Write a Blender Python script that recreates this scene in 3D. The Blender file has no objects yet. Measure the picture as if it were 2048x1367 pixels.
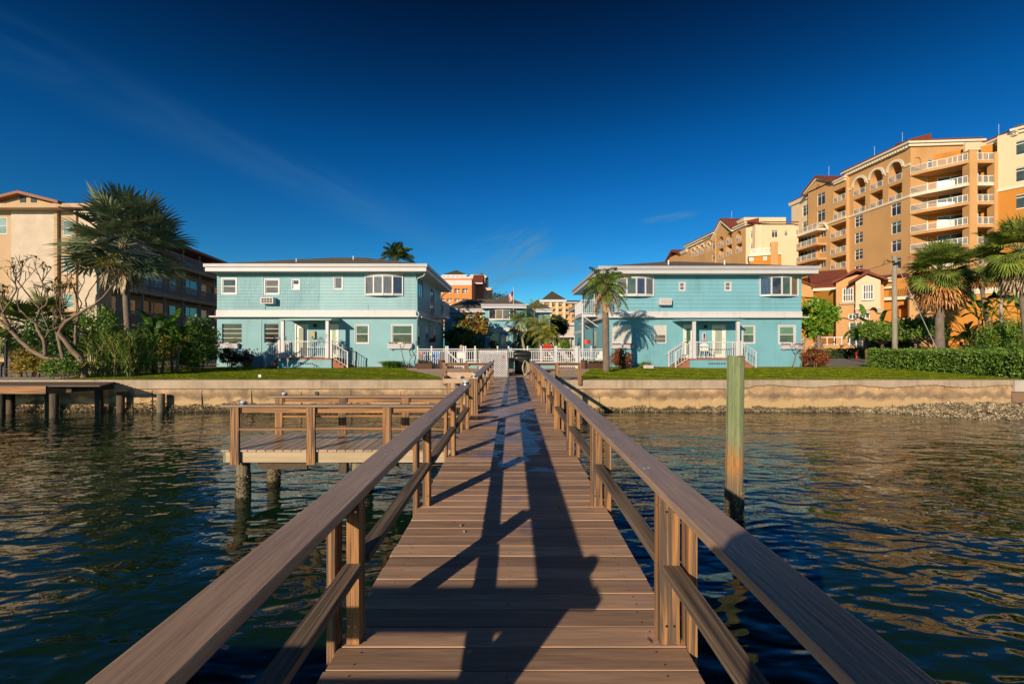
import bpy, math, random
import numpy as np
from mathutils import Vector, Matrix
R = math.radians
rnd = random.Random(7)
npr = np.random.default_rng(5)
sc = bpy.context.scene
C = sc.collection
# ---------------------------------------------------------------- camera
F = 910.0; HZ = 1.35; CX = 1024.0; CY = 687.0
cam = bpy.data.cameras.new('camera'); co = bpy.data.objects.new('camera', cam); C.objects.link(co)
co.location = (0, 0, HZ); co.rotation_euler = (R(90), 0, 0)
cam.sensor_width = 36.0; cam.lens = 36.0 * F / 2048; cam.shift_y = (CY - 683.5) / 2048
cam.clip_start = 0.05; cam.clip_end = 3000
sc.camera = co
# ---------------------------------------------------------------- sun and sky
AZ, EL = R(29), R(17.0)
ld = Vector((math.sin(AZ) * math.cos(EL), math.cos(AZ) * math.cos(EL), -math.sin(EL)))
sun = bpy.data.lights.new('sun', 'SUN'); sun.energy = 5.0; sun.angle = R(0.5); sun.color = (1.0, 0.80, 0.57)
so = bpy.data.objects.new('sun', sun); C.objects.link(so)
so.rotation_euler = ld.to_track_quat('-Z', 'Y').to_euler(); so.location = (-20, -30, 40)
world = bpy.data.worlds.new('World'); sc.world = world; world.use_nodes = True
wn = world.node_tree; wn.nodes.clear()
def N(nt, typ, **kw):
    n = nt.nodes.new(typ)
    for k, v in kw.items():
        if k.startswith('i_'):
            n.inputs[k[2:].replace('_', ' ')].default_value = v
        else:
            setattr(n, k, v)
    return n
sky = N(wn, 'ShaderNodeTexSky', sky_type='NISHITA', sun_disc=False, sun_elevation=EL, sun_rotation=R(180) + AZ,
        altitude=0, air_density=1.0, dust_density=0.15, ozone_density=3.5)
gam = N(wn, 'ShaderNodeGamma'); gam.inputs[1].default_value = 1.22
hs = N(wn, 'ShaderNodeHueSaturation'); hs.inputs['Saturation'].default_value = 1.22
mulc = N(wn, 'ShaderNodeMix', data_type='RGBA', blend_type='MULTIPLY'); mulc.inputs[0].default_value = 1
mulc.inputs[7].default_value = (0.50, 0.88, 1.10, 1)
bg = N(wn, 'ShaderNodeBackground'); bg.inputs[1].default_value = 0.085
out = N(wn, 'ShaderNodeOutputWorld')
L = wn.links.new
L(sky.outputs[0], gam.inputs[0]); L(gam.outputs[0], hs.inputs['Color']); L(hs.outputs[0], mulc.inputs[6])
tc = N(wn, 'ShaderNodeTexCoord')
# polarised look: the air darkens towards the zenith
sep = N(wn, 'ShaderNodeSeparateXYZ'); L(tc.outputs['Generated'], sep.inputs[0])
mr = N(wn, 'ShaderNodeMapRange'); mr.inputs[1].default_value = 0.0; mr.inputs[2].default_value = 0.75
mr.inputs[3].default_value = 1.08; mr.inputs[4].default_value = 0.42
L(sep.outputs[2], mr.inputs[0])
dk0 = N(wn, 'ShaderNodeVectorMath', operation='SCALE'); L(mulc.outputs[2], dk0.inputs[0]); L(mr.outputs[0], dk0.inputs['Scale'])
crp = N(wn, 'ShaderNodeValToRGB'); L(sep.outputs[2], crp.inputs[0]); e = crp.color_ramp.elements
e[0].position = 0.0; e[0].color = (.62, .80, .76, 1); e[1].position = 0.75; e[1].color = (.25, .16, .17, 1)
for pos_, c_ in ((.138, (.50, .72, .69)), (.222, (.42, .71, .69)), (.301, (.37, .72, .73)), (.392, (.24, .66, .68)), (.472, (.21, .48, .50)), (.542, (.28, .33, .36)), (.603, (.32, .22, .235))):
    x = e.new(pos_); x.color = (*c_, 1)
dk = N(wn, 'ShaderNodeVectorMath', operation='MULTIPLY'); L(dk0.outputs[0], dk.inputs[0]); L(crp.outputs[0], dk.inputs[1])
# thin high cirrus, laid out on sky directions
def cirrus(d1, d2, width, scale, amt, seed, ext):
    d1 = Vector(d1).normalized(); d2 = Vector(d2).normalized()
    nrm = d1.cross(d2).normalized(); mid = (d1 + d2).normalized(); along = nrm.cross(mid).normalized()
    vm = N(wn, 'ShaderNodeVectorMath', operation='DOT_PRODUCT'); L(tc.outputs['Generated'], vm.inputs[0]); vm.inputs[1].default_value = nrm
    va = N(wn, 'ShaderNodeVectorMath', operation='DOT_PRODUCT'); L(tc.outputs['Generated'], va.inputs[0]); va.inputs[1].default_value = along
    vf = N(wn, 'ShaderNodeVectorMath', operation='DOT_PRODUCT'); L(tc.outputs['Generated'], vf.inputs[0]); vf.inputs[1].default_value = mid
    ab = N(wn, 'ShaderNodeMath', operation='ABSOLUTE'); L(vm.outputs['Value'], ab.inputs[0])
    m1 = N(wn, 'ShaderNodeMapRange', interpolation_type='SMOOTHERSTEP'); m1.inputs[1].default_value = 0; m1.inputs[2].default_value = width
    m1.inputs[3].default_value = 1; m1.inputs[4].default_value = 0; L(ab.outputs[0], m1.inputs[0])
    ab2 = N(wn, 'ShaderNodeMath', operation='ABSOLUTE'); L(va.outputs['Value'], ab2.inputs[0])
    m2 = N(wn, 'ShaderNodeMapRange', interpolation_type='SMOOTHERSTEP'); m2.inputs[1].default_value = ext * 0.3; m2.inputs[2].default_value = ext
    m2.inputs[3].default_value = 1; m2.inputs[4].default_value = 0; L(ab2.outputs[0], m2.inputs[0])
    cb = N(wn, 'ShaderNodeCombineXYZ'); L(va.outputs['Value'], cb.inputs[0])
    ms = N(wn, 'ShaderNodeMath', operation='MULTIPLY'); L(vm.outputs['Value'], ms.inputs[0]); ms.inputs[1].default_value = 6.0
    L(ms.outputs[0], cb.inputs[1]); cb.inputs[2].default_value = seed
    nz = N(wn, 'ShaderNodeTexNoise'); nz.inputs['Scale'].default_value = scale; nz.inputs['Detail'].default_value = 6; nz.inputs['Distortion'].default_value = 0.7
    L(cb.outputs[0], nz.inputs['Vector'])
    m3 = N(wn, 'ShaderNodeMapRange'); m3.inputs[1].default_value = 0.36; m3.inputs[2].default_value = 0.75; L(nz.outputs[0], m3.inputs[0])
    a = N(wn, 'ShaderNodeMath', operation='MULTIPLY'); L(m1.outputs[0], a.inputs[0]); L(m2.outputs[0], a.inputs[1])
    b = N(wn, 'ShaderNodeMath', operation='MULTIPLY'); L(a.outputs[0], b.inputs[0]); L(m3.outputs[0], b.inputs[1])
    gt = N(wn, 'ShaderNodeMath', operation='GREATER_THAN'); L(vf.outputs['Value'], gt.inputs[0]); gt.inputs[1].default_value = 0
    c = N(wn, 'ShaderNodeMath', operation='MULTIPLY'); L(b.outputs[0], c.inputs[0]); L(gt.outputs[0], c.inputs[1])
    d = N(wn, 'ShaderNodeMath', operation='MULTIPLY'); L(c.outputs[0], d.inputs[0]); d.inputs[1].default_value = amt
    return d.outputs[0]
def dirpx(px, py): return ((px - CX) / F, 1.0, -(py - CY) / F)
last = dk.outputs[0]
for args in [(dirpx(-60, 60), dirpx(720, 410), 0.06, 2.2, 0.20, 1.3, 0.65),
             (dirpx(930, 590), dirpx(1090, 470), 0.05, 14, 1.0, 4.1, 0.15),
             (dirpx(940, 560), dirpx(1180, 530), 0.04, 12, 0.8, 7.7, 0.16),
             (dirpx(1280, 445), dirpx(1400, 425), 0.012, 16, 0.6, 9.1, 0.07),
             (dirpx(930, 500), dirpx(1060, 455), 0.03, 16, 0.35, 2.9, 0.09)]:
    f = cirrus(*args)
    mx = N(wn, 'ShaderNodeMix', data_type='RGBA'); L(f, mx.inputs[0]); L(last, mx.inputs[6]); mx.inputs[7].default_value = (1.1, 2.9, 4.6, 1)
    last = mx.outputs[2]
L(last, bg.inputs[0]); L(bg.outputs[0], out.inputs[0])
sc.view_settings.view_transform = 'Standard'; sc.view_settings.look = 'None'
sc.view_settings.exposure = 0.2; sc.view_settings.gamma = 1.0
sc.render.engine = 'CYCLES'
# ---------------------------------------------------------------- helpers
def W(px, py, Y): return Vector(((px - CX) / F * Y, Y, HZ - (py - CY) / F * Y))
def X(px, Y): return (px - CX) / F * Y
def Z(py, Y): return HZ - (py - CY) / F * Y
MATS = {}
def mat(name, col, rough=0.6, metal=0.0, var=0.0, vscale=3.0, vdetail=4.0, bump=0.0, bscale=20.0, bdist=0.01, axis=None, col2=None,
        island=0.0, spec=None, trans=0.0, stretch=12.0, ramp=(0.3, 0.7), post=None, hueisl=0.0):
    """procedural material: colour varied by noise, per-island variation and bump"""
    if name in MATS: return MATS[name]
    m = bpy.data.materials.new(name); m.use_nodes = True; nt = m.node_tree; nd = nt.nodes; lk = nt.links.new
    p = nd['Principled BSDF']; p.inputs['Roughness'].default_value = rough; p.inputs['Metallic'].default_value = metal
    if spec is not None: p.inputs['Specular IOR Level'].default_value = spec
    geo = N(nt, 'ShaderNodeNewGeometry'); vec = geo.outputs['Position']
    if axis is not None:
        sc3 = [stretch] * 3; sc3['XYZ'.index(axis)] = 1.0
        mp = N(nt, 'ShaderNodeVectorMath', operation='MULTIPLY'); lk(vec, mp.inputs[0]); mp.inputs[1].default_value = sc3
        ri = N(nt, 'ShaderNodeVectorMath', operation='SCALE'); cbx = N(nt, 'ShaderNodeCombineXYZ')
        for i in range(3): lk(geo.outputs['Random Per Island'], cbx.inputs[i])
        lk(cbx.outputs[0], ri.inputs[0]); ri.inputs['Scale'].default_value = 37.0
        ad = N(nt, 'ShaderNodeVectorMath', operation='ADD'); lk(mp.outputs[0], ad.inputs[0]); lk(ri.outputs[0], ad.inputs[1]); vec = ad.outputs[0]
    c2 = col2 if col2 is not None else tuple(c * (1 - var) for c in col)
    nz = N(nt, 'ShaderNodeTexNoise'); nz.inputs['Scale'].default_value = vscale; nz.inputs['Detail'].default_value = vdetail
    if axis is not None: nz.inputs['Distortion'].default_value = 0.6
    lk(vec, nz.inputs['Vector'])
    mrr = N(nt, 'ShaderNodeMapRange'); mrr.inputs[1].default_value = ramp[0]; mrr.inputs[2].default_value = ramp[1]; lk(nz.outputs[0], mrr.inputs[0])
    mx = N(nt, 'ShaderNodeMix', data_type='RGBA'); mx.inputs[6].default_value = (*col, 1); mx.inputs[7].default_value = (*c2, 1); lk(mrr.outputs[0], mx.inputs[0])
    cur = mx.outputs[2]
    if island > 0:
        m2 = N(nt, 'ShaderNodeMapRange'); m2.inputs[3].default_value = 1 - island; m2.inputs[4].default_value = 1 + island
        lk(geo.outputs['Random Per Island'], m2.inputs[0])
        h2 = N(nt, 'ShaderNodeHueSaturation'); lk(cur, h2.inputs['Color']); lk(m2.outputs[0], h2.inputs['Value'])
        if hueisl > 0:
            fr = N(nt, 'ShaderNodeMath', operation='MULTIPLY'); lk(geo.outputs['Random Per Island'], fr.inputs[0]); fr.inputs[1].default_value = 7.31
            f2 = N(nt, 'ShaderNodeMath', operation='FRACT'); lk(fr.outputs[0], f2.inputs[0])
            m4 = N(nt, 'ShaderNodeMapRange'); m4.inputs[3].default_value = 0.5 - hueisl; m4.inputs[4].default_value = 0.5 + hueisl
            lk(f2.outputs[0], m4.inputs[0]); lk(m4.outputs[0], h2.inputs['Hue'])
        cur = h2.outputs[0]
    if post: cur = post(nt, cur, geo)
    lk(cur, p.inputs['Base Color'])
    if bump > 0:
        nb = N(nt, 'ShaderNodeTexNoise'); nb.inputs['Scale'].default_value = bscale; nb.inputs['Detail'].default_value = 5; lk(vec, nb.inputs['Vector'])
        bp = N(nt, 'ShaderNodeBump'); bp.inputs['Strength'].default_value = bump; bp.inputs['Distance'].default_value = bdist
        lk(nb.outputs[0], bp.inputs['Height']); lk(bp.outputs[0], p.inputs['Normal'])
    if trans > 0:
        tb = N(nt, 'ShaderNodeBsdfTranslucent'); lk(cur, tb.inputs[0]); ms = N(nt, 'ShaderNodeMixShader'); ms.inputs[0].default_value = trans
        lk(p.outputs[0], ms.inputs[1]); lk(tb.outputs[0], ms.inputs[2]); lk(ms.outputs[0], nd['Material Output'].inputs[0])
    MATS[name] = m
    return m
def streaks(amt, scale=1.0, col=(0.55, 0.5, 0.45)):
    """weathering: vertical dirt runs plus broad blotches"""
    def f(nt, cur, geo):
        lk = nt.links.new
        vm = N(nt, 'ShaderNodeVectorMath', operation='MULTIPLY'); lk(geo.outputs['Position'], vm.inputs[0]); vm.inputs[1].default_value = (3.5 * scale, 3.5 * scale, .35 * scale)
        n = N(nt, 'ShaderNodeTexNoise'); n.inputs['Scale'].default_value = 1; n.inputs['Detail'].default_value = 8; n.inputs['Roughness'].default_value = .65; lk(vm.outputs[0], n.inputs['Vector'])
        n2 = N(nt, 'ShaderNodeTexNoise'); n2.inputs['Scale'].default_value = .5 * scale; n2.inputs['Detail'].default_value = 5; lk(geo.outputs['Position'], n2.inputs['Vector'])
        ad = N(nt, 'ShaderNodeMath', operation='ADD'); lk(n.outputs[0], ad.inputs[0]); lk(n2.outputs[0], ad.inputs[1])
        m = N(nt, 'ShaderNodeMapRange', interpolation_type='SMOOTHSTEP'); m.inputs[1].default_value = .98; m.inputs[2].default_value = 1.3; m.inputs[4].default_value = amt; lk(ad.outputs[0], m.inputs[0])
        mx = N(nt, 'ShaderNodeMix', data_type='RGBA', blend_type='MULTIPLY'); lk(m.outputs[0], mx.inputs[0]); lk(cur, mx.inputs[6]); mx.inputs[7].default_value = (*col, 1)
        return mx.outputs[2]
    return f
def zbump(m, period, dist, kind='lap'):
    """horizontal courses (lap siding) added as bump on world height"""
    nt = m.node_tree; lk = nt.links.new; p = nt.nodes['Principled BSDF']
    geo = N(nt, 'ShaderNodeNewGeometry'); s = N(nt, 'ShaderNodeSeparateXYZ'); lk(geo.outputs['Position'], s.inputs[0])
    d = N(nt, 'ShaderNodeMath', operation='DIVIDE'); lk(s.outputs[2], d.inputs[0]); d.inputs[1].default_value = period
    f = N(nt, 'ShaderNodeMath', operation='FRACT'); lk(d.outputs[0], f.inputs[0])
    h = N(nt, 'ShaderNodeMapRange'); h.inputs[3].default_value = 1; h.inputs[4].default_value = 0; lk(f.outputs[0], h.inputs[0])
    hh = h.outputs[0]
    if kind == 'shingle':
        bt = N(nt, 'ShaderNodeTexNoise'); bt.inputs['Scale'].default_value = 1
        vm = N(nt, 'ShaderNodeVectorMath', operation='MULTIPLY'); lk(geo.outputs['Position'], vm.inputs[0]); vm.inputs[1].default_value = (22, 22, 1.2)
        lk(vm.outputs[0], bt.inputs['Vector'])
        a = N(nt, 'ShaderNodeMath', operation='MULTIPLY_ADD'); lk(bt.outputs[0], a.inputs[0]); a.inputs[1].default_value = 1.6; lk(hh, a.inputs[2]); hh = a.outputs[0]
    bp = N(nt, 'ShaderNodeBump'); bp.inputs['Strength'].default_value = 1.0; bp.inputs['Distance'].default_value = dist
    lk(hh, bp.inputs['Height']); lk(bp.outputs[0], p.inputs['Normal'])
    if kind in ('lap', 'shingle'):   # the dark joint under each course
        src = p.inputs['Base Color'].links[0].from_socket
        g = N(nt, 'ShaderNodeMath', operation='GREATER_THAN'); lk(f.outputs[0], g.inputs[0]); g.inputs[1].default_value = 0.93
        g2 = N(nt, 'ShaderNodeMath', operation='MULTIPLY'); lk(g.outputs[0], g2.inputs[0]); g2.inputs[1].default_value = 0.35
        mx = N(nt, 'ShaderNodeMix', data_type='RGBA'); lk(g2.outputs[0], mx.inputs[0]); lk(src, mx.inputs[6]); mx.inputs[7].default_value = (0.03, 0.1, 0.12, 1)
        lk(mx.outputs[2], p.inputs['Base Color'])
    return m
def brickmat(name, c1, c2, mortar, scale, vec_axes=(0, 2), bw=0.5, rh=0.25, ms=0.02):
    m = bpy.data.materials.new(name); m.use_nodes = True; nt = m.node_tree; lk = nt.links.new; p = nt.nodes['Principled BSDF']
    geo = N(nt, 'ShaderNodeNewGeometry'); s = N(nt, 'ShaderNodeSeparateXYZ'); lk(geo.outputs['Position'], s.inputs[0])
    cb = N(nt, 'ShaderNodeCombineXYZ'); lk(s.outputs[vec_axes[0]], cb.inputs[0]); lk(s.outputs[vec_axes[1]], cb.inputs[1])
    b = N(nt, 'ShaderNodeTexBrick'); b.inputs['Color1'].default_value = (*c1, 1); b.inputs['Color2'].default_value = (*c2, 1); b.inputs['Mortar'].default_value = (*mortar, 1)
    b.inputs['Scale'].default_value = scale; b.inputs['Mortar Size'].default_value = ms; b.inputs['Brick Width'].default_value = bw; b.inputs['Row Height'].default_value = rh
    lk(cb.outputs[0], b.inputs['Vector'])
    nz = N(nt, 'ShaderNodeTexNoise'); nz.inputs['Scale'].default_value = 9; nz.inputs['Detail'].default_value = 5; lk(geo.outputs['Position'], nz.inputs['Vector'])
    mr = N(nt, 'ShaderNodeMapRange'); mr.inputs[1].default_value = .3; mr.inputs[2].default_value = .7; mr.inputs[3].default_value = 0.75; mr.inputs[4].default_value = 1.2; lk(nz.outputs[0], mr.inputs[0])
    sx = N(nt, 'ShaderNodeVectorMath', operation='SCALE'); lk(b.outputs[0], sx.inputs[0]); lk(mr.outputs[0], sx.inputs['Scale'])
    lk(sx.outputs[0], p.inputs['Base Color']); p.inputs['Roughness'].default_value = 0.85
    bp = N(nt, 'ShaderNodeBump'); bp.inputs['Strength'].default_value = .6; bp.inputs['Distance'].default_value = .01; bp.invert = True
    lk(b.outputs['Fac'], bp.inputs['Height']); lk(bp.outputs[0], p.inputs['Normal'])
    MATS[name] = m
    return m
def wloc(o):
    v = Vector((0, 0, 0))
    while o is not None: v += o.location; o = o.parent
    return v
def tag(o, label=None, cat=None, group=None, kind=None):
    if label: o['label'] = label
    if cat: o['category'] = cat
    if group: o['group'] = group
    if kind: o['kind'] = kind
    return o
def thing(name, label, cat, loc=(0, 0, 0), group=None):
    o = bpy.data.objects.new(name, None); C.objects.link(o); o.location = loc; o.empty_display_size = .2
    return tag(o, label, cat, group)
def copy_tree(o, loc=None, label=None, rz=None, scale=None, parent=None):
    c = o.copy(); C.objects.link(c); c.parent = parent
    if loc is not None: c.location = loc
    if label: c['label'] = label
    if rz is not None: c.rotation_euler = (0, 0, rz)
    if scale is not None: c.scale = (scale, scale, scale)
    for ch in list(o.children): copy_tree(ch, parent=c)
    return c
class Fac:
    """a vertical plane in plan: local coordinates (s along, o outward, z up)"""
    def __init__(f, x0, y0, x1, y1):
        f.O = Vector((x0, y0)); d = Vector((x1 - x0, y1 - y0)); f.L = d.length; f.d = d / f.L; f.n = Vector((f.d.y, -f.d.x))
    def s(f, px):
        k = (px - CX) / F
        return (k * f.O.y - f.O.x) / (f.d.x - k * f.d.y)
    def Y(f, s): return f.O.y + s * f.d.y
    def z(f, px, py): return Z(py, f.Y(f.s(px)))
    def r(f, x0, y0, x1, y1):
        xm = (x0 + x1) / 2
        return (f.s(x0), f.s(x1), f.z(xm, y1), f.z(xm, y0))
    def P(f, s, o, z):
        p = f.O + f.d * s + f.n * o
        return Vector((p.x, p.y, z))
class MB:
    def __init__(b, fac=None): b.v = []; b.f = []; b.m = []; b.fac = fac; b.mi = 0
    def add(b, p):
        if b.fac: p = b.fac.P(*p)
        b.v.append(tuple(p)); return len(b.v) - 1
    def poly(b, pts):
        b.f.append([b.add(p) for p in pts]); b.m.append(b.mi)
    def box(b, x0, x1, y0, y1, z0, z1):
        i = [b.add((x, y, z)) for z in (z0, z1) for y in (y0, y1) for x in (x0, x1)]
        flip = b.fac is not None
        for q in ((0, 2, 3, 1), (4, 5, 7, 6), (0, 1, 5, 4), (1, 3, 7, 5), (3, 2, 6, 7), (2, 0, 4, 6)):
            qq = [i[k] for k in q]
            if flip: qq.reverse()
            b.f.append(qq); b.m.append(b.mi)
        return b
    def tube(b, pts, rad, n=8, cap=True, flat=1.0):
        pts = [Vector(b.fac.P(*p)) if b.fac else Vector(p) for p in pts]
        if not hasattr(rad, '__len__'): rad = [rad] * len(pts)
        ring = []; up = Vector((0, 0, 1)); prev = None
        for k, p in enumerate(pts):
            t = (pts[min(k + 1, len(pts) - 1)] - pts[max(k - 1, 0)])
            if t.length < 1e-9: t = Vector((0, 0, 1))
            t.normalize()
            if prev is None:
                a = t.cross(up)
                if a.length < 0.05: a = Vector((1, 0, 0))
            else:
                a = prev - t * prev.dot(t)
                if a.length < 1e-4: a = t.cross(up)
            a.normalize(); prev = a; c = t.cross(a)
            base = len(b.v)
            for j in range(n):
                an = 2 * math.pi * j / n
                b.v.append(tuple(p + (a * math.cos(an) + c * math.sin(an) * flat) * rad[k]))
            ring.append(base)
        for k in range(len(pts) - 1):
            for j in range(n):
                b.f.append([ring[k] + j, ring[k] + (j + 1) % n, ring[k + 1] + (j + 1) % n, ring[k + 1] + j]); b.m.append(b.mi)
        if cap:
            b.f.append([ring[0] + j for j in range(n)][::-1]); b.m.append(b.mi)
            b.f.append([ring[-1] + j for j in range(n)]); b.m.append(b.mi)
        return b
    def prism(b, prof, s0, s1, along=0):
        """profile of (a,z) pairs swept along s (along=0: profile in (o,z); along=1: profile in (s,z) swept in o)"""
        n = len(prof)
        mk = (lambda t, a, z: (t, a, z)) if along == 0 else (lambda t, a, z: (a, t, z))
        A = [b.add(mk(s0, a, z)) for a, z in prof]; B = [b.add(mk(s1, a, z)) for a, z in prof]
        for k in range(n):
            b.f.append([A[k], A[(k + 1) % n], B[(k + 1) % n], B[k]]); b.m.append(b.mi)
        b.f.append(A[::-1]); b.m.append(b.mi); b.f.append(B); b.m.append(b.mi)
        return b
    def obj(b, name, m, parent=None, smooth=False, bevel=0.0):
        me = bpy.data.meshes.new(name)
        off = wloc(parent) if parent else Vector((0, 0, 0))
        V = np.array(b.v, dtype=float) - np.array(off)
        o = bpy.data.objects.new(name, me)
        if parent is None and len(V):
            c0 = Vector(((V[:, 0].min() + V[:, 0].max()) / 2, (V[:, 1].min() + V[:, 1].max()) / 2, V[:, 2].min()))
            V = V - np.array(c0); o.location = c0
        me.from_pydata(V.tolist(), [], b.f); me.validate()
        ms = m if isinstance(m, (list, tuple)) else [m]
        for q in ms: me.materials.append(q)
        if len(ms) > 1 and len(me.polygons) == len(b.m): me.polygons.foreach_set('material_index', b.m)
        if smooth: me.polygons.foreach_set('use_smooth', [True] * len(me.polygons))
        C.objects.link(o)
        if parent: o.parent = parent
        if bevel > 0:
            md = o.modifiers.new('bevel', 'BEVEL'); md.width = bevel; md.segments = 2; md.limit_method = 'ANGLE'
        return o
def quads_obj(name, V, n_per, m, parent=None, smooth=False):
    """V: array (k*n_per,3) of separate n-gons in world space"""
    me = bpy.data.meshes.new(name); k = len(V) // n_per
    off = wloc(parent) if parent else Vector((0, 0, 0)); o = bpy.data.objects.new(name, me)
    V = V - np.array(off)
    if parent is None:
        c0 = np.array([V[:, 0].mean(), V[:, 1].mean(), V[:, 2].min()]); V = V - c0; o.location = c0
    me.vertices.add(len(V)); me.vertices.foreach_set('co', V.astype(np.float32).ravel())
    me.loops.add(len(V)); me.loops.foreach_set('vertex_index', np.arange(len(V), dtype=np.int32))
    me.polygons.add(k); me.polygons.foreach_set('loop_start', np.arange(0, len(V), n_per, dtype=np.int32))
    me.update(calc_edges=True); me.validate(); me.materials.append(m); C.objects.link(o)
    if parent: o.parent = parent
    return o
def wall(fac, s0, s1, z0, z1, holes=(), depth=0.12, mb=None, sides=True):
    """wall skin with real openings; hole = (s0,s1,z0,z1[,depth[,arch]])"""
    mb = mb or MB(fac)
    ss = sorted({s0, s1, *[h[0] for h in holes], *[h[1] for h in holes]}); zz = sorted({z0, z1, *[h[2] for h in holes], *[h[3] for h in holes]})
    ss = [s for s in ss if s0 <= s <= s1]; zz = [z for z in zz if z0 <= z <= z1]
    for a, b_ in zip(ss, ss[1:]):
        for c, d in zip(zz, zz[1:]):
            sm, zm = (a + b_) / 2, (c + d) / 2
            if any(h[0] < sm < h[1] and h[2] < zm < h[3] for h in holes): continue
            mb.poly([(a, 0, c), (b_, 0, c), (b_, 0, d), (a, 0, d)])
    for h in holes:
        a, b_, c, d = h[:4]; dp = h[4] if len(h) > 4 else depth; arch = len(h) > 5 and h[5]
        mb.poly([(a, 0, c), (a, -dp, c), (b_, -dp, c), (b_, 0, c)])
        r = (b_ - a) / 2; zt = d - r if arch else d
        mb.poly([(a, 0, c), (a, 0, zt), (a, -dp, zt), (a, -dp, c)])
        mb.poly([(b_, 0, c), (b_, -dp, c), (b_, -dp, zt), (b_, 0, zt)])
        if arch:
            n = 10; mid = (a + b_) / 2
            for i in range(n):
                t0, t1 = math.pi * (1 - i / n), math.pi * (1 - (i + 1) / n)
                p0 = (mid + r * math.cos(t0), zt + r * math.sin(t0)); p1 = (mid + r * math.cos(t1), zt + r * math.sin(t1))
                mb.poly([(p0[0], 0, p0[1]), (p1[0], 0, p1[1]), (p1[0], 0, d), (p0[0], 0, d)])
                mb.poly([(p0[0], 0, p0[1]), (p0[0], -dp, p0[1]), (p1[0], -dp, p1[1]), (p1[0], 0, p1[1])])
        else:
            mb.poly([(a, 0, d), (b_, 0, d), (b_, -dp, d), (a, -dp, d)])
        mb.poly([(a, -dp, c), (a, -dp, d), (b_, -dp, d), (b_, -dp, c)])
    if sides:
        D = max([depth] + [h[4] for h in holes if len(h) > 4]) + .02
        mb.poly([(s0, 0, z0), (s0, -D, z0), (s0, -D, z1), (s0, 0, z1)]); mb.poly([(s1, 0, z0), (s1, 0, z1), (s1, -D, z1), (s1, -D, z0)])
        mb.poly([(s0, 0, z1), (s0, -D, z1), (s1, -D, z1), (s1, 0, z1)])
    return mb
def window(fac, r, parent, fm, gm, o=-0.06, fw=0.05, cols=1, rows=1, colw=.03, trim=0.0, rowpos=None, sill=0.0, name='window', child='pane', proud=0.02):
    """frame with a separate pane; r=(s0,s1,z0,z1), the frame stands at depth o"""
    s0, s1, z0, z1 = r; b = MB(fac); t = .04
    b.box(s0, s0 + fw, o, o + t, z0, z1).box(s1 - fw, s1, o, o + t, z0, z1)
    b.box(s0 + fw, s1 - fw, o, o + t, z0, z0 + fw).box(s0 + fw, s1 - fw, o, o + t, z1 - fw, z1)
    iw, ih = s1 - s0 - 2 * fw, z1 - z0 - 2 * fw
    rp = rowpos or [i / rows for i in range(1, rows)]
    for i in range(1, cols):
        x = s0 + fw + iw * i / cols; b.box(x - colw / 2, x + colw / 2, o + .002, o + t - .004, z0 + fw, z1 - fw)
    for q in rp:
        z = z0 + fw + ih * q; b.box(s0 + fw, s1 - fw, o + .004, o + t - .002, z - colw / 2, z + colw / 2)
    if trim > 0:
        b.box(s0 - trim, s0, -.01, proud, z0 - trim, z1 + trim).box(s1, s1 + trim, -.01, proud, z0 - trim, z1 + trim)
        b.box(s0, s1, -.01, proud - .003, z0 - trim, z0).box(s0, s1, -.01, proud - .003, z1, z1 + trim)
    if sill > 0: b.box(s0 - trim - .04, s1 + trim + .04, 0, sill, z0 - trim - .07, z0 - trim - .003)
    w = b.obj(name, fm, parent)
    g = MB(fac); g.box(s0 + fw * .5, s1 - fw * .5, o + .006, o + .014, z0 + fw * .5, z1 - fw * .5)
    g.obj(child, gm, w)
    return w
# ================================================================ SETTING
ZW = -1.2            # water level
YS = 17.2            # seawall face
# ---- water
def water_mat():
    m = bpy.data.materials.new('water'); m.use_nodes = True; nt = m.node_tree; lk = nt.links.new; p = nt.nodes['Principled BSDF']
    p.inputs['Base Color'].default_value = (0.005, 0.021, 0.012, 1); p.inputs['Roughness'].default_value = 0.01; p.inputs['IOR'].default_value = 1.42
    geo = N(nt, 'ShaderNodeNewGeometry')
    def layer(sx, sy, scale, amp, detail, seed, dist=0.4, rot=0.0, rough=.5):
        mp = N(nt, 'ShaderNodeMapping'); mp.inputs['Scale'].default_value = (sx, sy, 1); mp.inputs['Location'].default_value = (seed, seed * 1.7, seed)
        mp.inputs['Rotation'].default_value = (0, 0, rot); lk(geo.outputs['Position'], mp.inputs['Vector'])
        n = N(nt, 'ShaderNodeTexNoise'); n.inputs['Scale'].default_value = scale; n.inputs['Detail'].default_value = detail
        n.inputs['Distortion'].default_value = dist; n.inputs['Roughness'].default_value = rough; lk(mp.outputs[0], n.inputs['Vector'])
        s = N(nt, 'ShaderNodeMath', operation='MULTIPLY'); lk(n.outputs[0], s.inputs[0]); s.inputs[1].default_value = amp
        return s.outputs[0]
    a = layer(0.50, 1.0, 1.05, 0.064, 0.8, 3.1, 0.7, 0.12)
    b = layer(0.50, 1.0, 2.9, 0.033, 0.8, 8.3, 0.9, -0.15)
    c = layer(0.60, 1.0, 7.0, 0.0080, 1.0, 5.9, 0.3)
    s1 = N(nt, 'ShaderNodeMath', operation='ADD'); lk(a, s1.inputs[0]); lk(b, s1.inputs[1])
    s2 = N(nt, 'ShaderNodeMath', operation='ADD'); lk(s1.outputs[0], s2.inputs[0]); lk(c, s2.inputs[1])
    bp = N(nt, 'ShaderNodeBump'); bp.inputs['Strength'].default_value = 1; bp.inputs['Distance'].default_value = 1.0
    lk(s2.outputs[0], bp.inputs['Height']); lk(bp.outputs[0], p.inputs['Normal'])
    return m
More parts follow.
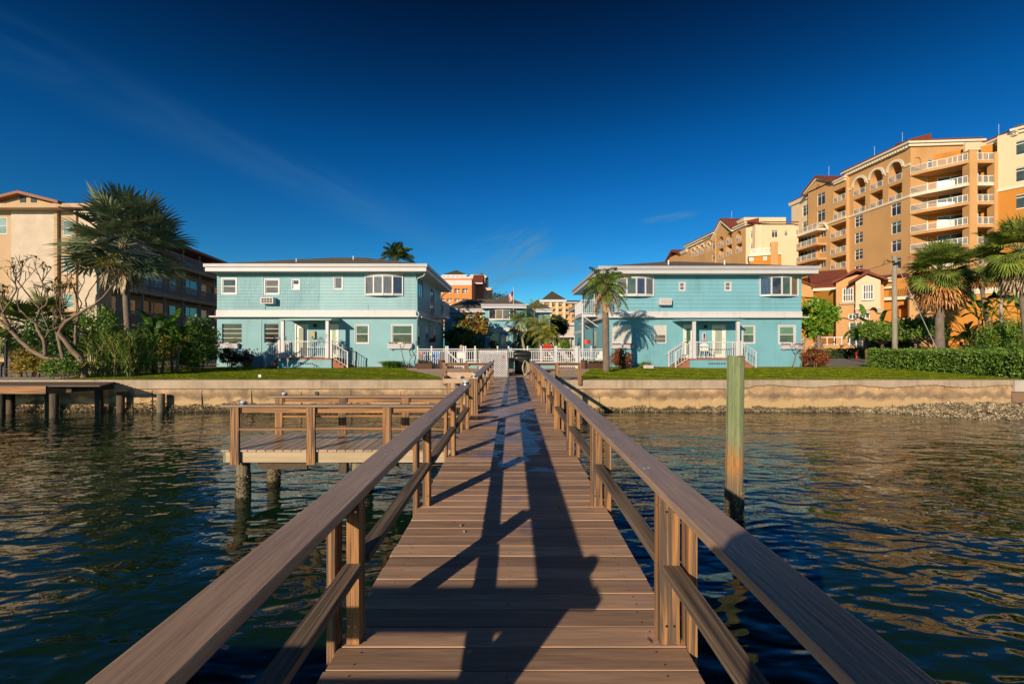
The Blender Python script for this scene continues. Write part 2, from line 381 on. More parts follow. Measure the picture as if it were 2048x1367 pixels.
b = MB(); b.poly([(-90, -70, ZW), (90, -70, ZW), (90, YS + .3, ZW), (-90, YS + .3, ZW)])
tag(b.obj('water', water_mat()), kind='structure')
# ---- ground reaching the horizon
def stain(nt, cur, geo):
    return cur
m_ground = mat('ground_soil', (0.20, 0.17, 0.12), .95, var=.4, vscale=.8, bump=.5, bscale=12, bdist=.03)
b = MB(); b.poly([(-1200, YS + .35, -.075), (1200, YS + .35, -.075), (1200, 2500, -.075), (-1200, 2500, -.075)])
tag(b.obj('ground', m_ground), kind='structure')
m_bed = mat('sea_bed', (0.02, 0.03, 0.02), 1)
b = MB(); b.poly([(-90, -70, -3.2), (90, -70, -3.2), (90, YS + .3, -3.2), (-90, YS + .3, -3.2)]); tag(b.obj('sea_bed', m_bed), kind='structure')
m_lawn = mat('lawn', (0.19, 0.23, 0.012), .95, spec=.1, col2=(0.055, 0.085, 0.005), vscale=2.2, vdetail=8, bump=.9, bscale=70, bdist=.03, ramp=(.35, .65))
m_conc = mat('concrete_path', (0.56, 0.43, 0.32), .9, var=.25, vscale=1.3, bump=.2, bscale=40, bdist=.004)
m_drive = mat('driveway', (0.24, 0.23, 0.22), .92, var=.25, vscale=.9, bump=.25, bscale=60, bdist=.004)
def sheet(name, pts, z, m):
    b = MB(); b.poly([(x, y, z) for x, y in pts]); return tag(b.obj(name, m), kind='structure')
lawnL = [(-17.6, YS + .32), (-2.75, YS + .32), (-2.9, 18.6), (-3.6, 20.4), (-4.6, 22.5), (-5.6, 24.2), (-6.2, 26.6), (-18.2, 26.6), (-19.5, 22.5)]
lawnR = [(2.75, YS + .32), (30, YS + .32), (30, 19), (24.5, 24.5), (23.6, 27.4), (5.6, 26.9), (4.5, 25.6), (3.9, 23.5), (3.1, 20.2), (2.8, 18.6)]
sheet('lawn', lawnL, -.05, m_lawn); sheet('lawn', lawnR, -.05, m_lawn)
sheet('path', [(-6.2, YS + .31), (6.2, YS + .31), (6.4, 27.2), (-6.4, 27.2)], -.062, m_conc)
sheet('patio', [(-5.7, 27.2), (5.8, 27.2), (7.6, 62), (-8.2, 62)], -.045, m_conc)
sheet('driveway', [(18.2, 27.6), (27.5, 27.6), (33.5, 36), (36, 46.0), (17, 44)], -.055, m_drive)
sheet('soil_bed', [(-18.4, 26.4), (-5.7, 26.4), (-5.7, 27.6), (-18.4, 27.6)], -.045, mat('mulch', (0.30, 0.14, 0.07), .95, var=.5, vscale=14, bump=.8, bscale=60, bdist=.02))
sheet('soil_bed', [(5.6, 26.6), (17.9, 26.6), (17.9, 27.6), (5.6, 27.6)], -.045, MATS['mulch'])
sheet('path', [(-60, YS + .33), (-17.7, YS + .33), (-21, 24), (-60, 32)], -.06, mat('shell_gravel', (0.42, 0.38, 0.33), .95, var=.35, vscale=20, bump=.5, bscale=80, bdist=.01))
# grass blades on the lawn: nobody could count them
def inside(poly, P):
    x, y = P[:, 0], P[:, 1]; c = np.zeros(len(P), bool); n = len(poly)
    for i in range(n):
        x1, y1 = poly[i]; x2, y2 = poly[(i + 1) % n]
        t = ((y1 > y) != (y2 > y)) & (x < (x2 - x1) * (y - y1) / (y2 - y1 + 1e-12) + x1); c ^= t
    return c
def grass(poly, n, name='grass'):
    xs = [p[0] for p in poly]; ys = [p[1] for p in poly]
    P = np.stack([npr.uniform(min(xs), max(xs), n), min(ys) + (max(ys) - min(ys)) * npr.uniform(0, 1, n) ** 1.25], 1); P = P[inside(poly, P)]
    k = len(P); a = npr.uniform(0, 2 * np.pi, k); w = npr.uniform(.004, .009, k); h = npr.uniform(.02, .05, k) * (1 + .5 * np.sin(P[:, 0] * 1.7 + P[:, 1] * 2.3))
    d = np.stack([np.cos(a), np.sin(a)], 1) * w[:, None]; ln = np.stack([npr.normal(0, .02, k), npr.normal(0, .02, k)], 1)
    z0 = np.full((k, 1), -.055)
    V = np.concatenate([np.concatenate([P - d, z0], 1)[:, None], np.concatenate([P + d, z0], 1)[:, None], np.concatenate([P + ln, z0 + h[:, None]], 1)[:, None]], 1).reshape(-1, 3)
    mg = mat('grass_blade', (0.25, 0.31, 0.012), .7, spec=.12, col2=(0.075, 0.12, 0.006), vscale=2.5, island=.35, ramp=(.35, .65), trans=.25)
    return tag(quads_obj(name, V, 3, mg), 'short green mown grass covering the lawn', 'grass', kind='stuff')
g1 = grass(lawnL, 130000); g1['label'] = 'short mown green grass in front of the left blue house'
g2 = grass(lawnR, 210000); g2['label'] = 'short mown green grass in front of the right blue house'
# ---- seawall
def seawall_post(nt, cur, geo):
    lk = nt.links.new
    s = N(nt, 'ShaderNodeSeparateXYZ'); lk(geo.outputs['Position'], s.inputs[0])
    nz = N(nt, 'ShaderNodeTexNoise'); nz.inputs['Scale'].default_value = 2.6; nz.inputs['Detail'].default_value = 8; lk(geo.outputs['Position'], nz.inputs['Vector'])
    w = N(nt, 'ShaderNodeMath', operation='MULTIPLY_ADD'); lk(nz.outputs[0], w.inputs[0]); w.inputs[1].default_value = .5; lk(s.outputs[2], w.inputs[2])
    # tidal growth, a band with its own ragged edge
    mr = N(nt, 'ShaderNodeMapRange', interpolation_type='SMOOTHSTEP'); mr.inputs[1].default_value = -.62; mr.inputs[2].default_value = -.50; mr.inputs[3].default_value = 1; mr.inputs[4].default_value = 0; lk(w.outputs[0], mr.inputs[0])
    m1 = N(nt, 'ShaderNodeMix', data_type='RGBA'); lk(mr.outputs[0], m1.inputs[0]); lk(cur, m1.inputs[6]); m1.inputs[7].default_value = (0.44, 0.31, 0.16, 1)
    mr2 = N(nt, 'ShaderNodeMapRange', interpolation_type='SMOOTHSTEP'); mr2.inputs[1].default_value = -.86; mr2.inputs[2].default_value = -.76; mr2.inputs[3].default_value = 1; mr2.inputs[4].default_value = 0; lk(w.outputs[0], mr2.inputs[0])
    m2 = N(nt, 'ShaderNodeMix', data_type='RGBA'); lk(mr2.outputs[0], m2.inputs[0]); lk(m1.outputs[2], m2.inputs[6]); m2.inputs[7].default_value = (0.07, 0.05, 0.03, 1)
    # dark algae band above the growth
    mr3 = N(nt, 'ShaderNodeMapRange', interpolation_type='SMOOTHSTEP'); mr3.inputs[1].default_value = -.50; mr3.inputs[2].default_value = -.42; lk(w.outputs[0], mr3.inputs[0])
    mr4 = N(nt, 'ShaderNodeMapRange', interpolation_type='SMOOTHSTEP'); mr4.inputs[1].default_value = -.36; mr4.inputs[2].default_value = -.16; mr4.inputs[3].default_value = 1; mr4.inputs[4].default_value = 0; lk(w.outputs[0], mr4.inputs[0])
    mm = N(nt, 'ShaderNodeMath', operation='MULTIPLY'); lk(mr3.outputs[0], mm.inputs[0]); lk(mr4.outputs[0], mm.inputs[1])
    mm2 = N(nt, 'ShaderNodeMath', operation='MULTIPLY'); lk(mm.outputs[0], mm2.inputs[0]); mm2.inputs[1].default_value = .6
    m3 = N(nt, 'ShaderNodeMix', data_type='RGBA'); lk(mm2.outputs[0], m3.inputs[0]); lk(m2.outputs[2], m3.inputs[6]); m3.inputs[7].default_value = (0.13, 0.095, 0.06, 1)
    # rust streaks running down from the cap
    vm = N(nt, 'ShaderNodeVectorMath', operation='MULTIPLY'); lk(geo.outputs['Position'], vm.inputs[0]); vm.inputs[1].default_value = (5, 5, .8)
    n3 = N(nt, 'ShaderNodeTexNoise'); n3.inputs['Scale'].default_value = 1.6; n3.inputs['Detail'].default_value = 5; lk(vm.outputs[0], n3.inputs['Vector'])
    z2 = N(nt, 'ShaderNodeMapRange'); z2.inputs[1].default_value = -.62; z2.inputs[2].default_value = -.2; z2.inputs[3].default_value = 0; z2.inputs[4].default_value = .34; lk(s.outputs[2], z2.inputs[0])
    xr = N(nt, 'ShaderNodeMapRange'); xr.inputs[1].default_value = 5; xr.inputs[2].default_value = 11; xr.inputs[3].default_value = -.12; xr.inputs[4].default_value = 0.04; lk(s.outputs[0], xr.inputs[0])
    a = N(nt, 'ShaderNodeMath', operation='ADD'); lk(n3.outputs[0], a.inputs[0]); lk(z2.outputs[0], a.inputs[1])
    a2 = N(nt, 'ShaderNodeMath', operation='ADD'); lk(a.outputs[0], a2.inputs[0]); lk(xr.outputs[0], a2.inputs[1])
    r3 = N(nt, 'ShaderNodeMapRange'); r3.inputs[1].default_value = .83; r3.inputs[2].default_value = .97; r3.inputs[4].default_value = .85; lk(a2.outputs[0], r3.inputs[0])
    m4 = N(nt, 'ShaderNodeMix', data_type='RGBA'); lk(r3.outputs[0], m4.inputs[0]); lk(m3.outputs[2], m4.inputs[6]); m4.inputs[7].default_value = (0.42, 0.16, 0.03, 1)
    return m4.outputs[2]
m_wall = mat('seawall_concrete', (0.54, 0.37, 0.21), .92, col2=(0.22, 0.15, 0.095), vscale=2.4, vdetail=12, island=.12, bump=.8, bscale=14, bdist=.03, post=seawall_post)
m_cap = mat('seawall_cap', (0.44, 0.35, 0.26), .92, post=streaks(.6, 1.5), col2=(0.30, 0.24, 0.18), vscale=1.8, vdetail=9, bump=.5, bscale=20, bdist=.01)
sw = thing('seawall', 'long stained concrete seawall with tidal growth below the lawns', 'seawall', (0, YS + .2, ZW))
b = MB(); r2 = random.Random(3)
x = -40.0
while x < 19.2:
    w = 1.88; b.box(x + .012, x + w - .012, YS + .05, YS + .33, -2.6, -.20); x += w
b.obj('wall_panel', m_wall, sw)
for i in range(32):    # battered joint ribs where the slabs meet
    b = MB()
    x = -39.99 + 1.88 * i
    if x > 19: break
    w0, w1 = .03, (.07 if x < 8 else .17)
    b.poly([(x - w1, YS - .03, -1.1), (x + w1, YS - .03, -1.1), (x + w0, YS + .03, -.45), (x - w0, YS + .03, -.45)])
    b.poly([(x - w1, YS - .03, -1.1), (x - w0, YS + .03, -.45), (x - w0, YS + .06, -.37), (x - w1, YS + .06, -1.1)])
    b.poly([(x + w1, YS - .03, -1.1), (x + w1, YS + .06, -1.1), (x + w0, YS + .06, -.37), (x + w0, YS + .03, -.45)])
    b.poly([(x - w0, YS + .03, -.45), (x + w0, YS + .03, -.45), (x + w0, YS + .047, -.37), (x - w0, YS + .047, -.37)])
    b.obj('joint_rib', m_wall, sw)
# cap beam: straight on the left, its lower edge broken away on the right
b = MB(); b.box(-40, 8.0, YS - .04, YS + .34, -.352, -.02); b.obj('cap_beam', m_cap, sw, bevel=.015)
b = MB(); n = 110; xs = [8.0 + 10.9 * i / n for i in range(n + 1)]; zl = []
for x in xs: zl.append(-.352 + .10 * min(1, max(0, (x - 8.6) / .6)) + .045 * math.sin(x * 2.1) * (x > 9) + r2.uniform(-.012, .012) * (x > 9))
for i in range(n):
    x0, x1, a, c = xs[i], xs[i + 1], zl[i], zl[i + 1]
    b.poly([(x0, YS - .04, a), (x1, YS - .04, c), (x1, YS - .04, -.02), (x0, YS - .04, -.02)])
    b.poly([(x0, YS - .04, -.02), (x1, YS - .04, -.02), (x1, YS + .34, -.02), (x0, YS + .34, -.02)])
    b.poly([(x0, YS - .04, a), (x0, YS + .2, a), (x1, YS + .2, c), (x1, YS - .04, c)])
b.poly([(18.9, YS - .04, -.02), (18.9, YS - .04, -.3), (18.9, YS + .34, -.3), (18.9, YS + .34, -.02)])
b.obj('cap_beam', m_cap, sw)
b = MB(); b.tube([(-7.4, YS + .0, -.52), (-7.4, YS + .1, -.52)], .07, 12); b.obj('drain_pipe', mat('black_plastic', (0.01, 0.01, 0.012), .5), sw)
sw2 = thing('seawall', 'newer pale seawall section with rust brown face at the far right', 'seawall', (25, YS + .2, ZW))
b = MB(); b.box(18.92, 60, YS - .1, YS + .34, -.46, -.02); b.obj('cap_beam', mat('new_concrete', (0.46, 0.42, 0.36), .85, var=.15, vscale=3, bump=.2), sw2, bevel=.015)
b = MB(); b.box(18.92, 60, YS + .0, YS + .3, -2.6, -.462); b.obj('wall_panel', mat('rust_face', (0.26, 0.12, 0.065), .9, col2=(0.20, 0.15, 0.10), vscale=3, vdetail=9, bump=.7, bdist=.03), sw2)
# ---- oyster growth and shell bank (stuff)
m_oys = mat('oyster', (0.34, 0.27, 0.17), .85, col2=(0.10, 0.08, 0.05), vscale=9, island=.6, ramp=(.35, .65))
def shells(P, size, name, m, label):
    k = len(P); V = np.zeros((k, 4, 3)); a = npr.normal(0, 1, (k, 3)); a /= np.linalg.norm(a, axis=1)[:, None]
    c = np.cross(a, npr.normal(0, 1, (k, 3))); c /= np.linalg.norm(c, axis=1)[:, None]; s = size * npr.uniform(.5, 1.4, (k, 1))
    V[:, 0] = P - a * s; V[:, 1] = P - c * s * .5; V[:, 2] = P + a * s; V[:, 3] = P + c * s * .55 
    return tag(quads_obj(name, V.reshape(-1, 3), 4, m), label, 'oyster shells', kind='stuff')
k = 26000; xs = npr.uniform(-22, 19, k); hh = npr.uniform(0, 1, k) ** 1.4
top = -.86 - .17 * (xs > 3) + .06 * np.sin(xs * 1.7) + .05 * np.sin(xs * 4.1)
P = np.stack([xs, YS + .02 - .13 * (1 - hh) - npr.uniform(0, .05, k), ZW - .03 + (top - ZW) * hh], 1)
shells(P, .028, 'oysters', m_oys, 'crust of oysters along the foot of the seawall')
# bank of shells at right
b = MB(); nx, ny = 90, 16; idx = {}
def bank(x, t):
    w = max(0, min(1, (x - 12.2) / 4.5)) ; w = w * w * (3 - 2 * w); reach = .10 + 2.1 * w
    y = YS + .02 - reach * t; z = ZW - .06 + (.07 + .31 * w) * (1 - t) ** 1.1 + (.003 + .017 * w) * math.sin(x * 5 + t * 9) + .015 * math.sin(x * 13 + t * 5)
    return (x, y + .05 * math.sin(x * 2.3), z)
for i in range(nx):
    for j in range(ny):
        x0, x1 = 5 + 22 * i / nx, 5 + 22 * (i + 1) / nx; t0, t1 = j / ny, (j + 1) / ny
        b.poly([bank(x0, t0), bank(x0, t1), bank(x1, t1), bank(x1, t0)])
tag(b.obj('shell_bank', m_oys, smooth=False), 'low bank of oyster shells at the foot of the seawall, right', 'shell bank', kind='stuff')
k = 34000; xs = 5.5 + 21.5 * npr.uniform(0, 1, k) ** .6; ts = npr.uniform(0, 1.0, k)
P = np.array([bank(x, t) for x, t in zip(xs, ts)]) + np.stack([npr.normal(0, .02, k), npr.normal(0, .02, k), npr.uniform(0, .035, k)], 1)
shells(P[ts < 1.2], .036, 'loose_shells', mat('loose_shell', (0.50, 0.42, 0.28), .8, col2=(0.09, 0.07, 0.045), vscale=5, island=.7, ramp=(.35, .65)), 'loose oyster shells heaped on the bank at right')
# ================================================================ PIER
def nails(nt, cur, geo): return cur
def deck_post(nt, cur, geo):
    """wet patch in the middle of the pier: darker and glossy"""
    lk = nt.links.new; p = nt.nodes['Principled BSDF']
    mp = N(nt, 'ShaderNodeMapping'); mp.inputs['Location'].default_value = (-.02 * .0, 0, 0); lk(geo.outputs['Position'], mp.inputs['Vector'])
    s = N(nt, 'ShaderNodeSeparateXYZ'); lk(mp.outputs[0], s.inputs[0])
    nz = N(nt, 'ShaderNodeTexNoise'); nz.inputs['Scale'].default_value = 2.4; nz.inputs['Detail'].default_value = 4; nz.inputs['Distortion'].default_value = .5; lk(geo.outputs['Position'], nz.inputs['Vector'])
    ym = N(nt, 'ShaderNodeMapRange', interpolation_type='SMOOTHSTEP'); ym.inputs[1].default_value = 2.6; ym.inputs[2].default_value = 7; ym.inputs[3].default_value = -.12; ym.inputs[4].default_value = .12; lk(s.outputs[1], ym.inputs[0])
    ax = N(nt, 'ShaderNodeMath', operation='ABSOLUTE'); lk(s.outputs[0], ax.inputs[0])
    xm = N(nt, 'ShaderNodeMapRange'); xm.inputs[1].default_value = .1; xm.inputs[2].default_value = .75; xm.inputs[3].default_value = 0; xm.inputs[4].default_value = .16; lk(ax.outputs[0], xm.inputs[0])
    a = N(nt, 'ShaderNodeMath', operation='ADD'); lk(nz.outputs[0], a.inputs[0]); lk(ym.outputs[0], a.inputs[1])
    d = N(nt, 'ShaderNodeMath', operation='SUBTRACT'); lk(a.outputs[0], d.inputs[0]); lk(xm.outputs[0], d.inputs[1])
    w = N(nt, 'ShaderNodeMapRange', interpolation_type='SMOOTHSTEP'); w.inputs[1].default_value = .50; w.inputs[2].default_value = .60; lk(d.outputs[0], w.inputs[0])
    rr = N(nt, 'ShaderNodeMapRange'); rr.inputs[3].default_value = .6; rr.inputs[4].default_value = .26; lk(w.outputs[0], rr.inputs[0]); lk(rr.outputs[0], p.inputs['Roughness'])
    mx = N(nt, 'ShaderNodeMix', data_type='RGBA'); mx.blend_type = 'MULTIPLY'; ww = N(nt, 'ShaderNodeMath', operation='MULTIPLY'); lk(w.outputs[0], ww.inputs[0]); ww.inputs[1].default_value = .8
    lk(ww.outputs[0], mx.inputs[0]); lk(cur, mx.inputs[6]); mx.inputs[7].default_value = (.68, .66, .66, 1)
    return mx.outputs[2]
m_deck = mat('deck_board', (0.52, 0.335, 0.225), .6, col2=(0.31, 0.20, 0.135), vscale=2.2, vdetail=9, axis='X', stretch=12, island=.28, bump=.35, bscale=7, bdist=.0035, post=deck_post)
m_capb = mat('cap_board', (0.45, 0.31, 0.22), .38, col2=(0.30, 0.205, 0.15), vscale=3.0, vdetail=9, axis='Y', stretch=14, island=.10, bump=.5, bscale=6, bdist=.004)
m_capx = mat('cap_board_x', (0.27, 0.18, 0.125), .5, col2=(0.20, 0.13, 0.095), vscale=3.0, vdetail=9, axis='X', stretch=14, island=.12, bump=.4, bscale=6, bdist=.003)
m_post = mat('post_wood', (0.42, 0.205, 0.075), .8, col2=(0.10, 0.07, 0.052), vscale=1.2, vdetail=8, axis='Z', stretch=34, island=.28, bump=.9, bscale=4, bdist=.008, ramp=(.42, .57))
m_rail = mat('rail_wood', (0.24, 0.17, 0.12), .8, col2=(0.06, 0.048, 0.040), vscale=1.0, vdetail=10, axis='Y', stretch=60, island=.2, bump=.9, bscale=3, bdist=.006, ramp=(.38, .64))
m_railx = mat('rail_wood_x', (0.40, 0.19, 0.07), .8, col2=(0.11, 0.07, 0.045), vscale=1.0, vdetail=8, axis='X', stretch=34, island=.25, bump=.6, bscale=3, bdist=.005, ramp=(.38, .64))
m_fasc = mat('fascia_wood', (0.50, 0.40, 0.27), .85, col2=(0.36, 0.28, 0.18), vscale=1.0, vdetail=9, axis='X', stretch=15, island=.15, bump=.4, bscale=3, bdist=.004)
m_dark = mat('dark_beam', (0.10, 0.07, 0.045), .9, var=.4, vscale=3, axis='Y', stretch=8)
m_steel = mat('steel', (0.55, 0.55, 0.56), .25, metal=1.0)
m_lens = mat('lamp_lens', (0.55, 0.56, 0.55), .12, spec=.8)
pier = thing('pier', 'long brown boardwalk pier with wooden handrails leading to the lawn', 'pier', (0, 8, 0))
b = MB(); y = -2.92; YE = 18.35; PW = .775
r2 = random.Random(11)
while y < YE:
    j = r2.uniform(-.006, .006); b.box(-PW + j, PW + j + r2.uniform(-.005, .005), y + .0025, y + .1425, -.032, r2.uniform(-.0012, .0012)); y += .1455
b.obj('deck', m_deck, pier, bevel=.004)
b = MB()   # screw heads, two per board end
y = -2.92
while y < 10:
    for sx in (-.66, -.02, .64):
        for dy in (.035, .11):
            if abs(sx) < .1 and r2.random() < .4: continue
            px_, py_ = sx + r2.uniform(-.012, .012), y + dy + r2.uniform(-.006, .006)
            b.poly([(px_ + .0042 * math.cos(t), py_ + .0042 * math.sin(t), .0016) for t in [i * math.pi / 4 for i in range(8)]])
    y += .1455
b.obj('screw', mat('screw_head', (0.05, 0.04, 0.035), .5, metal=.5), pier)
b = MB()
for sx in (-1, 1): b.box(min(sx * .60, sx * .64), max(sx * .60, sx * .64), -2.9, YS, -.24, -.034); b.box(min(sx * .70, sx * .735), max(sx * .70, sx * .735), -2.9, YS, -.24, -.034)
b.box(-.02, .02, -2.9, YS, -.24, -.034)
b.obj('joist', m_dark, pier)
m_pile = mat('pile_wood', (0.23, 0.20, 0.13), .9, col2=(0.12, 0.09, 0.06), vscale=2, axis='Z', stretch=10, bump=.8, bscale=5, bdist=.012)
for yy in (.4, 3.8, 7.2, 10.6, 14.0):
    for sx in (-1, 1):
        q = MB(); q.tube([(sx * .52, yy, -2.6), (sx * .52, yy, -.25)], .11, 12); q.obj('piling', m_pile, pier, smooth=True)
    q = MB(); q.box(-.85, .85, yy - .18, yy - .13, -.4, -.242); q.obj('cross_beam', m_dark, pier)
postY = {}
CT, CB = .705, .667
def handrail(sx, ya, yb, posts, capend=0.12):
    q = MB()
    a, c = (.655, .815)
    x0, x1 = (a, c) if sx > 0 else (-c, -a)
    q.box(x0, x1, ya - capend, yb + capend, CB, CT)
    q.obj('handrail', m_capb, pier, bevel=.006)
    for yy in posts:
        q = MB()
        if sx > 0: q.box(.663, .752, yy - .045, yy + .045, -.03 + .032, CB - .002)
        else: q.box(-.742, -.684, yy - .045, yy + .045, .002, CB - .002)
        q.obj('post', m_post, pier, bevel=.005)
        q = MB()
        if sx > 0: q.box(.7765, .815, yy - .085, yy + .005, -.27, CB - .10)
        else: q.box(-.815, -.7765, yy - .085, yy + .005, -.27, CB - .10)
        q.obj('outer_post', m_post, pier, bevel=.004)
        if yy < 9:    # galvanised screw heads where rails meet the post
            q = MB(); xs_ = (.69, .725) if sx > 0 else (-.73, -.70)
            for x_ in xs_:
                for z_ in (.09, .335, .60): q.tube([(x_, yy - .0455, z_), (x_ + .001, yy - .049, z_)], .006, 8)
            for y_ in (-.02, .02): q.tube([(sx * (.6628 if sx > 0 else .6838), yy + y_, .62), (sx * (.658 if sx > 0 else .680), yy + y_, .62)], .006, 8)
            q.obj('screws', m_steel, pier)
    for p0, p1 in zip(posts, posts[1:]):
        j = r2.uniform(-.01, .01)
        q = MB(); u0, u1 = (.672, .752) if sx > 0 else (-.745, -.667)
        q.box(u0, u1, p0 + .048, p1 - .048, .325 + j, .363 + j); q.obj('mid_rail', m_rail, pier, bevel=.004)
    v0, v1 = (.7535, .7755) if sx > 0 else (-.7755, -.7435)
    q = MB(); q.box(v0, v1, ya, yb, CB - .092, CB - .003); q.obj('sub_rail', m_rail, pier, bevel=.003)
PR = [.60, 2.08, 3.82, 5.52, 7.22, 8.85, 10.45, 12.0, 13.6, 15.2, 16.85]
handrail(1, .45, 16.95, [.42] + PR[1:])
handrail(-1, .62, 7.22, [y for y in PR if y < 7.5])
handrail(-1, 8.9, 16.95, [8.95, 9.6, 10.45, 12.0, 13.6, 15.2, 16.85])
q = MB(); r6 = random.Random(4)    # bird droppings on the rails
for (cx6, cy6) in ((.72, 3.1), (.75, 5.0), (-.73, 2.7), (-.72, 4.9), (.73, 7.9), (-.71, 6.3), (.70, 2.35)):
    for k in range(r6.randint(1, 3)):
        ox, oy, rr6 = cx6 + r6.gauss(0, .02), cy6 + r6.gauss(0, .06), r6.uniform(.004, .013)
        q.poly([(ox + rr6 * r6.uniform(.6, 1.3) * math.cos(a * .785), oy + rr6 * r6.uniform(.8, 2.4) * math.sin(a * .785), CT + .0012) for a in range(8)])
q.obj('droppings', mat('dropping_white', (0.6, 0.6, 0.56), .8), pier)['kind'] = 'stuff'
# bench-high double newel where the side dock branches off
q = MB(); q.box(-.835, -.745, 8.72, 8.86, -.3, CB - .003); q.box(-.735, -.655, 8.72, 8.86, -.3 + .3, CB - .003); q.obj('newel_post', m_post, pier, bevel=.005)
def caplight(x, y, z, parent, r=.052):
    q = MB(); q.tube([(x, y, z), (x, y, z + .012), (x, y, z + .034)], [r * 1.18, r * 1.18, r], 16); l = q.obj('post_light', m_steel, parent, smooth=False)
    q = MB(); q.tube([(x, y, z + .03), (x, y, z + .05), (x, y, z + .062), (x, y, z + .066)], [r * .98, r * .92, r * .55, r * .05], 16); q.obj('lens', m_lens, l, smooth=True)
caplight(-.70, .69, CT, pier); caplight(-.735, 7.26, CT, pier); caplight(-.735, 8.86, CT, pier); caplight(-.735, 16.9, CT, pier); caplight(.735, 16.9, CT, pier)
# guard rails along the seawall at the shore end of the pier
for sx in (-1, 1):
    t = thing('guard_rail', ('brown guard rail on the seawall left of the pier end' if sx < 0 else 'brown guard rail on the seawall right of the pier end'), 'guard rail', (sx * 1.7, YS - .1, 0), 'guard rails on the seawall')
    q = MB(); a, c = sorted((sx * .83, sx * 2.62)); q.box(a, c, YS - .2, YS - .04, .60, .638); q.obj('handrail', m_capx, t, bevel=.004)
    for xx in (1.62, 2.48):
        q = MB(); a, c = sorted((sx * xx, sx * (xx + .12))); q.box(a, c, YS - .17, YS - .08, -.2 if xx > 2 else -.1, .598); q.obj('post', m_post, t, bevel=.004)
    q = MB(); a, c = sorted((sx * .83, sx * 2.56)); q.box(a, c, YS - .079, YS - .045, .52, .597); q.obj('sub_rail', m_railx, t)
    q = MB(); a, c = sorted((sx * .83, sx * 2.48)); q.box(a, c, YS - .077, YS - .05, .27, .31); q.obj('mid_rail', m_railx, t)
# ---- fish cleaning table by the left guard rail
t = thing('cleaning_table', 'tan fish cleaning table with raised rim beside the pier end', 'cleaning table', (-1.9, 16.4, 0))
m_tan = mat('tan_board', (0.46, 0.32, 0.22), .6, var=.15, vscale=4)
q = MB(); x0, x1, y0, y1 = -2.38, -1.42, 15.9, 16.75; q.box(x0, x1, y0, y1, .06, .09); q.box(x0, x1, y0 - .025, y0 - .001, -.03, .13); q.box(x0, x1, y1 + .001, y1 + .025, -.03, .30); q.box(x0 - .025, x0 - .001, y0, y1, -.03, .2); q.box(x1 + .001, x1 + .025, y0, y1, -.03, .2); q.obj('table_top', m_tan, t, bevel=.003)
for xx, yy in ((-2.28, 15.98), (-1.98, 15.98), (-1.5, 15.98), (-2.28, 16.66), (-1.5, 16.66)):
    q = MB(); q.box(xx - .03, xx + .03, yy - .03, yy + .03, ZW - .5, .058); q.obj('leg', m_post, t)
q = MB(); q.box(-1.78, -1.5, 15.86, 15.9 - .03, -.22, -.04); q.obj('white_panel', mat('white_plastic', (0.75, 0.74, 0.70), .4), t)
q = MB(); q.prism([(16.3, .092), (16.6, .092), (16.6, .2)], -1.98, -1.86); q.obj('cutting_wedge', MATS['white_plastic'], t)
# ---- side dock: lower platform left of the pier
ZD = -.37
sd = thing('side_dock', 'lower wooden side dock with rails on barnacled pilings, left of pier', 'dock', (-2.7, 8, ZD))
m_deck2 = mat('dock_board', (0.42, 0.29, 0.21), .36, col2=(0.28, 0.19, 0.14), vscale=2.0, vdetail=8, axis='Y', stretch=9, island=.25, bump=.3, bscale=7, bdist=.003)
q = MB(); x = -4.72
while x < -.92: q.box(x + .004, x + .138, 7.37, 8.72, ZD - .03, ZD + r2.uniform(-.001, .001)); x += .1445
q.obj('deck', m_deck2, sd, bevel=.003)
q = MB(); q.box(-4.66, -.85, 7.40, 7.44, ZD - .21, ZD - .032); q.obj('fascia_board', m_fasc, sd, bevel=.003)
q = MB(); q.box(-4.66, -.85, 8.64, 8.68, ZD - .21, ZD - .032); q.obj('fascia_board', m_fasc, sd, bevel=.003)
q = MB(); q.box(-4.70, -4.661, 7.40, 8.68, ZD - .21, ZD - .032); q.obj('fascia_board', mat('green_board', (0.22, 0.24, 0.12), .9, var=.3), sd)
q = MB()
for yy in (7.7, 8.0, 8.3): q.box(-4.66, -.85, yy, yy + .04, ZD - .2, ZD - .034)
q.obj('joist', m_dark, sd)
CZ = ZD + .70
def side_rail(y, xs, x0, lightx, front):
    q = MB(); q.box(x0, -.82, y - .07, y + .07, CZ, CZ + .034); q.obj('handrail', m_capx, sd, bevel=.004)
    for xx in xs:
        q = MB(); q.box(xx - .07, xx + .07, y - .045, y + .0, ZD - (.235 if front else .02), CZ - .002); q.obj('post', m_post, sd, bevel=.004)
    e = xs + [-.86]
    for a, c in zip(e, e[1:]):
        q = MB(); q.box(a + .072, c - .072, y + .003, y + .035, CZ - .10, CZ - .004); q.obj('sub_rail', m_railx, sd)
        j = r2.uniform(-.01, .01)
        q = MB(); q.box(a + .072, c - .072, y - .035, y + .03, ZD + .325 + j, ZD + .362 + j); q.obj('mid_rail', m_railx, sd, bevel=.003)
    caplight(lightx, y, CZ + .034, sd)
side_rail(7.385, [-4.48, -3.25, -2.02], -4.70, -4.36, True)
side_rail(8.66, [-4.42, -3.22, -2.02], -4.63, -4.33, False)
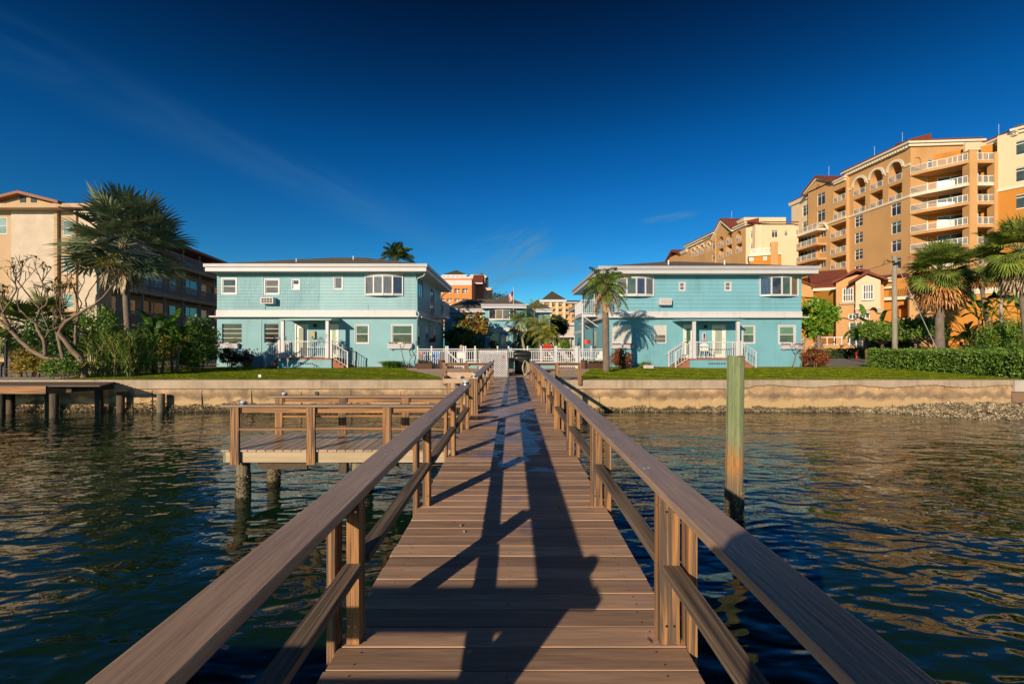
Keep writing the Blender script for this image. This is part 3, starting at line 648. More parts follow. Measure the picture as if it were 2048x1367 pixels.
def pile(x, y, ztop, r, parent, name='piling', m=None, oys=True, n=14, square=False):
    q = MB(); q.tube([(x, y, -2.8), (x, y, ZW), (x + .003, y, (ZW + ztop) / 2), (x, y, ztop)], [r * 1.08, r * 1.05, r, r * .98], n)
    o = q.obj(name, m or m_pile, parent, smooth=True)
    if oys:
        k = 1500; a = npr.uniform(0, 2 * np.pi, k); z = ZW - .02 + (.40 * npr.uniform(0, 1, k) ** 1.6)
        P = np.stack([x + np.cos(a) * (r + .006), y + np.sin(a) * (r + .006), z], 1); kk = len(P)
        V = np.zeros((kk, 4, 3)); aa = npr.normal(0, 1, (kk, 3)); aa /= np.linalg.norm(aa, axis=1)[:, None]; cc = np.cross(aa, npr.normal(0, 1, (kk, 3))); cc /= np.linalg.norm(cc, axis=1)[:, None]
        s = .013 * npr.uniform(.5, 1.4, (kk, 1)); V[:, 0] = P - aa * s; V[:, 1] = P - cc * s * .6; V[:, 2] = P + aa * s; V[:, 3] = P + cc * s * .6
        g = quads_obj('barnacles', V.reshape(-1, 3), 4, m_oys, o); g['kind'] = 'stuff'
    return o
pile(-4.50, 7.62, ZD - .2, .105, sd); pile(-4.45, 8.5, ZD - .2, .105, sd); pile(-2.60, 7.68, ZD - .2, .115, sd); pile(-2.7, 8.5, ZD - .2, .115, sd)
q = MB(); q.box(-4.22, -3.4, 7.55, 7.60, ZD - .36, ZD - .215); q.obj('brace', m_dark, sd)
q = MB(); q.box(-2.86, -2.73, 7.5, 7.62, ZD - .42, ZD - .2); q.obj('brace', m_dark, sd)
q = MB(); q.box(-2.46, -1.9, 7.62, 7.67, ZD - .36, ZD - .215); q.obj('brace', m_dark, sd)
def leafquads0(name, P, size, m, parent):
    k = len(P); V = np.zeros((k, 4, 3)); a = npr.normal(0, 1, (k, 3)); a /= np.linalg.norm(a, axis=1)[:, None]; c = np.cross(a, npr.normal(0, 1, (k, 3))); c /= np.linalg.norm(c, axis=1)[:, None]
    s = size * npr.uniform(.6, 1.4, (k, 1)); V[:, 0] = P - a * s; V[:, 1] = P - c * s * .6; V[:, 2] = P + a * s; V[:, 3] = P + c * s * .6
    return quads_obj(name, V.reshape(-1, 3), 4, m, parent)
# ---- mooring pile at right
def green_post(nt, cur, geo):
    lk = nt.links.new; s = N(nt, 'ShaderNodeSeparateXYZ'); lk(geo.outputs['Position'], s.inputs[0])
    nz = N(nt, 'ShaderNodeTexNoise'); nz.inputs['Scale'].default_value = 1.0; nz.inputs['Detail'].default_value = 7
    vm = N(nt, 'ShaderNodeVectorMath', operation='MULTIPLY'); lk(geo.outputs['Position'], vm.inputs[0]); vm.inputs[1].default_value = (16, 16, 1.4); lk(vm.outputs[0], nz.inputs['Vector'])
    w = N(nt, 'ShaderNodeMath', operation='MULTIPLY_ADD'); lk(nz.outputs[0], w.inputs[0]); w.inputs[1].default_value = .7; lk(s.outputs[2], w.inputs[2])
    cr = N(nt, 'ShaderNodeValToRGB'); mr = N(nt, 'ShaderNodeMapRange'); mr.inputs[1].default_value = -.95; mr.inputs[2].default_value = .55; lk(w.outputs[0], mr.inputs[0]); lk(mr.outputs[0], cr.inputs[0])
    e = cr.color_ramp.elements; e[0].position = 0.0; e[0].color = (0.03, 0.02, 0.012, 1); e[1].position = 1; e[1].color = (0.21, 0.26, 0.13, 1)
    for pos, c in ((.22, (0.05, 0.036, 0.022)), (.34, (0.17, 0.13, 0.085)), (.48, (0.24, 0.165, 0.09)), (.60, (0.40, 0.19, 0.06)), (.72, (0.32, 0.22, 0.10)), (.84, (0.23, 0.25, 0.14))):
        x = e.new(pos); x.color = (*c, 1)
    mx = N(nt, 'ShaderNodeMix', data_type='RGBA', blend_type='MULTIPLY'); mx.inputs[0].default_value = .75; lk(cr.outputs[0], mx.inputs[6]); lk(cur, mx.inputs[7])
    return mx.outputs[2]
m_green = mat('green_pile', (1.15, 1.15, 1.1), .85, col2=(0.62, 0.62, 0.6), vscale=1.6, vdetail=9, axis='Z', stretch=16, bump=.8, bscale=4, bdist=.008, post=green_post)
mp_ = thing('mooring_pile', 'tall weathered green topped mooring pile standing in the water', 'mooring pile', (3.27, 6.67, ZW))
q = MB(); NP, NZ = 40, 26; r5 = random.Random(8); gro = [r5.uniform(-.006, .004) - (.012 if r5.random() < .16 else 0) for _ in range(NP)]
for j in range(NZ):
    for i in range(NP):
        ring = []
        for ii, jj in ((i, j), (i + 1, j), (i + 1, j + 1), (i, j + 1)):
            z_ = -2.6 + (1.17 + 2.6) * jj / NZ; a_ = 2 * math.pi * ii / NP; rr_ = .116 + gro[ii % NP] + .004 * math.sin(a_ * 3 + z_ * 1.3) + (.012 if z_ < -.75 else 0) * (1 + .5 * math.sin(ii * 3.7 + jj * 2.9))
            ring.append((3.27 + rr_ * math.cos(a_) + .012 * math.sin(z_), 6.67 + rr_ * math.sin(a_), z_ + (.012 * math.sin(a_ * 2 + 1) if jj == NZ else 0)))
        q.poly(ring)
q.poly([(3.27 + (.116 + gro[i]) * math.cos(2 * math.pi * i / NP) + .012 * math.sin(1.17), 6.67 + (.116 + gro[i]) * math.sin(2 * math.pi * i / NP), 1.165) for i in range(NP)])
q.obj('pile_shaft', m_green, mp_)
k = 1100; a = npr.uniform(0, 2 * np.pi, k); z_ = ZW - .02 + .42 * npr.uniform(0, 1, k) ** 1.5
g = leafquads0('barnacles', np.stack([3.27 + .128 * np.cos(a) + .012 * np.sin(z_), 6.67 + .128 * np.sin(a), z_], 1), .011, m_oys, mp_); g['kind'] = 'stuff'
# ---- neighbour's dock at far left
nd_ = thing('dock', 'old dark wooden dock on pilings at the left edge', 'dock', (-17, 16, -.1))
q = MB(); y = 15.62
while y < 17.12: q.box(-26, -14.15 - (y - 15.62) * .62 * .9, y, y + .14, -.12, -.085); y += .146
q.obj('deck', mat('old_board', (0.16, 0.115, 0.085), .8, col2=(0.09, 0.07, 0.055), vscale=2, axis='X', stretch=10, island=.25, bump=.5), nd_)
q = MB(); q.box(-26, -15.95 + .0, 15.56, 15.60, -.36, -.115); q.obj('fascia_board', m_railx, nd_)
q = MB(); q.poly([(-15.94, 15.58, -.36), (-15.0, 17.1, -.36), (-15.0, 17.1, -.1), (-15.94, 15.58, -.1)]); q.poly([(-15.98, 15.6, -.1), (-15.04, 17.12, -.1), (-15.04, 17.12, -.36), (-15.98, 15.6, -.36)]); q.poly([(-15.98, 15.6, -.1), (-15.94, 15.58, -.1), (-15.0, 17.1, -.1), (-15.04, 17.12, -.1)]); q.obj('fascia_board', m_dark, nd_)
for xx, yy in ((-15.85, 15.75), (-15.35, 16.9), (-17.7, 15.75), (-19.6, 15.75), (-17.2, 16.9), (-18.3, 16.6), (-20.5, 16.8), (-14.62, 17.0)):
    q = MB(); q.tube([(xx, yy, -2.6), (xx, yy, -.37 if xx < -15 else -.45)], .125, 10); q.obj('piling', mat('dark_pile', (0.13, 0.095, 0.06), .9, col2=(0.05, 0.038, 0.026), vscale=2, axis='Z', stretch=10, bump=.8, bscale=5, bdist=.012), nd_, smooth=True)
q = MB(); q.box(-26, -15.5, 16.0, 16.06, -.36, -.125); q.box(-26, -15.5, 16.7, 16.76, -.36, -.125); q.obj('joist', m_dark, nd_)
tag(pile(-13.1, 16.98, -.52, .13, None, 'timber_pile', oys=False), 'dark timber pile stub against the seawall, left', 'pile')
# ---- head of the dock behind the camera; its rail throws the shadow across the near boards
dh = thing('wooden_dock', 'wooden dock platform with corner rail behind the viewpoint', 'dock', (-1.5, -2, 0))
q = MB(); x = -5.0
while x < 5: q.box(x, x + .14, -5.5, -2.94, -.032, 0); x += .1445
q.box(-5, -.79, -2.9, .4, -.033, -.001)
q.obj('deck', m_deck, dh)
q = MB(); q.box(-2.75, -.64, .39, .52, CB, CT); q.box(-2.75, -.9, .46, .49, .58, CB - .002); q.obj('handrail', m_capx, dh)
q = MB(); q.box(-2.75, -.93, .41, .50, .36, .47); q.obj('mid_rail', m_railx, dh)
q = MB(); q.box(-.93, -.817, .41, .54, 0, CB - .003); q.obj('post', m_post, dh)
# ================================================================ BLUE HOUSES
def blue(name, c):
    return mat(name, c, .5, var=.07, vscale=1.5, vdetail=6)
cb_ = (0.285, 0.545, 0.56)
m_shing = zbump(mat('blue_shingle', (0.21, 0.395, 0.455), .6, col2=(0.165, 0.335, 0.40), vscale=1.2, vdetail=8), .19, .02, 'shingle')
m_lapL = zbump(mat('blue_lap_pale', (0.215, 0.42, 0.49), .55, post=streaks(.3), var=.12, vscale=1.2, vdetail=6), .19, .012)
m_lap = zbump(mat('blue_lap', (0.168, 0.40, 0.50), .55, post=streaks(.3), var=.10, vscale=1.2, vdetail=6), .235, .014)
m_stucL = mat('blue_stucco_pale', (0.20, 0.41, 0.475), .6, post=streaks(.35), var=.14, vscale=.9, vdetail=7, bump=.35, bscale=4, bdist=.02)
m_stuc = mat('blue_stucco', (0.158, 0.39, 0.475), .6, post=streaks(.35), var=.12, vscale=.9, vdetail=7, bump=.3, bscale=4, bdist=.015)
m_white = mat('white_paint', (0.56, 0.56, 0.60), .45, var=.05, vscale=2)
m_whitec = mat('white_band', (0.54, 0.53, 0.56), .5, post=streaks(.3, 1.3), var=.05, vscale=3, bump=.35, bscale=5, bdist=.012)
m_roof = brickmat('roof_shingle', (0.17, 0.145, 0.12), (0.11, 0.097, 0.082), (0.06, 0.053, 0.045), 2.2, (0, 1), .6, .28, .02)
m_brick = brickmat('red_brick', (0.38, 0.12, 0.06), (0.30, 0.09, 0.045), (0.30, 0.22, 0.17), 4.6, (0, 2), .95, .33, .03)
def glass(name, col, rough=.06, c2=None, vs=2.0, axis=None, stretch=12):
    return mat(name, col, rough, col2=c2, vscale=vs, spec=.75, axis=axis, stretch=stretch, ramp=(.4, .6))
g_dark = glass('glass_dark', (0.018, 0.022, 0.026), .04, (0.06, 0.06, 0.06))
g_curt = glass('glass_curtain', (0.10, 0.10, 0.11), .07, (0.16, 0.16, 0.165), 3, 'Z', 10)
g_navy = glass('glass_navy', (0.03, 0.045, 0.10), .05, (0.06, 0.08, 0.13), 3, 'Z', 10)
g_green = glass('glass_green_shade', (0.13, 0.25, 0.16), .07, (0.10, 0.20, 0.14), 1.5)
g_green2 = glass('glass_green_dark', (0.045, 0.085, 0.065), .05, (0.08, 0.11, 0.09), 2.5)
g_blind = glass('glass_blind', (0.55, 0.54, 0.50), .3, (0.48, 0.47, 0.44), 5, 'X', 10)
g_brown = glass('glass_brown', (0.10, 0.08, 0.065), .06, (0.17, 0.15, 0.13), 4, 'X', 6)
g_ochre = glass('glass_ochre_curtain', (0.22, 0.16, 0.07), .2, (0.13, 0.10, 0.05), 5, 'Z', 8)
m_fas1 = mat('fascia_gutter', (0.40, 0.41, 0.45), .5, var=.08, vscale=2)
m_fas2 = mat('fascia_white', (0.52, 0.52, 0.56), .5, var=.06, vscale=2)
g_drk2 = glass('glass_jalousie', (0.055, 0.042, 0.035), .12, (0.02, 0.017, 0.016), 3, 'X', 5)
m_door = mat('door_white', (0.72, 0.70, 0.64), .4)
m_dglass = glass('door_glass', (0.36, 0.40, 0.32), .08, (0.30, 0.34, 0.28), 1.5)
m_black = mat('black_metal', (0.012, 0.012, 0.013), .4)
m_vent = mat('vent_hole', (0.02, 0.06, 0.07), .8)
m_gut = mat('gutter_blue', (0.22, 0.42, 0.44), .4)
m_red = mat('red_flower', (0.55, 0.03, 0.03), .6, island=.4)
m_leafdk = mat('leaf_dark', (0.03, 0.06, 0.015), .5, island=.5, trans=.15)
m_conc2 = mat('soffit', (0.62, 0.62, 0.6), .6)
def split_pane(fac, r, parent, top, bot, fm, **kw):
    """double-hung sash: frame with an upper and a lower pane"""
    s0, s1, z0, z1 = r; fw = kw.get('fw', .05); o = kw.get('o', -.06); mid = z0 + (z1 - z0) * kw.pop('mid', .5)
    w = window(fac, r, parent, fm, top, rowpos=[(mid - z0 - fw) / (z1 - z0 - 2 * fw)], colw=.045, **kw)
    q = MB(fac); q.box(s0 + fw, s1 - fw, o + .0145, o + .02, z0 + fw, mid - .02); q.obj('lower_pane', bot, w)
    return w
def bow_window(fac, px0, px1, ytop, yg0, yg1, ybot, parent, panes, tall=True):
    """projecting four light bow window with an arched white hood"""
    s0, s1 = fac.s(px0), fac.s(px1); xm = (px0 + px1) / 2; zt = fac.z(xm, ytop); zg1 = fac.z(xm, yg0); zg0 = fac.z(xm, yg1); zb = fac.z(xm, ybot)
    n = 4; pts = [(s0 + (s1 - s0) * i / n, .04 + .30 * math.sin(math.pi * i / n) ** .8) for i in range(n + 1)]
    b = MB(fac)
    lo = [(s, o) for s, o in pts]
    for (a, c) in zip(lo, lo[1:]):
        for (za, zb2, e) in ((zb, zg0, .0), (zg1, zg1 + .06, .0)):
            b.poly([(a[0], a[1], za), (c[0], c[1], za), (c[0], c[1], zb2), (a[0], a[1], zb2)])
            b.poly([(a[0], a[1], zb2), (c[0], c[1], zb2), (c[0], c[1] - .08, zb2), (a[0], a[1] - .08, zb2)])
        b.poly([(a[0], a[1], zb), (a[0], 0, zb), (c[0], 0, zb), (c[0], c[1], zb)])
    for i, (s, o) in enumerate(lo):
        w = .045 if 0 < i < n else .05
        b.box(max(s0, s - w), min(s1, s + w), o - .05, o + .012, zb, zg1 + .06)
    b.box(s0 - .02, s0 + .03, 0, .08, zb, zt); b.box(s1 - .03, s1 + .02, 0, .08, zb, zt)
    root = b.obj('bow_window', m_white, parent)
    # hood: curved white panel that leans back to the wall under the eave
    h = MB(fac); nn = 12
    for i in range(nn):
        t0, t1 = i / nn, (i + 1) / nn
        def pt(t, up):
            s = s0 + (s1 - s0) * t
            if not up: return (s, .05 + .32 * math.sin(math.pi * t) ** .8, zg1 + .06)
            return (s, .015 + .16 * math.sin(math.pi * t) ** .8, zt - .16 + .16 * math.sin(math.pi * t) ** .7)
        h.poly([pt(t0, 0), pt(t1, 0), pt(t1, 1), pt(t0, 1)])
        h.poly([pt(t0, 1), pt(t1, 1), (s0 + (s1 - s0) * t1, 0, zt), (s0 + (s1 - s0) * t0, 0, zt)])
    h.box(s0, s1, 0, .02, zg1 + .06, zt)
    h.obj('hood', m_white, root)
    for i in range(n):
        (a, oa), (c, oc) = lo[i], lo[i + 1]; q = MB(fac)
        q.poly([(a + .04, oa - .03, zg0), (c - .04, oc - .03, zg0), (c - .04, oc - .03, zg1), (a + .04, oa - .03, zg1)])
        q.poly([(a + .04, oa - .045, zg0), (a + .04, oa - .045, zg1), (c - .04, oc - .045, zg1), (c - .04, oc - .045, zg0)])
        q.obj('pane', panes[i], root)
    return root
def railing(fac, s0, s1, z0, z1, o, parent, name='railing', step=.115, m=None, t=.02, zend=None, post=True, pw=.035):
    """white picket railing; zend gives the drop at s1 for a sloping stair rail"""
    b = MB(fac); L_ = s1 - s0; k = max(2, int(abs(L_) / step)); dz = 0 if zend is None else zend - z0
    def bar(zz, h):
        prof = [(s0, zz), (s1, zz + dz), (s1, zz + dz + h), (s0, zz + h)]
        if s0 > s1: prof = prof[::-1]
        b.prism([(p[0], p[1]) for p in prof], o - .02, o + .02, along=1)
    bar(z1 - .045, .045); bar(z0 + .06, .035)
    for i in range(1, k):
        s = s0 + L_ * i / k; d = dz * i / k; b.box(s - t / 2, s + t / 2, o - t / 2, o + t / 2, z0 + .09 + d, z1 - .04 + d)
    if post:
        for s, d in ((s0, 0), (s1, dz)): b.box(s - pw, s + pw, o - pw, o + pw, z0 + min(d, d) - .0, z1 + d + .01)
    return b.obj(name, m or m_white, parent)
def flower_box(fac, px0, px1, y0, y1, parent):
    s0, s1, z0, z1 = fac.r(px0, y0, px1, y1); h = (z1 - z0)
    b = MB(fac); b.prism([(.02, z0 + h * .25), (.20, z0 + h * .25), (.27, z1), (.02, z1)], s0 + .02, s1 - .02)
    b.box(s0, s1, .01, .29, z1 - .02, z1 + .015)
    for s in (s0 + .18, s1 - .26): b.prism([(.0, z0 - .02), (.05, z0 - .02), (.18, z0 + h * .25 - .002), (.0, z0 + h * .25 - .002)], s, s + .08)
    o = b.obj('flower_box', m_white, parent)
    for nm, m_, k, sz in (('foliage', m_leafdk, 160, .05), ('flowers', m_red, 130, .04)):
        P = []
        for i in range(k):
            t = rnd.random(); t = (.05 + .35 * t) if rnd.random() < .5 else (.6 + .35 * t)
            P.append(fac.P(s0 + (s1 - s0) * t, .14 + rnd.gauss(0, .04), z1 + abs(rnd.gauss(0, .04)) + (.02 if nm == 'flowers' else 0)))
        leafquads(nm, np.array(P), sz, m_, o)
    return o
def leafquads(name, P, size, m, parent=None, aspect=.45, up=None, kind=None):
    k = len(P); V = np.zeros((k, 4, 3)); a = npr.normal(0, 1, (k, 3))
    if up is not None: a = a + np.array(up)
    a /= np.linalg.norm(a, axis=1)[:, None]; c = np.cross(a, npr.normal(0, 1, (k, 3))); c /= np.linalg.norm(c, axis=1)[:, None]
    s = size * npr.uniform(.6, 1.3, (k, 1)); V[:, 0] = P - a * s; V[:, 1] = P - c * s * aspect; V[:, 2] = P + a * s; V[:, 3] = P + c * s * aspect
    return quads_obj(name, V.reshape(-1, 3), 4, m, parent)
def ac_unit(fac, px0, px1, y0, y1, parent, dark):
    s0, s1, z0, z1 = fac.r(px0, y0, px1, y1)
    b = MB(fac); b.box(s0, s1, .0, .40, z0, z1); o = b.obj('air_conditioner', m_white, parent, bevel=.01)
    g = MB(fac); n = 4; w = (s1 - s0 - .1) / n
    for i in range(n):
        for j in range(2 if dark else 1):
            hh = (z1 - z0 - .08) / (2 if dark else 1)
            g.box(s0 + .05 + w * i + .012, s0 + .05 + w * (i + 1) - .012, .38, .404, z0 + .04 + hh * j + .012, z0 + .04 + hh * (j + 1) - .012)
    g.obj('grille', mat('ac_grille_brown', (0.10, 0.05, 0.035), .7) if dark else mat('ac_grille', (0.42, 0.40, 0.36), .6), o)
    q = MB(fac); sm = s0 + (s1 - s0) * .1; q.tube([(sm, .05, z0), (sm, .05, z0 - .35), (sm - .02, .04, z0 - .55)], .015, 6); q.obj('drip_pipe', m_gut, o)
    return o
def door(fac, px0, px1, y0, y1, parent, knob=1, gl=None):
    s0, s1, z0, z1 = fac.r(px0, y0, px1, y1); b = MB(fac); b.box(s0 + .06, s1 - .06, -.07, -.03, z0, z1 - .06)
    b.box(s0, s0 + .055, -.08, .03, z0, z1); b.box(s1 - .055, s1, -.08, .03, z0, z1); b.box(s0 + .055, s1 - .055, -.08, .028, z1 - .055, z1)
    o = b.obj('door', m_door, parent); g = MB(fac); g.box(s0 + .2, s1 - .2, -.029, -.022, z0 + .25, z1 - .22); g.obj('glass', gl or m_dglass, o)
    h = MB(fac); sk = s1 - .13 if knob > 0 else s0 + .13; zz = z0 + .98; h.tube([(sk, -.03, zz), (sk, .03, zz)], .03, 10); h.tube([(sk, -.03, zz + .2), (sk, .015, zz + .2)], .024, 10); h.obj('handle', m_black, o)
    return o
def hip_roof(parent, x0, x1, y0, y1, ze, rise, name='roof', m=None, fasc=.20, soffit_in=.6, ridge=None, tier=True):
    """hipped roof with white two step fascia"""
    D = (y1 - y0) / 2; b = MB(); rx0, rx1 = (x0 + D * 1.0, x1 - D * 1.0) if ridge is None else ridge; ym = (y0 + y1) / 2; zr = ze + rise
    if rx0 > rx1: rx0 = rx1 = (x0 + x1) / 2
    A, B_, C_, D_ = (x0, y0, ze), (x1, y0, ze), (x1, y1, ze), (x0, y1, ze); E, G = (rx0, ym, zr), (rx1, ym, zr)
    b.poly([A, B_, G, E]); b.poly([B_, C_, G]); b.poly([C_, D_, E, G]); b.poly([D_, A, E]); b.poly([A, D_, C_, B_])
    r = b.obj(name, m or m_roof, parent)
    t = .03
    for (z1_, z0_, ex, fm_) in (((ze + .02, ze - fasc * .43, .07, m_fas1), (ze - fasc * .50, ze - fasc * 1.05, .0, m_fas2)) if tier else ((ze + .02, ze - fasc, 0, m_fas2),)):
        f = MB()
        a0, a1, b0, b1 = x0 - ex, x1 + ex, y0 - ex, y1 + ex
        f.box(a0, a1, b0, b0 + t + ex, z0_, z1_); f.box(a0, a1, b1 - t - ex, b1, z0_, z1_)
        f.box(a0, a0 + t + ex, b0 + t + ex + .001, b1 - t - ex - .001, z0_, z1_); f.box(a1 - t - ex, a1, b0 + t + ex + .001, b1 - t - ex - .001, z0_, z1_)
        f.obj('fascia', fm_, r)
    s = MB(); s.box(x0 + .06, x1 - .06, y0 + .06, y1 - .06, ze - fasc - .01, ze - fasc + .01); s.obj('soffit', m_conc2, r)
    return r
YH = 27.6
def gutter_pipe(parent, x, y, zt, zb, sgn):
    b = MB(); b.tube([(x + sgn * .62, y - .45, zt + .12), (x + sgn * .55, y - .40, zt), (x + sgn * .1, y - .06, zt - .1), (x + sgn * .07, y - .05, zt - .3), (x + sgn * .07, y - .05, zb + .4), (x + sgn * .2, y - .12, zb + .3), (x + sgn * .2, y - .12, zb + .1), (x + sgn * .07, y - .05, zb - .1), (x + sgn * .07, y - .05, 0)], .045, 8)
    return b.obj('downpipe', m_gut, parent, smooth=True)
def vents(fac, px0, px1, y0, y1, n, parent):
    s0, s1, z0, z1 = fac.r(px0, y0, px1, y1); b = MB(fac); w = (s1 - s0) / n
    for i in range(n): b.box(s0 + w * i + w * .25, s0 + w * (i + 1) - w * .2, .0, .006, z0, z1)
    return b.obj('vent', m_vent, parent)
# ---------------------------------------------------------------- LEFT HOUSE
lx0, lx1 = X(434, YH), X(832, YH)
FL = Fac(lx0, YH, lx1, YH); YB = 37.2
hl = thing('house', 'blue two storey house with shingled upper wall and porch, left of pier', 'house', (lx0 + 6, YH + 4, 0))
zb0, zb1 = FL.z(600, 634), FL.z(600, 619.5); ze = FL.z(640, 543); z0 = -.08
S = lambda px: FL.s(px)
up = {'a': FL.r(445.5, 557.5, 472, 586.5), 'b': FL.r(530.5, 559, 557.5, 587), 'c': FL.r(585, 559, 598.5, 578), 'd': FL.r(669, 553.5, 684.5, 577.5)}
sp = S(640)
b = wall(FL, 0, sp, zb1, ze + .1, [(*up[k], .12) for k in 'abc'], .12); b.obj('upper_wall', m_shing, hl)
b = wall(FL, sp, FL.L, zb1, ze + .1, [(*up['d'], .12)], .12); b.obj('upper_wall', m_lapL, hl)
lo = {'e': FL.r(444, 647, 483.5, 685.5), 'f': FL.r(528.5, 647, 557, 685.5), 'g': FL.r(711, 649.5, 737.5, 686), 'h': FL.r(784, 649.5, 825, 686), 'i': FL.r(590.5, 648, 617, 715), 'j': FL.r(657, 648, 677.5, 715)}
b = wall(FL, 0, FL.L, z0, zb0, [(*v, .12) for v in lo.values()], .12); b.obj('lower_wall', m_stucL, hl)
b = MB(FL); b.box(-.02, FL.L + .02, -.13, .06, zb0, zb1); b.box(-.28, FL.L + .2, .061, .32, zb0 - .005, zb0 + .07); b.box(-.28, FL.L + .2, -.1, .06, zb0 - .03, zb0 - .001); b.obj('white_band', m_whitec, hl)
b = MB(FL); b.box(.0, FL.L, .0, .03, z0, FL.z(700, 720)); b.obj('plinth', m_stucL, hl)
# body behind the skin and the side walls
b = MB(); b.box(lx0 + .01, lx1 - .13, YH + .13, YB, z0, ze); b.obj('back_wall', m_stucL, hl)
FLs = Fac(lx1 + .004, YH + .002, lx1 + .004, YB); SS = FLs.s
so_ = [FLs.r(835.5, 652, 840.5, 690), FLs.r(852, 653, 857, 678), FLs.r(868, 656, 872, 683)]
b = wall(FLs, .0, FLs.L, z0, 2.9, [(*v, .1) for v in so_], .11); b.obj('side_wall', m_stucL, hl)
suw = FLs.r(834, 555, 846.5, 592)
sdr = FLs.r(861, 575, 868, 628); sdr = (sdr[0], sdr[1], 3.2, 5.35)
b = wall(FLs, .0, FLs.L, 2.9, ze + .1, [(*suw, .1), (*sdr, .1)], .11); b.obj('side_wall', m_lapL, hl)
b = MB(FLs); b.box(.001, FLs.L, .001, .05, zb0, zb1); b.box(.34, FLs.L, .051, .30, zb0 - .005, zb0 + .07); b.obj('white_band', m_whitec, hl)
for v in so_: split_pane(FLs, v, hl, g_blind, g_dark, m_white, fw=.05)
window(FLs, suw, hl, m_white, g_green2, cols=3, fw=.04); window(FLs, sdr, hl, m_white, g_dark, cols=2, fw=.05, name='balcony_door')
split_pane(FL, up['a'], hl, g_dark, g_brown, m_white, trim=.07); split_pane(FL, up['b'], hl, g_brown, g_brown, m_white, trim=.06)
split_pane(FL, up['c'], hl, g_dark, g_blind, m_white, trim=.05); window(FL, up['d'], hl, m_white, g_curt, trim=.05)
window(FL, lo['e'], hl, m_white, g_drk2, rows=4, fw=.03, o=-.1); window(FL, lo['f'], hl, m_white, g_drk2, rows=4, fw=.03, o=-.1)
split_pane(FL, lo['g'], hl, g_green2, g_dark, m_white, fw=.06, trim=.04); split_pane(FL, lo['h'], hl, g_green2, g_dark, m_white, fw=.06, trim=.05)
bow_window(FL, 731, 806, 541, 554.5, 587, 591.5, hl, [g_curt, g_curt, g_curt, g_navy])
door(FL, 590.5, 617, 648, 715, hl, -1); door(FL, 657, 677.5, 648, 715, hl, 1)
ac_unit(FL, 528, 553, 595.5, 608, hl, True)
flower_box(FL, 432, 480, 687, 699, hl); flower_box(FL, 777, 826, 687.5, 700, hl)
b = MB(FL); b.box(*FL.r(624.5, 662, 631.5, 677)[:2], .0, .14, *FL.r(624.5, 662, 631.5, 677)[2:]); b.obj('meter_box', mat('ochre_box', (0.42, 0.30, 0.12), .6), hl, bevel=.01)
def wall_lamp(fac, px, py, parent, vis=None):
    s = fac.s(px); z = fac.z(px, py); b = MB(fac); b.tube([(s, .0, z), (s, .14, z + .02)], .03, 8); b.tube([(s, .16, z + .08), (s, .17, z - .02), (s, .17, z - .12)], [.04, .09, .11], 10); b.obj('wall_lamp', m_black, parent)
wall_lamp(FL, 632, 650, hl)
vents(FL, 706, 745, 724, 728, 12, hl)
gutter_pipe(hl, lx1, YH, 5.4, 2.9, 1)
q = MB(FL); q.box(S(524.5), S(526), 0, .03, FL.z(525, 601), ze); q.box(S(522), S(523.3), 0, .03, z0, zb0); q.box(S(735), S(736), 0, .03, 3.2, FL.z(735, 609)); q.obj('conduit', m_gut, hl)
hip_roof(hl, X(410, 26.9), lx1 + .75, YH - .7, YB + .6, Z(528, 26.9), 1.42, fasc=.40)
q = MB()
for px_, YY in ((593, 28.6), (707, 30.4)): q.tube([(X(px_, YY), YY, 6.2), (X(px_, YY), YY, Z(517 if px_ < 600 else 512, YY))], .05, 8)
q.obj('vent_pipe', m_white, hl)
# balcony on the shaded side
def side_balcony(facing, y0, y1, w, zf, parent, screens=False):
    """timber balcony on brackets; facing is the side wall plane"""
    s0, s1 = y0 - facing.O.y, y1 - facing.O.y
    if facing.d.y < 0: s0, s1 = facing.O.y - y1, facing.O.y - y0
    b = MB(facing); b.box(s0, s1, .0, w, zf - .12, zf); o = b.obj('balcony', m_white, parent)
    railing(facing, s0, s1, zf, zf + 1.0, w - .03, o)
    for s in (s0 + .03, s1 - .03):
        r = MB(facing); k = 8
        r.box(s - .02, s + .02, .05, w - .06, zf + .955, zf + 1.0); r.box(s - .02, s + .02, .05, w - .06, zf + .06, zf + .1)
        for i in range(1, k): oo = .05 + (w - .1) * i / k; r.box(s - .01, s + .01, oo - .01, oo + .01, zf + .1, zf + .955)
        r.obj('railing', m_white, o)
        q = MB(facing); q.tube([(s, .02, zf - .85), (s, w - .1, zf - .13)], .035, 6); q.tube([(s, w - .1, zf - .14), (s, .02, zf - .14)], .03, 6); q.obj('bracket', m_white, o)
    return o
side_balcony(FLs, 32.2, 34.6, 1.05, 3.35, hl)
b = MB(FLs); s_ = FLs.s(856); 
q = MB(FLs); q.tube([(FLs.L - .1, .45, ze - .2), (FLs.L - .1, .1, ze - .5), (FLs.L - .1, .07, 3.0), (FLs.L - .1, .4, 2.6), (FLs.L - .1, .07, 2.3), (FLs.L - .1, .07, 0)], .045, 8); q.obj('downpipe', m_gut, hl, smooth=True)
q = MB(FLs); q.tube([(SS(858), .06, zb0), (SS(858), .06, 0)], .03, 8); q.tube([(SS(858), .08, 3.3), (SS(858), .08, zb1)], .03, 8); q.obj('conduit', m_gut, hl)
# hanging red basket and round dish on the side wall
q = MB(FLs); q.tube([(SS(856.5), .3, FLs.z(856.5, 684)), (SS(856.5), .3, FLs.z(856.5, 680))], [.16, .26], 12); w_ = q.obj('hanging_basket', m_black, hl)
leafquads('flowers', np.array([FLs.P(SS(856.5) + rnd.gauss(0, .14), .3 + rnd.gauss(0, .12), FLs.z(856.5, 680) + abs(rnd.gauss(0, .09))) for _ in range(120)]), .06, m_red, w_)
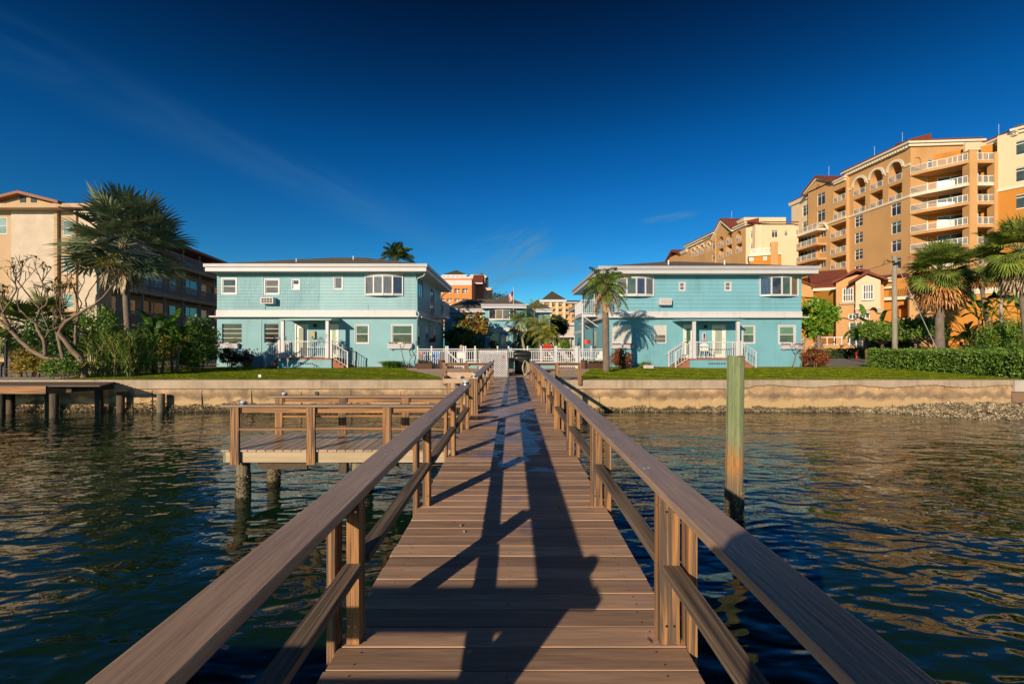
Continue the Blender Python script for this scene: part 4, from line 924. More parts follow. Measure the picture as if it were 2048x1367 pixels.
# porch
def porch(H, fac, pr, posts, base, ys, stairsL, stairsR, dstep, chair=None, red=False):
    yf = YH - 1.35; FP = Fac(fac.O.x, yf, fac.O.x + fac.L, yf); t = H
    s0, s1 = FP.s(base[0]), FP.s(base[1]); zt = FP.z(base[0], ys[0]); zb = -.1
    b = MB(FP); b.box(s0, s1, -1.34, .0, zb, zt - .09); p = b.obj('porch_base', m_stuc if red else m_stucL, t)
    b = MB(FP); b.box(s0 - .03, s1 + .03, -1.342, .03, zt - .088, zt); b.obj('brick_edge', m_brick, p)
    vents(FP, base[0] + (base[1] - base[0]) * (.34), base[0] + (base[1] - base[0]) * (.66), 725, 728.5, 10, p)
    r = MB(FP); sr0, sr1 = FP.s(pr[0]), FP.s(pr[1]); zr = FP.z(pr[0], ys[1]); zr2 = zr + .12; yb = -1.34
    r.prism([(.12, zr), (.12, zr + .07), (yb, zr + .17), (yb, zr)], sr0, sr1); rf = r.obj('porch_roof', m_gut if not red else m_lap, t)
    for px_ in posts:
        q = MB(FP); s = FP.s(px_); q.box(s - .09, s + .09, -.16, .0, zt, zr - .002); q.obj('porch_post', m_white, t, bevel=.008)
    railing(FP, FP.s(posts[0]) + .09, FP.s(posts[1]) - .09, zt, zt + .98, -.06, t, step=.12)
    for side, st, px_ in ((-1, stairsL, posts[0]), (1, stairsR, posts[1])):
        if not st: continue
        sa, sb = FP.s(st[0]), FP.s(st[1])      # sa at the top next to the base, sb at the bottom
        n = 4; b = MB(FP)
        for i in range(n):
            xa = sa + (sb - sa) * i / n; xb = sa + (sb - sa) * (i + 1) / n
            lo_, hi_ = sorted((xa, xb)); b.box(lo_, hi_, -1.2, -.08, zb, zt - (zt - zb) * (i + .55) / n)
        b.obj('steps', m_brick, t)
        top = FP.s(px_) + side * .22
        q = MB(FP); q.box(*sorted((top - .06, top + .06)), -.15, -.03, zt, zt + 1.02); q.obj('rail_post', m_white, t)
        railing(FP, top, sb, zt, zt + .95, -.07, t, name='stair_rail', zend=zb + .05, step=.15 if side > 0 else .15)
        railing(FP, top, sb, zt, zt + .95, -1.2, t, name='stair_rail', zend=zb + .05, step=.15)
    return FP
FPL = porch(hl, FL, (561, 664), (564.5, 654), (555, 663), (715.5, 640), (555, 530), (663, 694), 4)
# ---------------------------------------------------------------- RIGHT HOUSE
rx0, rx1 = X(1219, YH), X(1603, YH)
FR = Fac(rx0, YH, rx1, YH)
hr = thing('house', 'bright blue two storey house with two bow windows, right of pier', 'house', (rx0 + 6, YH + 4, 0))
zb0, zb1 = FR.z(1400, 635.5), FR.z(1400, 622.5); ze = FR.z(1400, 546)
up = [FR.r(1358.5, 564, 1370, 581), FR.r(1449.5, 563.5, 1462, 581)]
b = wall(FR, 0, FR.L, zb1, ze + .1, [(*v, .12) for v in up], .12); b.obj('upper_wall', m_lap, hr)
lo = [FR.r(1222, 649.5, 1262.5, 686.5), FR.r(1308, 649.5, 1333, 686), FR.r(1484.5, 650.5, 1510, 686.5), FR.r(1557.5, 651, 1590, 686.5), FR.r(1366.5, 649, 1388, 716), FR.r(1424, 649.5, 1451, 716)]
b = wall(FR, 0, FR.L, z0, zb0, [(*v, .12) for v in lo], .12); b.obj('lower_wall', m_stuc, hr)
b = MB(FR); b.box(-.02, FR.L + .02, -.13, .05, zb0, zb1); b.box(-.12, FR.L + .28, .051, .30, zb0 - .005, zb0 + .07); b.box(FR.L, FR.L + .28, -.3, .05, zb0 - .005, zb0 + .07); b.obj('white_band', m_whitec, hr)
b = MB(FR); b.box(0, FR.L, 0, .03, z0, FR.z(1500, 718.5)); b.obj('plinth', m_stuc, hr)
b = MB(); b.box(rx0 + .13, rx1 - .01, YH + .13, 38.2, z0, ze); b.obj('back_wall', m_stuc, hr)
YB2 = 38.2; FRs = Fac(rx0 - .004, YB2, rx0 - .004, YH + .002)
so2 = [(FRs.L - 2.2, FRs.L - 1.3, .9, 2.1), (FRs.L - 5.6, FRs.L - 4.3, .55, 2.25)]
b = wall(FRs, 0, FRs.L, z0, 2.9, [(*so2[1], .1)], .11); b.obj('side_wall', m_stuc, hr)
u2 = [(FRs.L - 1.9, FRs.L - .9, 3.9, 5.2), (FRs.L - 5.3, FRs.L - 3.8, 3.25, 5.4)]
b = wall(FRs, 0, FRs.L, 2.9, ze + .1, [(*v, .1) for v in u2], .11); b.obj('side_wall', m_lap, hr)
window(FRs, so2[1], hr, m_white, g_blind, rows=2, fw=.1); window(FRs, u2[0], hr, m_white, g_brown, fw=.05); window(FRs, u2[1], hr, m_white, g_brown, cols=2, fw=.06, name='balcony_door')
b = MB(FRs); b.box(0, FRs.L - .001, .001, .05, zb0, zb1); b.box(0, FRs.L - .31, .051, .3, zb0 - .005, zb0 + .07); b.obj('white_band', m_whitec, hr)
side_balcony(FRs, 31.0, 34.4, 1.15, 3.35, hr)
q = MB(FRs); sA = FRs.O.y - 31.05; q.box(sA - .05, sA + .05, 1.05, 1.15, 0, 3.23); q.box(sA - .4, sA - .32, .9, 1.0, 0, 3.23); q.obj('balcony_post', m_white, hr)
q = MB(FRs); q.tube([(sA - .2, .8, 1.35), (sA - .2, .8, 1.62)], [.26, .26], 14); q.obj('hanging_basket', mat('red_paint', (0.5, 0.03, 0.02), .5), hr)
for v in up: split_pane(FR, v, hr, g_brown, g_brown, m_white, fw=.07, trim=.03)
window(FR, lo[0], hr, m_white, g_blind, rows=3, fw=.07, colw=.02); 
w_ = window(FR, lo[1], hr, m_white, g_blind, rowpos=[.22, .45, .72], fw=.06, colw=.02)
q = MB(FR); a_ = lo[1]; q.box(a_[0] + .06, a_[1] - .06, -.045, -.03, a_[2] + .06, a_[2] + (a_[3] - a_[2]) * .47); q.obj('screen', g_brown, w_)
split_pane(FR, lo[2], hr, g_green, g_green2, m_white, fw=.08, trim=.02); split_pane(FR, lo[3], hr, g_green, g_green2, m_white, fw=.08, trim=.05)
bow_window(FR, 1233, 1307, 545, 558, 588, 593, hr, [g_curt, g_green2, g_navy, g_curt]); bow_window(FR, 1519, 1595.5, 545, 556, 589, 592.5, hr, [g_navy, g_dark, g_green2, g_ochre])
door(FR, 1366.5, 1388, 649, 716, hr, -1, g_green2); door(FR, 1424, 1451, 649.5, 716, hr, 1)
ac_unit(FR, 1315.5, 1339, 597.5, 610.5, hr, False)
flower_box(FR, 1221, 1267, 689.5, 699, hr); flower_box(FR, 1559, 1604, 690, 700, hr)
v = FR.r(1403.5, 665, 1410.5, 680.5); b = MB(FR); b.box(v[0], v[1], 0, .12, v[2], v[3]); o = b.obj('extinguisher_box', m_white, hr, bevel=.01)
b = MB(FR); b.box(v[0] + .05, v[1] - .05, .1, .124, v[2] + .05, v[3] - .05); b.obj('box_window', g_dark, o)
b = MB(FR); sm = (v[0] + v[1]) / 2; b.tube([(sm, .13, v[2] + .06), (sm, .13, v[2] + .2), (sm, .13, v[2] + .23)], [.045, .045, .02], 10); b.obj('extinguisher', MATS['red_paint'], o)
wall_lamp(FR, 1409, 652, hr)
vents(FR, 1303, 1333, 725, 728.5, 10, hr); vents(FR, 1560, 1583, 725, 728.5, 8, hr)
q = MB(FR); q.box(FR.s(1303), FR.s(1304), 0, .03, 3.1, FR.z(1303, 600)); q.obj('conduit', m_lap, hr)
hip_roof(hr, rx0 - .75, X(1637, 26.9) , YH - .7, YB2 + .6, Z(532.5, 26.9), 1.36, fasc=.40)
q = MB()
for px_, py_, YY in ((1337, 520, 28.7), (1449, 520, 28.7)): q.tube([(X(px_, YY), YY, 6.0), (X(px_, YY), YY, Z(py_, YY))], .05, 8)
q.obj('vent_pipe', m_white, hr)
FPR = porch(hr, FR, (1361, 1487), (1389, 1477), (1380, 1488), (716.5, 641), (1380, 1352), (1488, 1513), 4, red=True)
q = MB(FR); q.tube([(FR.s(1331), .1, FR.z(1331, 709)), (FR.s(1363), .1, FR.z(1363, 689))], .025, 6); q.obj('wall_handrail', m_white, hr)
# monobloc chair on the right porch
def plastic_chair(x, y, z, rz, label, group=None):
    t = thing('plastic_chair', label, 'chair', (0, 0, 0), group); w = .27
    b = MB(); b.box(-w, w, -.24, .24, .42, .45); b.obj('seat', MATS['white_plastic'], t, bevel=.01)
    b = MB(); n = 10
    pr = [(w * 1.0 * math.cos(math.pi * i / n), .66 + .24 * math.sin(math.pi * i / n)) for i in range(n + 1)] + [(-w, .44), (w, .44)]
    b.prism(pr, .22, .25, along=1); b.obj('backrest', MATS['white_plastic'], t)
    for sx in (-1, 1):
        for sy in (-1, 1): q = MB(); q.tube([(sx * w * 1.05, sy * .26, 0), (sx * w * .92, sy * .22, .43)], [.022, .032], 6); q.obj('leg', MATS['white_plastic'], t)
        q = MB(); q.tube([(sx * (w + .02), -.24, .42), (sx * (w + .03), -.22, .64), (sx * (w + .02), .0, .66), (sx * w, .22, .68)], .022, 6); q.obj('armrest', MATS['white_plastic'], t)
    t.location = (x, y, z); t.rotation_euler = (0, 0, rz)
    return t
plastic_chair(X(1413, 26.9), 26.95, Z(716.5, 26.25), R(8), 'white plastic armchair on the porch of the right house')
# ---------------------------------------------------------------- COURTYARD HOUSES
YC = 54.0
FC = Fac(X(970, YC), YC, X(1053, YC), YC); hc = thing('house', 'blue house with central bow window and glass door behind the courtyard', 'house', (0, YC + 3, 0))
cze = FC.z(1010, 618); zbb = FC.z(1010, 664), FC.z(1010, 656)
b = wall(FC, 0, FC.L, zbb[1], cze + .3, [], .12); b.obj('upper_wall', m_lap, hc)
hol = [FC.r(980, 665, 998, 695), FC.r(1001, 671, 1015, 694)]
b = wall(FC, 0, FC.L, z0, zbb[0], [(*hol[0], .1), (*hol[1], .1)], .12); b.obj('lower_wall', m_stuc, hc)
b = MB(FC); b.box(-.05, FC.L + .05, -.1, .08, zbb[0], zbb[1]); b.obj('white_band', m_white, hc)
window(FC, hol[0], hc, m_white, g_curt, fw=.03); door(FC, 1001, 1015, 671, 694, hc, 1, g_dark)
q = MB(FC); q.box(FC.s(999), FC.s(1000.3), 0, .05, 0, zbb[0]); q.box(FC.s(1015.2), FC.s(1016), 0, .05, 0, zbb[0]); q.obj('pilaster', m_white, hc)
bow_window(FC, 978, 1033, 615, 620, 637, 640, hc, [g_dark, g_ochre, g_curt, g_navy])
b = MB(); b.box(X(970, YC) + .02, X(1053, YC) - .02, YC + .13, YC + 7, z0, cze + .2); b.obj('back_wall', m_stuc, hc)
hip_roof(hc, X(963, 53.3), X(1053, 53.3), 53.3, 61, Z(608, 53.3), 1.35, fasc=.45)
wl_ = thing('house', 'blue courtyard wing with plain upper wall, left of the central house', 'house', (-5, 58, 0))
FW = Fac(X(889, 56), 56, X(971, 56), 56)
b = wall(FW, 0, FW.L, 2.7, 5.7, [], .1); b.obj('upper_wall', m_lapL, wl_)
b = wall(FW, 0, FW.L, z0, 2.7, [(.6, 1.6, .4, 2.3, .1)], .12); b.obj('lower_wall', m_stuc, wl_); window(FW, (.6, 1.6, .4, 2.3), wl_, m_white, g_dark)
b = MB(); b.box(X(889, 56) + .02, X(971, 56), 56.15, 62, z0, 5.7); b.obj('back_wall', m_stuc, wl_)
b = MB(FW); b.prism([(0, 2.95), (1.9, 2.55), (1.9, 2.48), (0, 2.6)], -.3, 4.4); b.obj('canopy', mat('awning_blue', (0.06, 0.2, 0.3), .6), wl_)
for s in (0, 4.1): q = MB(FW); q.box(s, s + .08, 1.75, 1.83, z0, 2.5); q.obj('canopy_post', m_white, wl_)
hip_roof(wl_, X(893, 55.3) - .6, X(973, 55.3), 55.3, 62.5, Z(617, 55.3), 1.5, fasc=.42, ridge=(X(930, 58), X(1000, 58)))
wr_ = thing('house', 'blue courtyard wing behind the palms, right of the central house', 'house', (3, 58, 0))
FW = Fac(X(1051, 56), 56, X(1100, 56), 56)
b = wall(FW, 0, FW.L, z0, 5.7, [], .12); b.obj('wall', m_stuc, wr_)
b = MB(); b.box(X(1051, 56) + .02, X(1100, 56) - .01, 56.15, 62, z0, 5.7); b.obj('back_wall', m_stuc, wr_)
hip_roof(wr_, X(1045, 55.3), X(1105, 55.3), 55.3, 62.5, Z(617, 55.3), 1.3, fasc=.42)
# far right wing, seen on its sunny left side
fw_ = thing('house', 'blue wing with side canopy behind the right house', 'house', (12, 52, 0))
FS = Fac(8.35, 61, 8.35, 45)
b = wall(FS, 0, FS.L, 2.9, 5.85, [(13.4, 14.2, 4.2, 5.3, .1)], .1); b.obj('side_wall', m_lap, fw_); window(FS, (13.4, 14.2, 4.2, 5.3), fw_, m_white, g_dark)
b = wall(FS, 0, FS.L, z0, 2.9, [(12.2, 13.0, .2, 2.1, .1), (14.6, 15.3, .9, 2.1, .1)], .12); b.obj('side_wall', m_stuc, fw_); window(FS, (12.2, 13.0, .2, 2.1), fw_, m_white, g_dark, name='door'); window(FS, (14.6, 15.3, .9, 2.1), fw_, m_white, g_dark)
b = MB(); b.box(8.5, 16.5, 45.1, 61, z0, 5.8); b.obj('wall', m_stuc, fw_)
b = MB(FS); b.box(0, FS.L, .001, .05, 2.6, 2.95); b.obj('white_band', m_white, fw_)
b = MB(FS); b.prism([(0, 2.75), (1.3, 2.45), (1.3, 2.38), (0, 2.5)], 8.5, 15.8); b.obj('canopy', m_gut, fw_)
q = MB(FS); q.box(9, 9.08, 1.2, 1.28, z0, 2.4); q.obj('canopy_post', m_white, fw_)
hip_roof(fw_, 7.65, 17.2, 44.3, 61.7, 6.02, 1.3, fasc=.4)
lw_ = thing('house', 'blue wing mostly hidden behind the left house', 'house', (-12, 52, 0))
b = MB(); b.box(-16.5, -8.35, 45, 55.4, z0, 5.8); b.obj('wall', m_stuc, lw_); hip_roof(lw_, -17.2, -7.65, 44.3, 55.2, 6.02, 1.3, fasc=.4)
# ================================================================ COURTYARD FENCE AND SMALL THINGS
YF = 26.3; FF = Fac(-6, YF, 6, YF); fs = FF.s
ft = Z(697, YF); gz = -.06
def fence(px0, px1, label, posts, zb=gz, step=.12, gate=False, o=0.0):
    t = thing('fence' if not gate else 'gate', label, 'fence' if not gate else 'gate', (X((px0 + px1) / 2, YF), YF, gz), None if gate else 'white picket fence sections')
    s0, s1 = fs(px0), fs(px1); b = MB(FF)
    for zz, h in ((ft - .05, .05), (ft - .16, .04), (zb + .08, .04)): b = MB(FF); b.box(s0, s1, o - .02, o + .02, zz, zz + h); b.obj('rail', m_white, t)
    b = MB(FF); n = int((s1 - s0) / step)
    for i in range(n + 1): s = s0 + (s1 - s0) * i / n; b.box(s - .018, s + .018, o + .0215, o + .035, zb + .04, ft - .12)
    b.obj('pickets', m_white, t)
    for p in posts: q = MB(FF); s = fs(p); q.box(s - .04, s + .04, o - .04, o + .019, zb, ft + .16); q.obj('post', m_white, t)
    if gate:
        q = MB(FF); q.prism([(s0, ft - .2), (s0 + .06, ft - .16), (s1, zb + .12), (s1 - .06, zb + .08)][::-1], o + .036, o + .05, along=1); q.obj('brace', m_white, t)
    return t
fence(834, 892.5, 'white picket fence section between left house and gate', (835, 863, 892))
fence(895, 928, 'white picket gate with diagonal brace, left of lattice', (895.5, 927), gate=True, o=.0)
fence(930, 957, 'short white picket fence section left of the lattice screen', (931, 950), zb=.32)
fence(958, 1110, 'long white picket fence section behind the lattice screen and black bin', (995, 1017, 1055, 1082, 1110), zb=.32)
fence(1112, 1152, 'white picket fence section with gate posts right of the pool wall', (1113, 1152))
fence(1156, 1207, 'white picket fence section by the ringed palm trunk', (1158, 1182))
q = MB(FF); q.box(fs(1152.6), fs(1158) - .05, .03, .12, gz, ft + .12); tag(q.obj('gate_post', m_white, None), 'thick white gate post in the picket fence right of the pool', 'post')
# raised pool with blue walls
pl = thing('pool_wall', 'raised blue painted pool wall below the white fence', 'pool', (.3, YF + 1, gz))
q = MB(FF); q.box(fs(936), fs(1110), -3.6, -.06, gz, .24); q.obj('wall', m_stuc, pl)
q = MB(FF); q.box(fs(936) - .06, fs(1110) + .06, -3.7, -.045, .243, .31); q.obj('coping', m_white, pl)
q = MB(FF); q.box(fs(936) + .2, fs(1110) - .2, -3.5, -.3, .311, .315); q.obj('pool_cover', mat('navy_tarp', (0.02, 0.035, 0.11), .5), pl)
# lattice screen
ls = thing('lattice_screen', 'white diagonal lattice screen in a grey wooden frame at pier end', 'lattice screen', (X(986, 19.3), 19.3, -.06))
FLt = Fac(X(957, 19.3), 19.3, X(1015, 19.3), 19.3); Lw = FLt.L; zt, zl = FLt.z(986, 700), -.05
b = MB(FLt); st = .102; t_ = .0125; H_ = zt - zl; c_ = -H_
def clipline(c, sgn):
    # line z = sgn*(s - c) over the rect
    pts = []
    for s in (0, Lw):
        z = sgn * (s - c)
        if 0 <= z <= H_: pts.append((s, z))
    for z in (0, H_):
        s = z / sgn + c
        if 0 < s < Lw: pts.append((s, z))
    return sorted(set(pts))[:2]
for sgn, oo in ((1, .0), (-1, .008)):
    c = -H_ if sgn > 0 else 0
    while c < Lw + (0 if sgn > 0 else H_):
        p = clipline(c, sgn)
        if len(p) == 2 and abs(p[0][0] - p[1][0]) > .03:
            (a, za), (d_, zd) = p; nx_, nz_ = -sgn * .707 * t_, .707 * t_
            pr = [(a - nx_, zl + za - nz_), (d_ - nx_, zl + zd - nz_), (d_ + nx_, zl + zd + nz_), (a + nx_, zl + za + nz_)]
            if sgn < 0: pass
            b.prism(pr, oo, oo + .007, along=1)
        c += st
b.obj('lattice', m_white, ls)
m_gray = mat('grey_wood', (0.17, 0.135, 0.11), .85, var=.35, vscale=3, axis='X', stretch=8)
for nm, bx in (('frame_post', (-.05, -.002, -.03, .04, zl, zt + .02)), ('frame_post', (Lw + .002, Lw + .05, -.03, .04, zl, zt + .02)), ('top_rail', (-.06, Lw + .06, -.05, .05, zt + .021, zt + .065))):
    q = MB(FLt); q.box(*bx); q.obj(nm, m_gray, ls)
q = MB(FLt); s_ = FLt.s(1007); z_ = FLt.z(1007, 714)
for i in range(5):
    a0 = i * 2 * math.pi / 5 + .3; q.poly([(s_, .03, z_), (s_ + .05 * math.cos(a0 - .3), .032, z_ + .05 * math.sin(a0 - .3)), (s_ + .065 * math.cos(a0), .034, z_ + .065 * math.sin(a0)), (s_ + .05 * math.cos(a0 + .3), .032, z_ + .05 * math.sin(a0 + .3))])
tag(q.obj('starfish_ornament', MATS['red_paint'], None), 'small red star ornament hanging on the lattice screen', 'ornament')
# black bin with lid
t = thing('storage_bin', 'tall black plastic bin with flared lid beside the lattice screen', 'bin', (X(1044, 21.5), 21.5, -.06))
def rrect(w, d, r, n=5):
    out_ = []
    for cx_, cy_, a0 in ((w - r, d - r, 0), (-(w - r), d - r, 90), (-(w - r), -(d - r), 180), (w - r, -(d - r), 270)):
        for i in range(n + 1): a = R(a0 + 90 * i / n); out_.append((cx_ + r * math.cos(a), cy_ + r * math.sin(a)))
    return out_
def loft(b, x, y, levels):
    rings = [[b.add((x + px_, y + py_, z)) for px_, py_ in rrect(w, d, r)] for z, w, d, r in levels]; n = len(rings[0])
    for A, B_ in zip(rings, rings[1:]):
        for j in range(n): b.f.append([A[j], A[(j + 1) % n], B_[(j + 1) % n], B_[j]]); b.m.append(0)
    b.f.append(rings[-1]); b.m.append(0); b.f.append(rings[0][::-1]); b.m.append(0)
m_blk = mat('black_plastic_bin', (0.018, 0.02, 0.018), .32, var=.4, vscale=5, bump=.3, bscale=6, bdist=.01)
b = MB(); loft(b, X(1044, 21.5), 21.5, [(-.06, .33, .3, .1), (.1, .35, .32, .12), (.65, .37, .34, .14), (.8, .38, .35, .14)]); b.obj('body', m_blk, t, smooth=True)
b = MB(); loft(b, X(1044, 21.5), 21.5, [(.80, .41, .38, .12), (.86, .43, .40, .12), (.98, .38, .35, .12), (1.02, .30, .28, .1)]); b.obj('lid', m_blk, t, smooth=True)
# coiled hose over the rail end
t = MB(); hx, hy = X(1050, 18.6), 18.6; r3 = random.Random(2)
for k in range(5):
    pts = []
    for i in range(25):
        a = 2 * math.pi * i / 24; pts.append((hx + (.08 + .02 * k) * math.cos(a) + .012 * k, hy + .03 * math.sin(a * 2) + .02 * k, .36 + (.30 - .012 * k) * math.sin(a)))
    t.tube(pts, .014, 6, cap=False)
t.tube([(hx + .05, hy, .08), (hx + .07, hy - .1, .0), (hx + .02, hy - .5, .015), (hx + .15, hy - .6, .015)], .014, 6)
tag(t.obj('garden_hose', mat('hose_tan', (0.42, 0.34, 0.24), .5), None, smooth=True), 'tan garden hose coiled at the end of the pier handrail', 'hose')
q = MB(); q.box(hx - .03, hx + .03, hy + .1, hy + .16, -.06, .68); tag(q.obj('hose_post', m_gray, None), 'short grey post holding the hose beside the black bin', 'post')
# grill between lattice and bin
t = thing('barbecue_grill', 'dark blue barbecue grill on wheels between lattice and black bin', 'grill', (X(1022, 20.2), 20.2, -.06))
q = MB(); gx, gy = X(1022, 20.2), 20.2; q.box(gx - .13, gx + .13, gy - .2, gy + .2, .25, .55); q.obj('cabinet', mat('grill_navy', (0.012, 0.03, 0.05), .35), t, bevel=.02)
q = MB(); loft(q, gx, gy, [(.552, .15, .22, .05), (.66, .14, .2, .06), (.72, .09, .15, .06)]); q.obj('hood', m_black, t, smooth=True)
for sx in (-1, 1):
    q = MB(); q.tube([(gx + sx * .10, gy - .15, .25), (gx + sx * .11, gy - .18, -.04)], .015, 6); q.obj('leg', m_steel, t)
    q = MB(); q.tube([(gx + sx * .12, gy - .2, .02), (gx + sx * .15, gy - .2, .02)], .07, 12); q.obj('wheel', m_black, t)
# planters
m_brownp = mat('brown_planter', (0.085, 0.035, 0.022), .5, var=.2)
def trough(px0, px1, label):
    x0, x1 = X(px0, 25.7), X(px1, 25.7); t = thing('planter_trough', label, 'planter', ((x0 + x1) / 2, 25.7, -.06), 'brown planter troughs')
    b = MB(); b.prism([(25.5, -.06), (25.9, -.06), (25.95, .26), (25.45, .26)][::-1], x0, x1); b.obj('trough', m_brownp, t)
    P = np.stack([npr.uniform(x0 + .05, x1 - .05, 500), npr.uniform(25.5, 25.9, 500), .27 + npr.exponential(.05, 500)], 1); leafquads('foliage', P, .045, m_leafdk, t)
def potp(px, label):
    x = X(px, 25.6); t = thing('round_planter', label, 'planter', (x, 25.6, -.06), 'round brown planters')
    b = MB(); b.tube([(x, 25.6, -.06), (x, 25.6, .38), (x, 25.6, .42)], [.15, .19, .21], 16); b.obj('pot', m_brownp, t)
    b = MB(); b.tube([(x, 25.6, .421), (x, 25.6, .43)], .17, 16); b.obj('soil', MATS['mulch'], t)
trough(834, 865, 'brown planter trough with flowers left of the gate'); trough(1176, 1208, 'brown planter trough beside the ringed palm trunk')
potp(884, 'round brown planter left of the gate'); potp(1168, 'round brown planter right of the guard rail')
# colourful toy ornaments and folded lounge chairs behind the fence
def lounge(px, label, YY=28.2, rz=0.3):
    x = X(px, YY); t = thing('lounge_chair', label, 'lounge chair', (0, 0, 0), 'white sun loungers behind the fence')
    b = MB(); b.box(-.3, .3, -.9, .4, .28, .31); b.obj('seat', MATS['white_plastic'], t)
    b = MB(); b.prism([(.4, .28), (.45, .27), (.95, .88), (.9, .9)], -.3, .3); o = b.obj('backrest', MATS['white_plastic'], t)
    for sx in (-.28, .28):
        for yy in (-.8, .35): q = MB(); q.tube([(sx, yy, 0), (sx, yy, .28)], .02, 6); q.obj('leg', MATS['white_plastic'], t)
        q = MB(); q.tube([(sx, -.3, .31), (sx, -.25, .5), (sx, .35, .5), (sx, .5, .42)], .018, 6); q.obj('armrest', MATS['white_plastic'], t)
    t.location = (x, YY, -.045); t.rotation_euler = (0, 0, rz); return t
lounge(1128, 'white plastic sun lounger behind the fence beside the pool', rz=1.1); lounge(1148, 'white plastic sun lounger standing behind the thick gate post', 29.4, 2.0); lounge(1186, 'white plastic sun lounger behind the fence by the balcony post', 28.4, -1.0); lounge(1170, 'white plastic sun lounger half hidden behind the round planter', 29.8, .7)
q = MB(); x = X(848, 26.0); y = 26.05
t = thing('pinwheel_ornament', 'red blue and green garden pinwheel in the trough', 'ornament', (x, y, .2))
q = MB(); q.tube([(x, y, .2), (x, y, .75)], .01, 6); q.obj('stick', m_white, t)
for nm, c, dx, dz in (('red_sail', (0.6, 0.03, 0.03), -.2, .18), ('blue_sail', (0.02, 0.08, 0.5), .02, .05), ('green_sail', (0.25, 0.6, 0.03), .35, .12)):
    q = MB(); m_ = mat('toy_' + nm, c, .4)
    q.poly([(x + dx, y - .03, .55 + dz), (x + dx + .12, y - .03, .5 + dz), (x + dx + .1, y, .6 + dz)]); q.poly([(x + dx, y - .03, .55 + dz), (x + dx - .02, y, .7 + dz), (x + dx + .09, y - .03, .66 + dz)]); q.tube([(x, y, .6), (x + dx + .04, y, .58 + dz)], .006, 4); q.obj(nm, m_, t)
t = thing('folding_chair', 'blue and white folding beach chair behind the fence left of gate', 'chair', (X(868, 27), 27, -.045))
q = MB(); x = X(868, 27); q.prism([(27.0, .3), (27.4, .9), (27.44, .88), (27.04, .27)], x - .25, x + .25); q.obj('backrest', mat('beach_blue', (0.04, 0.2, 0.6), .6), t)
q = MB(); q.box(x - .25, x + .25, 26.6, 27.0, .27, .3); q.obj('seat', MATS['beach_blue'], t)
for sx in (-.26, .26): q = MB(); q.tube([(x + sx, 26.6, -.04), (x + sx, 27.42, .9)], .015, 6); q.tube([(x + sx, 27.1, -.04), (x + sx, 26.6, .29)], .015, 6); q.obj('leg', MATS['white_plastic'], t)
t = thing('folding_chair', 'white folding chair with red cushion behind the fence right of pool', 'chair', (X(1095, 31), 31, -.045))
x = X(1095, 31); q = MB(); q.prism([(31.0, .95), (31.3, 1.3), (31.34, 1.28), (31.04, .92)], x - .3, x + .3); q.obj('backrest', MATS['red_paint'], t); q = MB(); q.box(x - .3, x + .3, 30.5, 31.0, .42, .46); q.obj('seat', MATS['white_plastic'], t)
for sx in (-.28, .28): q = MB(); q.tube([(x + sx, 30.55, -.04), (x + sx, 31.3, 1.3)], .018, 6); q.tube([(x + sx, 31.1, -.04), (x + sx, 30.55, .44)], .018, 6); q.obj('leg', MATS['white_plastic'], t)
# ---- lawn sign, lawn lamp, low spike
t = thing('lawn_sign', 'small white lawn sign with red lettering by the palm shadow', 'sign', (X(1297, 23.8), 23.8, -.05))
x = X(1297, 23.8); zc = Z(733, 23.8)
q = MB(); q.box(x - .255, x + .255, 23.79, 23.81, zc - .075, zc + .085); q.obj('board', m_white, t)
def text_mesh(txt, size, m, parent, loc, rx=90, name='lettering', align='CENTER'):
    cu = bpy.data.curves.new(name, 'FONT'); cu.body = txt; cu.size = size; cu.align_x = align; cu.extrude = .0015
    o = bpy.data.objects.new(name, cu); C.objects.link(o); bpy.context.view_layer.update()
    me = bpy.data.meshes.new_from_object(o.evaluated_get(bpy.context.evaluated_depsgraph_get())); bpy.data.objects.remove(o)
    o = bpy.data.objects.new(name, me); C.objects.link(o); me.materials.append(m); o.rotation_euler = (R(rx), 0, 0)
    o.parent = parent; o.location = Vector(loc) - wloc(parent); return o
text_mesh('PRIVATE DOCK', .068, MATS['red_paint'], t, (x, 23.788, zc + .015)); text_mesh('KEEP OFF', .068, MATS['red_paint'], t, (x, 23.788, zc - .055))
for sx in (-.18, .18): q = MB(); q.tube([(x + sx, 23.81, -.06), (x + sx, 23.81, zc)], .008, 6); q.obj('stake', m_black, t)
t = thing('lawn_lamp', 'small pale box lamp on a spike near the seawall, left lawn', 'lamp', (X(521, 18.2), 18.2, -.05))
x = X(521, 18.2); q = MB(); q.box(x - .06, x + .06, 18.14, 18.24, .01, .12); q.obj('lamp_head', m_conc2, t, bevel=.008); q = MB(); q.tube([(x, 18.2, -.06), (x, 18.2, .01)], .012, 6); q.obj('spike', m_black, t)
t = thing('lawn_spike', 'tiny black stake light on the grass beside the right guard rail', 'lamp', (X(1163, 18.6), 18.6, -.05))
x = X(1163, 18.6); q = MB(); q.box(x - .05, x + .05, 18.55, 18.62, -.04, .03); q.obj('lamp_head', m_black, t); q = MB(); q.tube([(x, 18.58, .03), (x, 18.58, .07)], .01, 6); q.obj('spike', m_black, t)
t = thing('garden_tap', 'small black garden tap stand before the left porch', 'tap', (X(628, 26.1), 26.1, -.05))
x = X(628, 26.1); q = MB(); q.tube([(x, 26.1, -.06), (x, 26.1, .16), (x - .12, 26.1, .18)], .02, 6); q.tube([(x, 26.1, .12), (x + .14, 26.1, .10), (x + .14, 26.1, .02)], .016, 6); q.obj('pipe', m_black, t)
